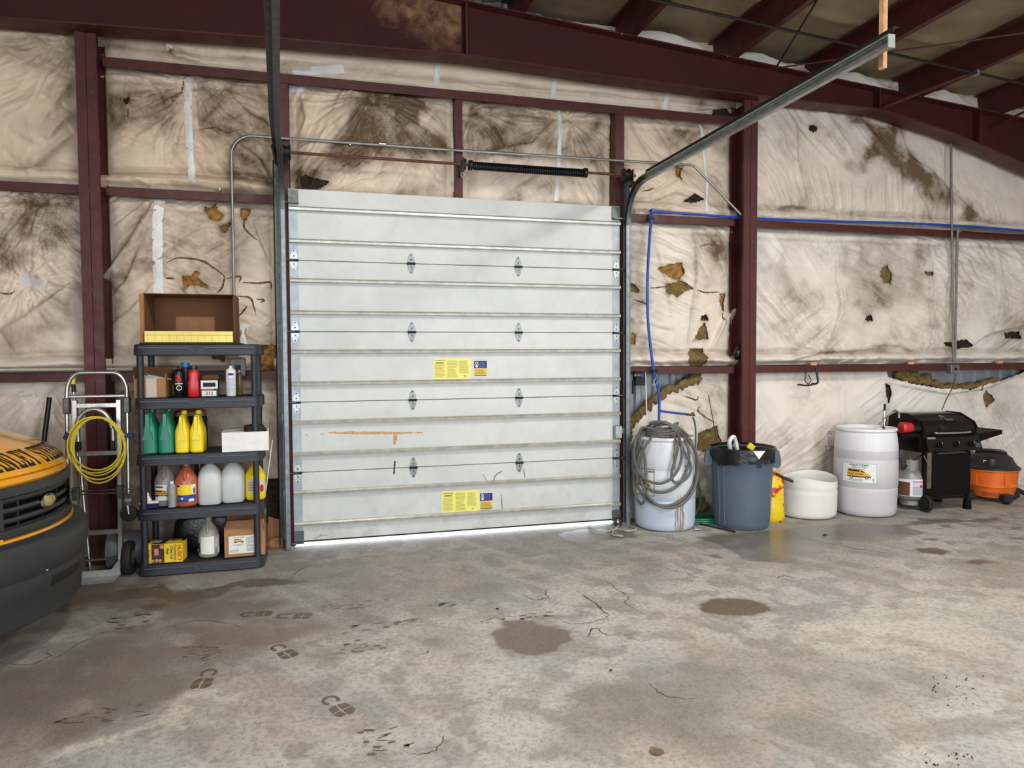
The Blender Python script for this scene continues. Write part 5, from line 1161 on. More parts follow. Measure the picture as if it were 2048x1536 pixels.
decal([('label_sheet', PAPER, [rect2d(-.16, -.09, .17, .09, 16)]), ('brown_panel', BROWNINK, [rect2d(-.15, -.085, .0, .06, 8)]), ('warning_panel', M('pale_blue_print', (198, 206, 222), .6, 0, 0), [rect2d(.025, -.08, .16, .08, 8)]), ('red_marks', REDINK, [rect2d(.03, .062, .15, .07, 4), rect2d(.03, .0, .15, .006, 4), move2d(([(0, -.02), (.02, 0), (0, .02), (-.02, 0)], [(0, 1, 2, 3)]), .11, .02)]), ('fine_print', GREYINK, bars2d(.03, -.075, .15, -.01, 6, .35, 2))], mp, t_, .0006, .015)
# blower on the grill shelf
t_ = thing('leaf_blower', 'black tube blower with red body lying on the grill side shelf', 'blower', (gc[0]-.33, gc[1]-.2, .832), -.15)
MB().tube([(-.10, 0, .045), (.06, 0, .045), (.2, 0, .04)], [.042, .036, .034], 18).build('blower_tube', BLACKP, t_); MB().lathe([(.034, 0), (.043, .0), (.043, .05), (.025, .05), (.02, .02)], (.19, 0, .04), 18, 'x').build('nozzle_ring', BLACKRUB, t_)
MB().loft([(-.22, 0, .055, .05, .05, 3), (-.20, 0, .06, .06, .055, 3), (-.12, 0, .06, .052, .052, 3), (-.10, 0, .055, .042, .042, 3)], 20, axis='x').build('motor_housing', M('red_motor_plastic', (190, 30, 34), .35), t_)
# shop vacuum
vc = (7.56, -.10, 0); t_ = thing('shop_vacuum', 'orange shop vacuum with black lid at the far right', 'vacuum', vc); ORG = M('orange_vac_plastic', (232, 112, 36), .4, 0, .08, 8); BV = M('dark_vac_plastic', (38, 38, 42), .42, 0, .15, 14)
MB().loft([(.05, 0, 0, .17, .17, 2.4), (.06, 0, 0, .20, .2, 2.4), (.17, 0, 0, .235, .235, 2.3), (.178, 0, 0, .247, .247, 2.3), (.19, 0, 0, .247, .247, 2.3), (.2, 0, 0, .24, .24, 2.3), (.34, 0, 0, .25, .25, 2.3), (.352, 0, 0, .262, .262, 2.3), (.37, 0, 0, .262, .262, 2.3)], 56).build('tank', ORG, t_, angle=30)
MB().loft([(.368, 0, 0, .268, .268, 2.3), (.385, 0, 0, .268, .268, 2.3), (.40, 0, 0, .235, .235, 2.6), (.44, 0, 0, .20, .2, 3), (.49, 0, 0, .175, .175, 3.4), (.525, 0, 0, .13, .13, 3.4), (.54, 0, 0, .1, .1, 3)], 48).build('motor_lid', BV, t_, angle=30)
fa = face_phi(vc)
MB().box((.0, .0, .515), (.17, .27, .07), ROT('Z', math.degrees(fa)), .03).build('motor_cover', BV, t_)
for s in (-1, 1):
    MB().box((.17*math.cos(fa+s*1.25), .17*math.sin(fa+s*1.25), .43), (.09, .08, .1), ROT('Z', math.degrees(fa+s*1.25)), .02).build('hose_port' if s > 0 else 'side_vent', BV, t_)
mb = MB(); mb.tube(smooth_path([(.14*math.cos(fa+1.57), .14*math.sin(fa+1.57), .50), (.11*math.cos(fa+1.3), .11*math.sin(fa+1.3), .56), (.11*math.cos(fa-1.3), .11*math.sin(fa-1.3), .56), (.14*math.cos(fa-1.57), .14*math.sin(fa-1.57), .50)], 6), .018, 8); mb.build('carry_handle', BV, t_)
decal([('switch_plate', PAPER, [rect2d(-.05, -.018, .05, .018)]), ('plate_print', INK, bars2d(-.04, -.012, .04, .012, 1, .5, 3)+[rect2d(-.02, -.012, -.012, .012), rect2d(.012, -.012, .02, .012)])], cyl_map(0, 0, .202, fa-.1, .455), t_, .006)
mb = MB(); mp = cyl_map(0, 0, .247, fa, 0)
for u0, u1, z0, z1 in ((-.19, -.13, .20, .345), (.13, .19, .2, .345), (.02, .09, .325, .345)):
    V = [mp(u, z, l) for u, z in ((u0, z0), (u1, z0), (u1, z1), (u0, z1)) for l in (-.01, .012)]; mb.add(V, [(1, 3, 5, 7), (0, 1, 3, 2), (2, 3, 5, 4), (4, 5, 7, 6), (6, 7, 1, 0)])
mb.build('latch', ORG, t_, smooth=False)
decal([('recess_shade', M('dark_orange_shadow_plastic', (150, 66, 22), .6, 0, 0), [rect2d(-.07, .085, .09, .135, 8)])], cyl_map(0, 0, .225, fa, 0), t_, .004)  # flat patch; the recess's shade is put into its dark orange
for k in range(4):
    a = fa+.6+k*1.57; c, s_ = math.cos(a), math.sin(a)
    cf = MB().box((.25*c, .25*s_, .07), (.12, .1, .085), ROT('Z', math.degrees(a)), .012).build('caster_foot', BV, t_); MB().cyl((.26*c-.02*s_, .26*s_+.02*c, .03), (.26*c+.02*s_, .26*s_-.02*c, .03), .03, 14).build('caster_wheel', BLACKRUB, cf)
pipe('vacuum_hose', 'black ribbed vacuum hose on the floor at the right edge', 'hose', [(vc[0]+.2, vc[1]-.02, .14), (vc[0]+.33, vc[1]-.06, .10), (vc[0]+.42, vc[1]-.16, .03), (vc[0]+.30, vc[1]-.26, .027), (vc[0]+.5, vc[1]-.33, .027)], .026, BLACKRUB, 10, 12)
# black bag stuffed beside the column, hook gadget, wood blocks
q = WY(1482, 703, .06); tag(MB().loft([(q[2]-.085, q[0], .08, .05, .03, 2.2), (q[2]-.05, q[0]-.005, .07, .075, .05, 2.3), (q[2], q[0], .07, .07, .055, 2.2), (q[2]+.05, q[0]+.01, .075, .055, .04, 2.1), (q[2]+.085, q[0]+.02, .08, .02, .02, 2)], 18).build('black_bag', BAG, angle=180), 'small shiny black bag tucked in the insulation beside the right column', 'bag')
for k, (px, py, lb) in enumerate(((1627, 727, 'small wood block on the girt above the hanging black bracket'), (1822, 727, 'small wood block on the girt above the white drum'), (1999, 727, 'small wood block on the girt at the far right'))):
    q = WY(px, py, .1); tag(MB().box((q[0], .105, 1.543+.016), (.07, .035, .032), None, .003).build('wood_block', WOOD), lb, 'wood block', 'wood blocks on the lower girt')
t_ = thing('wall_bracket', 'black bracket with a looped cable hanging from the girt', 'bracket', (WY(1620, 750, .04)[0], .04, 1.30))
b0 = np.array([WY(1620, 750, .04)[0], .04, 1.30]); K = lambda pts: [WY(x, y, .02)-b0 for x, y in pts]
MB().tube(smooth_path(K(((1632, 735), (1635, 755), (1636, 764), (1630, 768), (1624, 767))), 5), .011, 8).build('hook_arm', BLACKP, t_); MB().tube(K(((1596, 769), (1610, 771), (1624, 770))), .009, 6).build('jaw', BLACKP, t_); MB().tube(smooth_path(K(((1612, 735), (1611, 752), (1610, 762), (1617, 768), (1622, 760), (1616, 750), (1611, 752))), 6), .0045, 6).build('looped_cable', BLACKRUB, t_); MB().tube(K(((1610, 750), (1615, 750))), .007, 6).build('green_tie', M('lime_tie', (90, 220, 80), .5), t_)
# rope and weight at the foot of the door
q = WZ(1218, 1058); ROPE = M('grey_rope', (176, 172, 160), .85, 0, .15, 60)
rp = [WZ(x, y, .012) for x, y in ((1176, 1052), (1195, 1062), (1225, 1060), (1240, 1046), (1222, 1050), (1228, 1066), (1245, 1072), (1225, 1069), (1232, 1058), (1255, 1062), (1272, 1058), (1255, 1050))]
pipe('pull_rope', 'loose grey pull rope looped on the floor at the door corner', 'rope', [tuple(p) for p in rp], .007, ROPE, 7, 8)
t_ = thing('rope_weight', 'shiny dark weight with handle at the door corner', 'weight', (WZ(1233, 1050)[0], WZ(1233, 1050)[1]-.02, 0)); MB().loft([(.0, 0, 0, .03, .03, 2), (.015, 0, 0, .042, .042, 2), (.04, 0, 0, .045, .045, 2), (.07, 0, 0, .03, .03, 2), (.08, 0, 0, .01, .01, 2)], 20).build('ball', M('polished_dark_steel', (120, 118, 114), .2, .9), t_); MB().tube(arc_pts((0, 0, .085), .02, -20, 200, 10), .006, 6).build('eye', DKSTEEL, t_)
# scraps on the floor
for k, (x, y, w, m, lb) in enumerate(((1396, 1060, .05, PAPER, 'torn white paper scrap on the floor by the drum'), (1313, 1505, .05, M('brown_leaf', (112, 92, 66), .8), 'small brown scrap on the floor near the front edge'), (1650, 1072, .03, INK, 'black crumb of debris in the wet patch'), (1222, 1343, .012, INK, 'tiny black crumb on the floor below the big oil patch'), (856, 1305, .013, INK, 'tiny black crumb left of the big oil patch'), (995, 1219, .018, INK, 'tiny black crumb above the big oil patch'))):
    p = WZ(x, y); R = random.Random(k+3); n = 7
    V = [(p[0]+w*R.uniform(.5, 1)*math.cos(2*math.pi*i/n), p[1]+w*.7*R.uniform(.5, 1)*math.sin(2*math.pi*i/n), .001+R.uniform(0, .01)) for i in range(n)]
    V2 = [(x_, y_, z_+.0025) for x_, y_, z_ in V]
    tag(MB().add(V+V2, [tuple(range(n))[::-1], tuple(range(n, 2*n))]+[(i, (i+1) % n, (i+1) % n+n, i+n) for i in range(n)]).build('floor_scrap', m, smooth=False), lb, 'debris')
mb = MB(); R = random.Random(9)
for k in range(34):
    x, y = (R.uniform(1865, 1980), R.uniform(1350, 1412)) if k < 20 else (R.uniform(1850, 1960), R.uniform(1508, 1532))
    p = WZ(x, y); s_ = R.uniform(.0015, .005); mb.box((p[0], p[1], .003), (s_*2, s_, .004), ROT('Z', R.uniform(0, 180)))
o = mb.build('gravel_crumbs', INK, smooth=False); o['kind'] = 'stuff'; tag(o, 'sprinkle of black crumbs on the floor at lower right', 'crumbs')
# ================================================================ PLASTIC SHELF
SX0, SX1, SYF, SYB = -1.112, -.206, -.536, -.095
TIERS = [.092, .513, .928, .357+1.0, 1.762]
shelf = thing('plastic_shelf', 'charcoal five tier plastic shelf loaded with bottles beside the door', 'shelf', ((SX0+SX1)/2, (SYF+SYB)/2, 0))
W_, D_ = (SX1-SX0)/2, (SYB-SYF)/2
for z in TIERS:
    b = MB().loft([(z-.085, 0, 0, W_-.012, D_-.012, 9), (z-.08, 0, 0, W_, D_, 9), (z-.006, 0, 0, W_-.004, D_-.004, 9), (z, 0, 0, W_-.01, D_-.01, 9), (z-.006, 0, 0, W_-.03, D_-.03, 9)], 48).build('shelf_tray', SHELFP, shelf, angle=30)
    # moulded relief on the front lip
    for s in (-1, 1):
        mb = MB(); y = -D_-.001
        pr = [(s*.40, z-.022), (s*.02+.04*s, z-.022), (s*.0+.02*s, z-.05), (s*.0+.02*s, z-.058), (s*.06, z-.03), (s*.40, z-.03)]
        mb.prism(pr, y-.006, y+.004); mb.build('moulded_ridge', M('shelf_ridge_plastic', (74, 79, 88), .45, 0, .1), b, smooth=False)
for i in range(4):
    for sx in (-1, 1):
        for sy in (-1, 1):
            MB().lathe([(.024, TIERS[i]-.01), (.024, TIERS[i+1]-.08)], (sx*(W_-.05), sy*(D_-.045), 0), 16).build('post', SHELFP, shelf)
def onsh(px, tier, y, py=None):
    """place on a tier: x taken from the photo column at depth y"""
    z = TIERS[tier]; q = WY(px, py if py else 700, y)
    for _ in range(3):
        pj = np.array([q[0], y, z+.08])-CAM; yy = 768-FPX*(pj @ AU)/(pj @ AF); q = WY(px, yy, y)
    return (float(q[0]), y, z+.001)
def jug(px, tier, y, label, w, d, h, mat, capmat, rz=0, cat='jug', name='jug', style='round', label2=None, group=None, gap=True):
    t = thing(name, label, cat, onsh(px, tier, y), rz, group)
    if style == 'oil':     # slab-sided oil jug seen end on
        body = [(0, 0, 0, w*.42, d*.44, 5), (.012, 0, 0, w*.5, d*.5, 5), (h*.5, 0, 0, w*.5, d*.5, 5), (h*.62, 0, 0, w*.46, d*.5, 5), (h*.8, 0, .0, w*.3, d*.42, 4), (h*.93, 0, -d*.05, w*.22, d*.3, 4), (h, 0, -d*.05, w*.2, d*.26, 4)]
        MB().loft(body, 28).build('body', mat, t, angle=40)
        MB().prism([(-w*.3, h*.35), (w*.3, h*.35), (w*.12, h*.6), (w*.1, h*.97), (-w*.1, h*.97), (-w*.12, h*.6)], -d*.5-.012, -d*.1).build('handle', mat, t, angle=20)
        MB().lathe([(.022, 0), (.022, .03), (.001, .03)], (0, d*.18, h), 14).build('cap', capmat, t)
        return t
    n = 2.3 if style == 'round' else 4
    body = [(0, 0, 0, w*.42, d*.42, n), (.012, 0, 0, w*.49, d*.49, n), (.03, 0, 0, w*.5, d*.5, n), (h*.56, 0, 0, w*.5, d*.5, n), (h*.64, 0, 0, w*.47, d*.47, n), (h*.78, 0, 0, w*.32, d*.32, 2.2), (h*.88, 0, 0, w*.17, d*.17, 2), (h*.93, 0, 0, .02, .02, 2), (h*.97, 0, 0, .02, .02, 2)]
    if style == 'milk': body = [(0, 0, 0, w*.44, d*.44, 4), (.014, 0, 0, w*.5, d*.5, 4), (h*.2, 0, 0, w*.485, d*.485, 4), (h*.22, 0, 0, w*.5, d*.5, 4), (h*.62, 0, 0, w*.5, d*.5, 3.5), (h*.75, 0, 0, w*.46, d*.46, 2.6), (h*.86, 0, 0, w*.33, d*.33, 2.2), (h*.93, 0, 0, w*.14, d*.14, 2), (h*.95, 0, 0, .02, .02, 2), (h*.98, 0, 0, .02, .02, 2)]
    MB().loft(body, 32).build('body', mat, t, angle=45)
    hd = -1 if style != 'milk' else 1
    a = [(0, hd*w*.40, h*.62), (0, hd*w*.44, h*.70), (0, hd*w*.30, h*.84), (0, hd*.02, h*.92)]
    MB().tube(smooth_path(a, 6), [.011]*19, 8).build('handle', mat, t)
    MB().lathe([(.024, h*.955), (.024, h*.955+.028), (.001, h*.955+.028)], (0, 0, 0), 18).build('cap', capmat, t)
    if label2: label2(t, w, d, h)
    return t
def clearp(name, col, rough=.35, tr=.35):
    t = NT(name); c = t.mix(t.ramp(t.noise(6, 4), [(.3, 0.0), (.7, 1.0)]), tuple(x*.94 for x in srgb(*col)), srgb(*col)); m = t.set(c, rough)
    t.b.inputs['Transmission Weight'].default_value = tr; t.b.inputs['Subsurface Weight'].default_value = .25; t.b.inputs['Subsurface Radius'].default_value = (.04, .04, .04); t.b.inputs['Subsurface Scale'].default_value = .4
    return m
GJ = M('green_jug_plastic', (18, 128, 98), .32, 0, .06); YJ = M('yellow_jug_plastic', (246, 220, 24), .35, 0, .04); MILK = clearp('milky_jug_plastic', (220, 223, 222), .35, .12); SMK = clearp('smoky_clear_jug', (168, 166, 162), .3, .3); ORJ = clearp('orange_liquid_jug', (196, 104, 74), .28, .08)
# ---- top tier
bx = onsh(378, 4, -.30)
t_ = thing('cardboard_box', 'open brown cardboard box lying on its side on top of the shelf', 'box', (-.715, -.30, TIERS[4]+.014))
bw, bd, bh, th_ = .318, .17, .372, .005
MB().span((-bw, bd-th_, 0), (bw, bd, bh)).build('box_bottom', CARDIN, t_, smooth=False)
for s in (-1, 1): MB().span((s*bw, -bd, 0), (s*(bw-th_), bd-th_, bh)).build('box_side', CARDIN, t_, smooth=False)
MB().span((-bw, -bd, bh-th_), (bw, bd, bh)).build('box_side', CARDIN, t_, smooth=False); MB().span((-bw, -bd, 0), (bw, bd, th_)).build('box_side', CARDIN, t_, smooth=False)
MB().span((-.16, bd-th_-.003, 0), (.13, bd-th_, bh*.58)).build('inner_flap', CARD, t_, smooth=False)
MB().add([(-bw, -bd, 0), (-bw-.022, -bd-.03, .0), (-bw-.022, -bd-.03, bh-.01), (-bw, -bd, bh)], [(0, 1, 2, 3)]).build('side_flap', CARD, t_, smooth=False)
t_ = thing('yellow_tray', 'pale yellow ribbed foam strip at the mouth of the open box', 'foam strip', (-.715, -.492, TIERS[4]+.014)); YF = M('pale_yellow_foam', (248, 232, 130), .6, 0, .04)
MB().span((-.31, -.012, 0), (.31, .012, .055), .002).build('lower_strip', YF, t_); MB().span((-.31, -.018, .055), (.31, .014, .085), .003).build('upper_lip', YF, t_)
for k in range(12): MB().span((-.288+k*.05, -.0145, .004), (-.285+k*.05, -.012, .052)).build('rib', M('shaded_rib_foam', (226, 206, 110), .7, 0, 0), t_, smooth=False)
tag(MB().span((-1.06, -.52, TIERS[4]), (-.36, -.13, TIERS[4]+.012), .003).build('black_mat', BLACKRUB), 'thin black mat under the open box on the top shelf', 'mat')
def spray_bottle(loc, label, mat):
    t = thing('spray_bottle', label, 'spray bottle', loc)
    MB().loft([(0, 0, 0, .036, .026, 3), (.008, 0, 0, .042, .03, 3), (.12, 0, 0, .04, .03, 2.6), (.17, 0, 0, .025, .02, 2.2), (.2, 0, 0, .014, .014, 2), (.215, 0, 0, .014, .014, 2)], 24).build('body', mat, t); MB().cyl((0, 0, .21), (0, 0, .235), .016, 14).build('collar', WHITEP, t)
    MB().prism([(-.022, .232), (.018, .232), (.028, .25), (.05, .255), (.05, .272), (.02, .285), (-.02, .28)], -.011, .011).build('spray_head', WHITEP, t, smooth=False); MB().tube([(.035, 0, .252), (.042, 0, .225), (.034, 0, .205)], .005, 6).build('trigger', WHITEP, t)
    return t
q = WY(484, 716, .03); spray_bottle((q[0]+.01, .02, WY(475, 735, -.02)[2]+.086), 'white trigger spray bottle standing behind the top shelf', WHITEP)
# ---- second tier
p = onsh(307, 3, -.33); t_ = thing('cardboard_box', 'brown open box of papers on the second shelf', 'box', (p[0], p[1], p[2]), .03)
for s in (-1, 1): MB().span((s*.112, -.13, 0), (s*.107, .13, .18 if s > 0 else .17)).build('box_side', CARD, t_, smooth=False)
MB().span((-.112, -.13, 0), (.112, -.125, .145)).build('box_front', CARD, t_, smooth=False); MB().span((-.112, .125, 0), (.112, .13, .23)).build('box_back', CARDIN, t_, smooth=False); MB().span((-.107, -.125, 0), (.107, .125, .004)).build('box_base', CARDIN, t_, smooth=False)
MB().add([(-.112, -.13, .145), (-.13, -.06, .225), (-.13, .06, .23), (-.112, .13, .17)], [(0, 1, 2, 3)]).build('raised_flap', CARD, t_, smooth=False); MB().span((-.04, -.1315, .0), (.045, -.13, .145)).build('clear_tape', clearp('clear_tape', (196, 160, 124), .15, .2), t_, smooth=False)
for k in range(4): tag(MB().box((p[0]+.01*k-.0, p[1]-.02+.01*k, p[2]+.145+k*.005), (.17, .2, .003), ROT('Y', 4+k*3) @ ROT('Z', k*7), 0).build('paper_sheet', PAPER, smooth=False), ['lowest', 'second', 'third', 'topmost'][k]+' loose paper sheet in the brown shelf box', 'paper', 'papers in the brown shelf box')
def can(px, tier, y, label, r, h, mat, capm, name='spray_can', cat='spray can', graphics=None, nozzle=True):
    t = thing(name, label, cat, onsh(px, tier, y))
    MB().lathe([(r*.92, 0), (r, .004), (r, h*.82), (r*.94, h*.85), (r*.6, h*.9), (r*.55, h*.91)], (0, 0, 0), 28).build('body', mat, t, angle=40)
    MB().lathe([(r*.88, h*.84), (r*.9, h*.86), (r*.88, h), (.001, h)] if nozzle == 'cap' else [(r*.34, h*.9), (r*.34, h*.97), (r*.2, h), (.001, h)], (0, 0, 0), 20).build('cap', capm, t)
    if graphics: graphics(t, r, h, face_phi(t.location))
    return t
def g_black(t, r, h, ph):
    decal([('red_band', REDINK, [rect2d(-.026, h*.5, .02, h*.62), rect2d(-.026, h*.66, .01, h*.72)]), ('white_marks', PAPER, [move2d(disc2d(0, 0, .02, 16), 0, h*.3), rect2d(-.03, h*.42, .028, h*.455)]), ('wheel_hub', INK, [disc2d(0, h*.3, .014, 14)])], cyl_map(0, 0, r, ph, 0), t, .0006, .008)
can(358, 3, -.43, 'black spray can with a chrome wheel picture on the second shelf', .036, .235, M('gloss_black_can', (24, 24, 26), .25), BLACKP, graphics=g_black)
can(372, 3, -.33, 'dark spray can with a blue cap behind the black can', .034, .265, M('dark_blue_can', (34, 40, 58), .3), M('bright_blue_cap', (32, 124, 186), .4), nozzle='cap')
t_ = thing('red_bottle', 'red plastic bottle with dark cap on the second shelf', 'bottle', onsh(388, 3, -.43)); RB_ = M('red_bottle_plastic', (206, 28, 34), .3, 0, .05)
MB().loft([(0, 0, 0, .04, .03, 4), (.006, 0, 0, .043, .033, 4), (.1, 0, 0, .043, .033, 4), (.14, 0, 0, .036, .03, 3.4), (.18, 0, 0, .04, .03, 3), (.2, 0, 0, .034, .028, 2.4), (.21, 0, 0, .026, .024, 2)], 28).build('body', RB_, t_, angle=40); MB().lathe([(.028, .208), (.028, .238), (.001, .238)], (0, 0, 0), 18).build('cap', M('navy_cap', (30, 34, 62), .4), t_)
t_ = thing('part_box', 'small black white and brown product box on the second shelf', 'box', onsh(420, 3, -.41), .05)
MB().span((-.062, -.05, 0), (.062, .05, .128)).build('carton', M('dark_carton', (40, 34, 32), .6), t_, smooth=False); MB().add([(-.062, .05, .128), (.062, .05, .128), (.055, .045, .165), (-.055, .045, .165)], [(0, 1, 2, 3)]).build('open_flap', CARDIN, t_, smooth=False)
decal([('white_print', PAPER, [rect2d(-.06, .06, .06, .125), rect2d(-.055, .004, .05, .045)]), ('dark_print', INK, [rect2d(-.045, .075, .045, .108), move2d(text2d('212', .036, .01), 0, .024)]), ('rust_print', M('rust_print', (170, 96, 60), .6, 0, 0), [rect2d(-.06, .048, .03, .06)])], flat_map((0, -.0505, 0), (1, 0, 0), (0, 0, 1), (0, -1, 0)), t_)
def g_white(t, r, h, ph): decal([('blue_oval', BLUEINK, [disc2d(0, h*.72, .024, 18, .01)]), ('fine_print', M('pale_blue_lines', (150, 170, 200), .6, 0, 0), bars2d(-.022, h*.12, .022, h*.6, 12, .4, 3))], cyl_map(0, 0, r, ph, 0), t, .0006, .008)
can(462, 3, -.44, 'white aerosol can with a blue oval at the right of the second shelf', .037, .238, WHITEP, WHITEP, graphics=g_white)
can(479, 3, -.3, 'slim amber bottle behind the white aerosol can', .024, .2, clearp('amber_glass', (120, 104, 60), .2, .3), WHITEP, 'amber_bottle', 'bottle')
# ---- third tier
jug(303, 2, -.40, 'dark green oil jug at the left end of the third shelf', .128, .22, .315, GJ, GJ, style='oil', name='oil_jug'); jug(337, 2, -.40, 'dark green oil jug next to the yellow jugs', .12, .22, .315, GJ, GJ, style='oil', name='oil_jug')
jug(368, 2, -.41, 'yellow oil jug next to the green jugs', .104, .2, .29, YJ, YJ, style='oil', name='oil_jug'); jug(397, 2, -.41, 'yellow oil jug at the right of the row', .102, .2, .29, YJ, YJ, style='oil', name='oil_jug')
p = onsh(378, 2, -.20); t_ = thing('tool_handle', 'red and silver tool handle behind the yellow jugs', 'tool', p); MB().span((-.11, -.02, 0), (.14, .02, .26), .01).build('case', BLACKP, t_); MB().tube(smooth_path([(-.1, 0, .26), (-.09, 0, .3), (0, 0, .305), (.11, 0, .305), (.13, 0, .26)], 4), .012, 8).build('grip', M('red_grip', (140, 46, 36), .5), t_)
p = onsh(487, 2, -.40); t_ = thing('white_carton', 'white carton hanging over the right end of the third shelf', 'box', (p[0]+.02, p[1], p[2]), .06)
for a, b in (((-.17, -.12, 0), (.17, -.115, .15)), ((-.17, .115, 0), (.17, .12, .15)), ((-.17, -.115, 0), (-.165, .115, .15)), ((.165, -.115, 0), (.17, .115, .16))): MB().span(a, b).build('carton_wall', PAPER, t_, smooth=False)
MB().span((-.165, -.115, 0), (.165, .115, .005)).build('carton_base', PAPER, t_, smooth=False); MB().span((-.165, -.115, .14), (.0, .115, .146)).build('carton_top', PAPER, t_, smooth=False)
tag(MB().loft([(p[2]+.07, p[0]+.09, p[1], .08, .09, 2.5), (p[2]+.15, p[0]+.09, p[1], .085, .1, 2.4), (p[2]+.19, p[0]+.08, p[1], .075, .08, 2.2), (p[2]+.20, p[0]+.09, p[1], .04, .05, 2)], 22).build('dark_rag', M('maroon_black_rag', (44, 24, 26), .8, 0, .4, 18, .8, 30), angle=180), 'dark maroon rag stuffed in the white carton', 'rag')
# ---- fourth tier
t_ = thing('scrub_brush', 'white scrub brush head with blue bristles on the fourth shelf', 'brush', onsh(298, 1, -.45), .15)
MB().span((-.062, -.03, .0), (.062, .03, .035)).build('bristles', M('navy_bristles', (24, 32, 92), .8, 0, .4, 60, .9, 90), t_); MB().span((-.066, -.033, .033), (.066, .033, .052), .006).build('block', WHITEP, t_); MB().tube([(0, 0, .05), (-.012, 0, .085), (-.018, 0, .115)], [.022, .018, .018], 12).build('socket', WHITEP, t_)
def g_van(t, w, d, h):
    b, k, hb = printed_van(w*.8); ph = face_phi(t.location); sh = lambda L: [move2d(s, -.03, h*.3) for s in L]
    decal([('label_sheet', PAPER, [rect2d(-.09, h*.14, .09, h*.5, 10)]), ('printed_van', VANYEL, sh([b])), ('van_details', INK, sh(k)+[rect2d(-.08, h*.44, -.02, h*.47), rect2d(-.09, h*.13, .09, h*.14, 8)])], cyl_map(0, 0, w*.508, ph, 0), t, .0012, .012)
jug(332, 1, -.36, 'smoky jug with a van label on the fourth shelf', .155, .15, .335, SMK, BLACKP, label2=g_van)
t_ = thing('grey_bottle', 'slim grey bottle with white cap before the smoky jug', 'bottle', onsh(344, 1, -.465)); MB().lathe([(.028, 0), (.031, .004), (.031, .16), (.022, .175), (.014, .18)], (0, 0, 0), 22).build('body', M('grey_bottle_plastic', (150, 152, 156), .4), t_); MB().lathe([(.016, .178), (.016, .2), (.001, .2)], (0, 0, 0), 16).build('cap', WHITEP, t_)
def g_or(t, w, d, h):
    ph = face_phi(t.location)
    decal([('yellow_panel', YELINK, [rect2d(-.075, h*.28, .065, h*.52, 10)]), ('blue_panel', BLUEINK, [rect2d(-.075, h*.12, .065, h*.28, 10)]), ('white_panel', PAPER, [rect2d(.03, h*.3, .064, h*.515, 4), rect2d(.01, h*.13, .05, h*.19, 4), disc2d(-.035, h*.2, .009)]), ('dark_figure', INK, [rect2d(-.075, h*.47, -.05, h*.51), rect2d(.045, h*.31, .056, h*.44)]), ('green_mark', GJ, [disc2d(-.055, h*.2, .014)])], cyl_map(0, 0, w*.51, ph, 0), t, .0012, .012)
jug(374, 1, -.42, 'orange liquid jug with a yellow and blue label', .168, .16, .33, ORJ, WHITEP, label2=g_or)
can(401, 1, -.2, 'black capped bottle behind the milky jugs on the fourth shelf', .04, .365, M('dark_smoke_bottle', (70, 64, 58), .3), BLACKP, 'capped_bottle', 'bottle', nozzle='cap')
jug(421, 1, -.40, 'milky white jug beside the orange jug', .172, .165, .335, MILK, MILK, style='milk'); jug(467, 1, -.36, 'milky white jug beside the yellow jug', .172, .165, .335, MILK, MILK, style='milk')
def g_yel(t, w, d, h): decal([('pink_label', M('pale_pink_label', (232, 206, 196), .6, 0, 0), [rect2d(-.07, h*.2, .08, h*.52, 10)]), ('red_swirl', REDINK, [disc2d(.05, h*.3, .018, 14, .03)]), ('fine_print', GREYINK, bars2d(-.06, h*.24, .02, h*.48, 6, .35, 2))], cyl_map(0, 0, w*.51, face_phi(t.location), 0), t, .0012, .012)
jug(511, 1, -.32, 'yellow jug with a pink label behind the right shelf post', .158, .15, .32, YJ, YJ, label2=g_yel)
rod('thin_stick', 'thin white stick leaning at the right side of the shelf', 'stick', WY(531, 985, -.25), WY(545, 880, -.05), .005, WHITEP, 6)
# ---- bottom tier
t_ = thing('bag_carton', 'yellow and black carton of contractor bags on the bottom shelf', 'carton', onsh(335, 0, -.42), -.06)
MB().span((-.125, -.07, 0), (.125, .07, .145)).build('carton', M('carton_yellow', (240, 208, 44), .5), t_, smooth=False)
v90 = lambda vf, dx, dy: move2d(vf, dx, dy, -math.pi/2)
decal([('photo_panel', M('photo_print', (70, 46, 40), .6, 0, .3, 30), [rect2d(-.095, .002, -.005, .143)]), ('photo_skin', M('skin_print', (206, 142, 118), .6, 0, 0), [disc2d(-.02, .122, .016), rect2d(-.075, .06, -.045, .11), disc2d(-.06, .02, .012), disc2d(-.035, .018, .012), disc2d(-.085, .018, .01)]),
       ('black_words', INK, [v90(text2d('Contractor', .027, .015), .073, .075), v90(text2d('Clean-Up', .027, .015), .047, .075), v90(text2d('Bags', .027, .015), .02, .085), v90(text2d('32 bags', .02, .01), -.112, .075)]), ('red_words', REDINK, [v90(text2d('HUSKY', .04, .02), .103, .072)])], flat_map((0, -.0705, 0), (1, 0, 0), (0, 0, 1), (0, -1, 0)), t_)
decal([('photo_top', M('photo_print', (70, 46, 40), .6), [rect2d(-.095, -.068, -.0, .068)]), ('barcode', PAPER, [rect2d(-.09, -.02, -.045, .05)]), ('dark_corner', INK, [rect2d(.1, .0, .125, .068), rect2d(-.082, -.01, -.078, .04), rect2d(-.07, -.01, -.064, .04), rect2d(-.058, -.01, -.054, .04)]), ('purple_mark', M('mauve_print', (150, 110, 150), .6, 0, 0), [rect2d(.03, .0, .06, .05)])], flat_map((0, 0, .1455), (1, 0, 0), (0, 1, 0), (0, 0, 1)), t_)
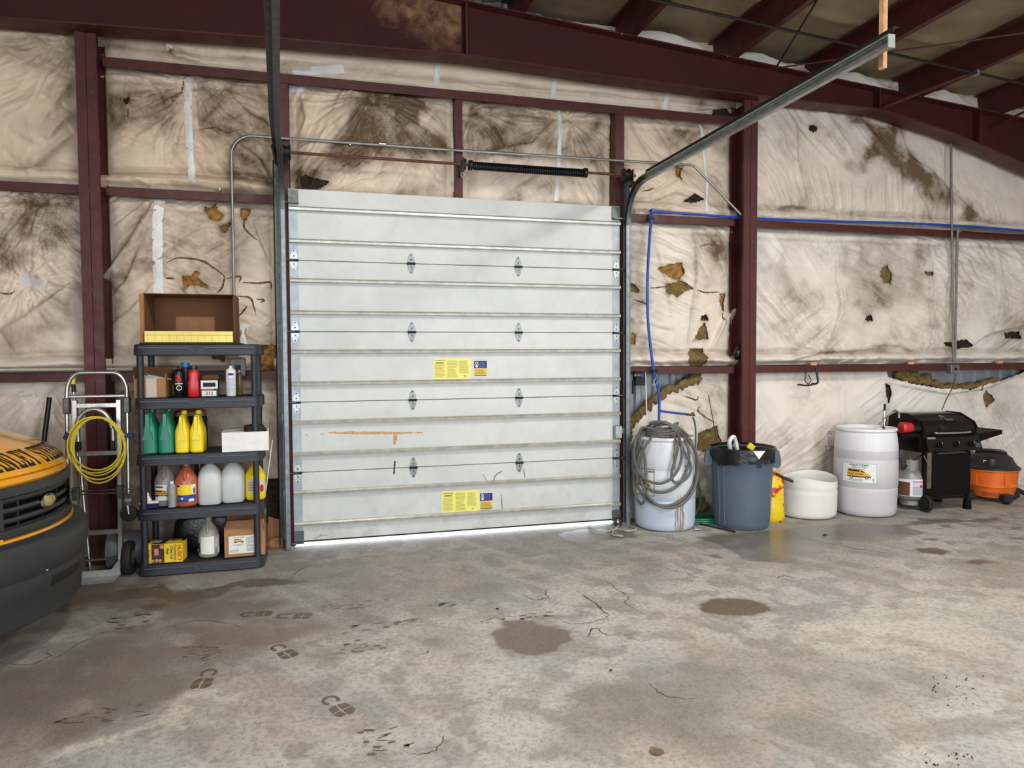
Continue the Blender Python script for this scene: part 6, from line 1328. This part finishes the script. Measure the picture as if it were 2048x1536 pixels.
def g_wh(t, w, d, h): decal([('label_sheet', PAPER, [rect2d(-.08, h*.1, .1, h*.55, 12)]), ('black_edge', INK, [rect2d(-.1, h*.14, -.075, h*.38, 4)]), ('grey_panel', M('pale_grey_print', (196, 198, 192), .7, 0, 0), [rect2d(.045, h*.25, .09, h*.5, 4)])], cyl_map(0, 0, w*.508, face_phi(t.location), 0), t, .0012, .012)
jug(418, 0, -.38, 'dirty white jug standing on the bottom shelf', .152, .15, .305, clearp('grimy_clear_jug', (170, 166, 156), .35, .15), SMK, label2=g_wh)
p = onsh(489, 0, -.355); t_ = thing('cardboard_box', 'brown box with a white van label at the right of the bottom shelf', 'box', (p[0]+.01, p[1], p[2]), .05)
for a, b, nm, m in (((-.15, -.12, 0), (.15, -.115, .19), 'box_front', CARD), ((-.15, .115, 0), (.15, .12, .28), 'box_back', CARDIN), ((-.15, -.115, 0), (-.145, .115, .24), 'box_side', CARD), ((.145, -.115, 0), (.15, .115, .24), 'box_side', CARD), ((-.145, -.115, 0), (.145, .115, .005), 'box_base', CARDIN)): MB().span(a, b).build(nm, m, t_, smooth=False)
MB().add([(-.15, -.115, .19), (.15, -.115, .19), (.14, -.02, .265), (-.14, -.02, .265)], [(0, 1, 2, 3)]).build('front_flap', CARD, t_, smooth=False)
b, k, hb = printed_van(.075); sh = lambda L: [move2d(s, -.045, .125) for s in L]
decal([('label_sheet', PAPER, [rect2d(-.118, .025, .118, .165)]), ('printed_van', VANYEL, sh([b])), ('black_print', INK, sh(k[:3]+k[4:])+[move2d(text2d('STANLEY STEEMER', .0105, .004), -.045, .153), move2d(text2d('C R E S T', .019, .012), -.045, .092)]), ('grey_print', GREYINK, bars2d(.01, .035, .11, .155, 12, .35, 4)+bars2d(-.11, .035, -.03, .06, 3, .35, 5)), ('label_panel', M('pale_blue_print', (198, 206, 222), .6, 0, 0), [])][:4], flat_map((0, -.1205, 0), (1, 0, 0), (0, 0, 1), (0, -1, 0)), t_)
p = onsh(405, 0, -.17); tag(MB().loft([(p[2], p[0], p[1], .2, .05, 3), (p[2]+.05, p[0], p[1], .23, .06, 3), (p[2]+.25, p[0]+.02, p[1], .22, .055, 3), (p[2]+.31, p[0]+.02, p[1], .15, .04, 2.4)], 28).build('black_sack', BAG, angle=180), 'black sack at the back of the bottom shelf', 'sack')
tag(MB().tube([(p[0]-.02, p[1]-.1, p[2]+.02), (p[0]+.14, p[1]-.1, p[2]+.02)], .014, 8).build('grey_rod', GALV), 'short grey rod lying between carton and jug', 'rod')
# cardboard scraps right of the shelf
q = WZ(545, 1098)
tag(MB().add([(q[0]-.05, q[1]+.1, 0), (q[0]+.07, q[1]+.13, 0), (q[0]+.1, q[1]+.14, .2), (q[0]-.04, q[1]+.12, .26), (q[0]-.05, q[1]+.108, 0), (q[0]+.07, q[1]+.138, 0), (q[0]+.1, q[1]+.148, .2), (q[0]-.04, q[1]+.128, .26)], [(0, 1, 2, 3), (7, 6, 5, 4), (0, 4, 5, 1), (1, 5, 6, 2), (2, 6, 7, 3), (3, 7, 4, 0)]).build('cardboard_scrap', CARD, smooth=False), 'torn cardboard leaning on the wall right of the shelf', 'cardboard')
tag(MB().loft([(.0, q[0]+.02, q[1]+.03, .09, .05, 2.5), (.05, q[0]+.02, q[1]+.03, .08, .05, 2.4), (.09, q[0]+.03, q[1]+.03, .05, .03, 2)], 16).build('paper_wad', M('kraft_paper_wad', (156, 112, 72), .85, 0, .3, 14, .9, 20), angle=180), 'crumpled brown paper on the floor right of the shelf', 'paper')

# ================================================================ HAND TRUCK
hy = -.40
ht = thing('hand_truck', 'aluminium convertible hand truck leaning against the left column', 'hand truck', (-1.40, hy, 0)); x_ = -1.40
def lean(z): return .06*z          # leans back towards the column
for s, xx in ((-1, -.150), (1, .148)):
    MB().prism([(xx-.014, .06), (xx+.014, .06), (xx+.014, 1.34), (xx-.014, 1.34)], -.022, .022).xf(Matrix.Rotation(-.05, 4, 'X')).build('side_rail', ALU, ht, smooth=False)
for z in (.335, .935, 1.30): MB().box((0, .055*z, z), (.28, .03, .035), None, .003).build('cross_bar', ALU, ht)
arch = [(-.205, .03, .60), (-.205, .06, 1.36)]+[(-.205+.10-.10*math.cos(a), .07, 1.40+.15*math.sin(a)) for a in np.linspace(.1, math.pi/2, 8)]+[(.205-.10+.10*math.cos(a), .07, 1.40+.15*math.sin(a)) for a in np.linspace(math.pi/2, .1, 8)]+[(.205, .06, 1.36), (.205, .03, .62)]
MB().tube(arch, .0145, 12).build('outer_handle', ALU, ht)
arch = [(-.118, .0, .98), (-.118, .0, 1.13)]+[(-.118*math.cos(a), -.035, 1.13+.148*math.sin(a)) for a in np.linspace(.1, math.pi-.1, 16)]+[(.118, .0, 1.13), (.118, .0, .98)]
MB().tube(arch, .0165, 12).build('inner_handle', ALU, ht)
MB().cyl((-.19, .07, 1.37), (.19, .07, 1.37), .014, 10).build('cross_bar', ALU, ht)
for s in (-1, 1):
    MB().box((s*.205, .06, 1.30), (.045, .05, .12), None, .006).build('sleeve', DKSTEEL, ht); MB().box((s*.118, -.0, 1.0), (.036, .04, .07), None, .005).build('grip_sleeve', BLACKP, ht)
for z in (.655, .63): MB().cyl((-.21, .02, z), (.22, .02, z), .0055, 8).build('tie_rod', CHROME, ht)
for s in (-1, 1): MB().box((s*.15, .02, .64), (.045, .05, .1), None, .006).build('pivot_bracket', DKSTEEL, ht)
MB().prism([(-.17, .0), (.15, .0), (.15, .115), (.13, .115), (.09, .055), (-.11, .055), (-.15, .115), (-.17, .115)], -.03, -.02).build('toe_plate', ALU, ht, smooth=False); MB().span((-.17, -.19, 0), (.15, -.02, .008), .002).build('toe_plate', ALU, ht)
for s in (-1, 1):
    w = MB().lathe([(.05, -.03), (.1, -.034), (.12, -.03), (.128, -.018), (.13, 0), (.128, .018), (.12, .03), (.1, .034), (.05, .03)], (s*.205 if s > 0 else -.22, -.0, .13), 36, 'x').build('wheel_tyre', BLACKRUB, ht); MB().lathe([(.012, -.036), (.05, -.03), (.062, -.02), (.062, .02), (.05, .03), (.012, .036)], (s*.205 if s > 0 else -.22, 0, .13), 24, 'x').build('hub', GALV, w)
MB().cyl((-.2, 0, .13), (.2, 0, .13), .01, 10).build('axle', DKSTEEL, ht)
cw = MB().lathe([(.01, -.016), (.05, -.018), (.06, -.012), (.06, .012), (.05, .018), (.01, .016)], (.222, -.03, .475), 24, 'y').build('swivel_caster', BLACKRUB, ht); mb = MB(); mb.tube([(.222, -.052, .475), (.215, -.05, .54), (.21, -.02, .56)], .009, 6); mb.tube([(.222, -.008, .475), (.215, -.0, .54), (.21, -.01, .56)], .009, 6); mb.box((.215, 0, .575), (.05, .05, .03), None, .004); mb.build('caster_fork', GALV, cw)
CORD = M('yellow_cord', (228, 206, 62), .45, 0, .08); cp = []
co0 = np.array([-1.40, hy, 0])
for k, (cx, cy, rx, ry) in enumerate(((194, 893, 55, 58), (198, 900, 52, 66), (190, 890, 57, 56), (196, 897, 53, 62), (193, 888, 50, 52))):
    for a in np.linspace(90, 450, 22)[:-1]:
        a = math.radians(a); q = WY(cx+rx*math.cos(a)+1.5*math.sin(2*a+k), cy-ry*math.sin(a), hy-.062-.010*k); cp.append(q-co0)
ec = thing('extension_cord', 'yellow extension cord coiled on the hand truck handle', 'extension cord', co0); MB().tube(smooth_path(cp, 3), .0062, 8).build('cord', CORD, ec)
q = WY(133, 872, hy-.08)-co0; MB().box(q, (.03, .03, .055), ROT('Y', 25), .006).build('plug', M('navy_plug', (30, 42, 92), .4), ec); MB().tube([q+np.array([.01, 0, .02]), WY(142, 862, hy-.07)-co0], .006, 6).build('cord_tail', CORD, ec)
q = WY(259, 871, hy-.06)-co0; MB().box(q, (.06, .03, .032), None, .006).build('plug', M('navy_plug', (30, 42, 92), .4), ec); MB().tube([q, WY(246, 869, hy-.06)-co0], .006, 6).build('cord_tail', PAPER, ec)
# poles by the column
t_ = thing('broom_pole', 'pole with yellow and black grip standing behind the hand truck', 'pole', (-1.60, -.22, 0)); MB().cyl((.09, -.02, .01), (.0, .02, 1.40), .011, 10).build('shaft', ALU, t_); MB().cyl((.002, .02, 1.40), (-.002, .022, 1.46), .015, 10).build('black_sleeve', BLACKP, t_); MB().cyl((-.002, .022, 1.46), (-.004, .023, 1.52), .016, 10).build('yellow_end', YJ, t_); MB().cyl((.03, -.04, .6), (.04, -.04, 1.16), .008, 8).build('yellow_strap', YJ, t_)
q0, q1 = WY(99, 795, -.0), WY(92, 880, -.1); rod('black_bar', 'black round bar leaning on the wall above the van hood', 'bar', q0, (q0[0]-.07, -.35, .012), .018, BLACKP, 12)
# grey bucket lying behind the hand truck
t_ = thing('grey_bucket', 'grey plastic bucket lying on its side behind the hand truck wheel', 'bucket', (-1.20, -.225, 0)); GBK = M('grey_bucket_plastic', (92, 98, 102), .45, 0, .1)
MB().lathe([(.001, .11), (.12, .11), (.128, .10), (.15, -.11), (.158, -.11), (.158, -.135), (.142, -.135), (.12, .09), (.001, .09)], (-.03, 0, .16), 36, 'x').build('shell', GBK, t_, angle=40); MB().tube(arc_pts((-.15, 0, .16), .16, 200, 340, 14, 'yz'), .004, 6).build('bail_handle', GALV, t_)

# ================================================================ VAN
VA = math.radians(-8); VN = np.array([-1.265, -1.76])
van = thing('van', 'yellow van with black lettering and grey bumper at the left edge', 'van', (VN[0], VN[1], 0), VA)
YV = NT('yellow_van_paint'); YVM = YV.set(srgb(236, 166, 26), .22, 0.0, Coat_Weight=.6, Coat_Roughness=.08)
GRILL = M('charcoal_grille_plastic', (52, 54, 57), .45, 0, .06, 20); BUMP = M('charcoal_bumper_plastic', (48, 50, 53), .5, 0, .06, 12, .08, 200); GDARK = M('grille_opening_black', (10, 10, 11), .7, 0, 0)
HW = .98
def cx(y):         # plan curve of the nose: how far the skin sits behind the tip at side offset y
    t = min(1.0, abs(y)/HW); return .48*t**2+.10*t**8
def vsurf(prof, y0, y1, ny, name, mat, parent=van, k=1.0, thick=None, angle=40):
    ys = np.linspace(y0, y1, ny); A = np.array([[(x-k*cx(y), y, z) for (x, z) in prof] for y in ys])
    return MB().grid(A).build(name, mat, parent, angle=angle)
# hood skin (x forward, z up)
HP = [(-1.42, 1.345), (-1.25, 1.335), (-.9, 1.30), (-.6, 1.255), (-.38, 1.21), (-.22, 1.165), (-.12, 1.125), (-.055, 1.085), (-.022, 1.05), (-.012, 1.035)]
HPX = np.array([p[0] for p in HP]); HPZ = np.array([p[1] for p in HP])
def hood_pt(s, y, l=0.0):
    # s in 0..1 along the profile from the lip backwards
    d = np.concatenate([[0], np.cumsum(np.hypot(np.diff(HPX[::-1]), np.diff(HPZ[::-1])))]); x = np.interp(s, d, HPX[::-1]); z = np.interp(s, d, HPZ[::-1])
    crown = .035*(abs(y)/HW)**2.2; return np.array([x-cx(y)+l*.55, y, z-crown+l])
ss = np.concatenate([np.linspace(0, .35, 24), np.linspace(.4, 1.3, 14)])
A = np.array([[hood_pt(s, y) for s in ss] for y in np.linspace(-HW+.04, HW-.04, 61)]); hood = MB().grid(A).build('hood', YVM, van, angle=60)
A = np.array([[hood_pt(0, y)+np.array(o_) for o_ in ((0, 0, 0), (.004, 0, -.006), (-.01, 0, -.012), (.008, 0, -.018), (.01, 0, -.045), (0, 0, -.06))] for y in np.linspace(-HW+.04, HW-.04, 61)]); MB().grid(A).build('hood_lip', YVM, van, angle=30)
# slab-serif lettering painted on the hood
def letter(ch):
    L = {}
    S = .15; Hs = .14  # slab length, height
    def slab(x, y): return [(x-S, y), (x+S, y), (x+S, y+Hs), (x-S, y+Hs)]
    st = lambda x, w=.17, a=0.0, b=1.0: [(x-w/2, a), (x+w/2, a), (x+w/2, b), (x-w/2, b)]
    if ch == 'T': return [st(.35), [(0, .86), (.7, .86), (.7, 1), (0, 1)], [(0, .68), (.1, .68), (.1, .86), (0, .86)], [(.6, .68), (.7, .68), (.7, .86), (.6, .86)], slab(.35, 0)]
    if ch == 'L': return [st(.2), slab(.2, .86), [(.0, 0), (.64, 0), (.64, .14), (0, .14)], [(.53, .14), (.64, .14), (.64, .36), (.53, .36)]]
    if ch == 'E': return [st(.2), [(.0, 0), (.64, 0), (.64, .14), (0, .14)], [(0, .86), (.62, .86), (.62, 1), (0, 1)], [(.28, .44), (.48, .44), (.48, .56), (.28, .56)], [(.42, .36), (.5, .36), (.5, .64), (.42, .64)], [(.53, .14), (.64, .14), (.64, .3), (.53, .3)], [(.52, .7), (.62, .7), (.62, .86), (.52, .86)]]
    if ch == 'A': return [[(.08, .1), (.2, .1), (.42, 1), (.28, 1)], [(.5, .1), (.68, .1), (.46, 1), (.3, 1)], [(.2, .3), (.56, .3), (.54, .42), (.22, .42)], slab(.14, 0), slab(.6, 0), [(.2, .88), (.46, .88), (.46, 1), (.2, 1)]]
    if ch == 'N': return [st(.16, .12), st(.62, .12), [(.1, 1), (.28, 1), (.68, 0), (.52, 0)], [(0, 0), (.32, 0), (.32, .12), (0, .12)], [(.46, .88), (.78, .88), (.78, 1), (.46, 1)], [(0, .88), (.2, .88), (.2, 1), (0, 1)]]
    if ch == 'Y': return [st(.36, .17, 0, .5), [(.08, 1), (.26, 1), (.44, .46), (.28, .46)], [(.5, 1), (.64, 1), (.45, .46), (.34, .46)], slab(.36, 0), slab(.15, .88), slab(.58, .88)]
    if ch == 'S': return [[(.04, .0), (.14, .0), (.14, .34), (.04, .34)], [(.14, 0), (.6, 0), (.6, .14), (.14, .14)], [(.5, .14), (.66, .14), (.66, .5), (.5, .5)], [(.12, .52), (.3, .6), (.66, .46), (.5, .38)], [(.06, .52), (.22, .52), (.22, .88), (.06, .88)], [(.1, .86), (.56, .86), (.56, 1), (.1, 1)], [(.54, .68), (.64, .68), (.64, 1), (.54, 1)]]
    if ch == 'M': return [st(.15, .13), st(.8, .15), [(.1, 1), (.26, 1), (.52, .25), (.44, .2)], [(.72, 1), (.86, 1), (.52, .2), (.42, .25)], slab(.15, 0), slab(.8, 0), slab(.12, .88), slab(.82, .88)]
    if ch == 'R': return [st(.2), slab(.2, 0), [(0, .87), (.5, .87), (.5, 1), (0, 1)], [(.46, .55), (.62, .55), (.62, .95), (.46, .95)], [(.28, .48), (.5, .48), (.5, .6), (.28, .6)], [(.36, .5), (.5, .5), (.7, 0), (.54, 0)]]
    return []
txt = 'STANLEY STEEMER'; wds = {'M': .98, 'N': .84, 'A': .78, 'Y': .76}
tot = sum(.45 if c == ' ' else wds.get(c, .74) for c in txt); yy0, yy1 = -.43, .53; sc = (yy1-yy0)/tot; cur = yy0
# text reads from the van's right side (negative y) to its left as seen from the front
for c in txt:
    if c == ' ': cur += .45*sc; continue
    mb = MB()
    for q4 in letter(c):
        nu, nv = 4, 8; G = np.zeros((nu+1, nv+1, 3))
        for i in range(nu+1):
            for j in range(nv+1):
                u, v = i/nu, j/nv; pb = (q4[0][0]*(1-u)+q4[1][0]*u, q4[0][1]*(1-u)+q4[1][1]*u); ptp = (q4[3][0]*(1-u)+q4[2][0]*u, q4[3][1]*(1-u)+q4[2][1]*u)
                xx, zz = pb[0]*(1-v)+ptp[0]*v, pb[1]*(1-v)+ptp[1]*v
                G[i, j] = hood_pt(.026+.155*zz, cur+xx*sc, .0018)
        mb.grid(G)
    mb.build('hood_letter', INK, hood, smooth=False, recalc=False); cur += wds.get(c, .74)*sc
# grille: frame, recess, bars, oval
GT, GBt = .975, .705
vsurf([(-.03, GT), (.004, GT), (.012, GT-.012), (.012, GT-.05), (-.02, GT-.062)], -.94, .94, 55, 'grille_frame', GRILL)
vsurf([(-.02, GBt+.055), (.014, GBt+.045), (.018, GBt+.01), (.012, GBt), (-.03, GBt)], -.94, .94, 55, 'grille_frame', GRILL)
vsurf([(-.075, GT), (-.075, GBt)], -.94, .94, 55, 'grille_backing', GDARK)
for y0, y1 in ((-.52, -.40), (.40, .52), (-.94, -.88), (.88, .94)): vsurf([(-.03, GT-.03), (.006, GT-.05), (.01, GBt+.05), (-.03, GBt+.03)], y0, y1, 10, 'headlamp_surround', GRILL)
for s in (-1, 1):
    vsurf([(-.03, GT-.05), (.012, GT-.055), (.014, GBt+.05), (-.03, GBt+.045)], min(s*.34, s*.40), max(s*.34, s*.40), 4, 'grille_upright', GRILL)
    vsurf([(-.05, GT-.055), (.002, GT-.062), (.006, .84), (.0, GBt+.05), (-.05, GBt+.045)], min(s*.52, s*.88), max(s*.52, s*.88), 14, 'headlamp', clearp('headlamp_lens', (200, 204, 206), .1, .4))
for k, z in enumerate((.90, .845, .79)): vsurf([(-.05, z+.012), (-.008, z+.016), (-.002, z), (-.012, z-.012), (-.05, z-.01)], -.35, .35, 25, 'grille_bar', GRILL)
for y in (-.2, .2, -.0): vsurf([(-.06, GT-.06), (-.03, GT-.06), (-.03, GBt+.05), (-.06, GBt+.05)], y-.006, y+.006, 2, 'grille_rib', GRILL)
em = MB().lathe([(.075, 0), (.078, .012), (.06, .022), (.001, .027)], (0, 0, 0), 32, 'x'); em.v = [(x-.008, y*1.0, z*.52+.845) for x, y, z in em.v]; eo = em.build('emblem_rim', CHROME, van)
em = MB().lathe([(.062, .018), (.045, .027), (.001, .031)], (0, 0, 0), 32, 'x'); em.v = [(x-.006, y, z*.52+.845) for x, y, z in em.v]; em.build('emblem_face', M('worn_emblem', (186, 170, 112), .4, .2, .25, 60), van)
# yellow valance under the grille, stepping down outboard
vsurf([(-.02, .705), (.022, .70), (.026, .675), (-.02, .655)], -.9, .9, 50, 'valance', YVM)
for s in (-1, 1): vsurf([(-.03, .72), (.016, .715), (.024, .60), (-.02, .59)], min(s*.35, s*.95), max(s*.35, s*.95), 16, 'valance', YVM)
# bumper
BP = [(-.03, .69), (0.056, .685), (0.087, .67), (0.104, .645), (0.110, .59), (0.105, .53), (0.095, .49), (0.090, .482), (0.091, .44), (0.081, .38), (.07, .35), (.06, .235), (.045, .22), (-.05, .22)]
vsurf(BP, -1.0, 1.0, 71, 'bumper', BUMP, angle=30)
vsurf([(.092, .445), (.0945, .44), (.084, .392), (.080, .39)], -.14, .2, 12, 'bumper_slot', GDARK)
MB().lathe([(.008, 0), (.007, .004), (.001, .005)], (.108-cx(-.2), -.2, .50), 10, 'x').build('bumper_bolt', CHROME, van)
# fenders, cab and box behind (mostly outside the frame)
for s in (-1, 1):
    MB().prism([(-.60, .40), (-.52, .72), (-.52, .99), (-.62, 1.07), (-1.45, 1.2), (-1.45, .40), (-1.35, .40), (-1.3, .62), (-1.13, .74), (-.92, .74), (-.76, .62), (-.72, .40)], s*.93, s*.985).build('fender', YVM, van, smooth=False)
    w = MB().lathe([(.12, -.1), (.3, -.11), (.345, -.09), (.355, 0), (.345, .09), (.3, .11), (.12, .1)], (-1.02, s*.82, .355), 36, 'y').build('front_tyre', BLACKRUB, van); MB().lathe([(.001, -.06), (.19, -.09), (.2, 0), (.19, .09), (.001, .06)], (-1.02, s*.82, .355), 28, 'y').build('wheel_rim', GALV, w)
    w = MB().lathe([(.12, -.1), (.3, -.11), (.345, -.09), (.355, 0), (.345, .09), (.3, .11), (.12, .1)], (-4.2, s*.84, .355), 36, 'y').build('rear_tyre', BLACKRUB, van); MB().lathe([(.001, -.06), (.19, -.09), (.2, 0), (.19, .09), (.001, .06)], (-4.2, s*.84, .355), 28, 'y').build('wheel_rim', GALV, w)
MB().prism([(-1.4, .42), (-1.4, 1.32), (-1.75, 2.05), (-2.1, 2.12), (-5.4, 2.12), (-5.5, 2.0), (-5.55, .42), (-4.62, .42), (-4.5, .72), (-3.9, .72), (-3.78, .42)], -.97, .97).build('body', YVM, van, smooth=False)
MB().add([(-1.43, -.82, 1.38), (-1.43, .82, 1.38), (-1.735, .72, 2.04), (-1.735, -.72, 2.04)], [(0, 1, 2, 3)]).build('windscreen', M('dark_glass', (26, 30, 32), .05, 0, 0), van, smooth=False)
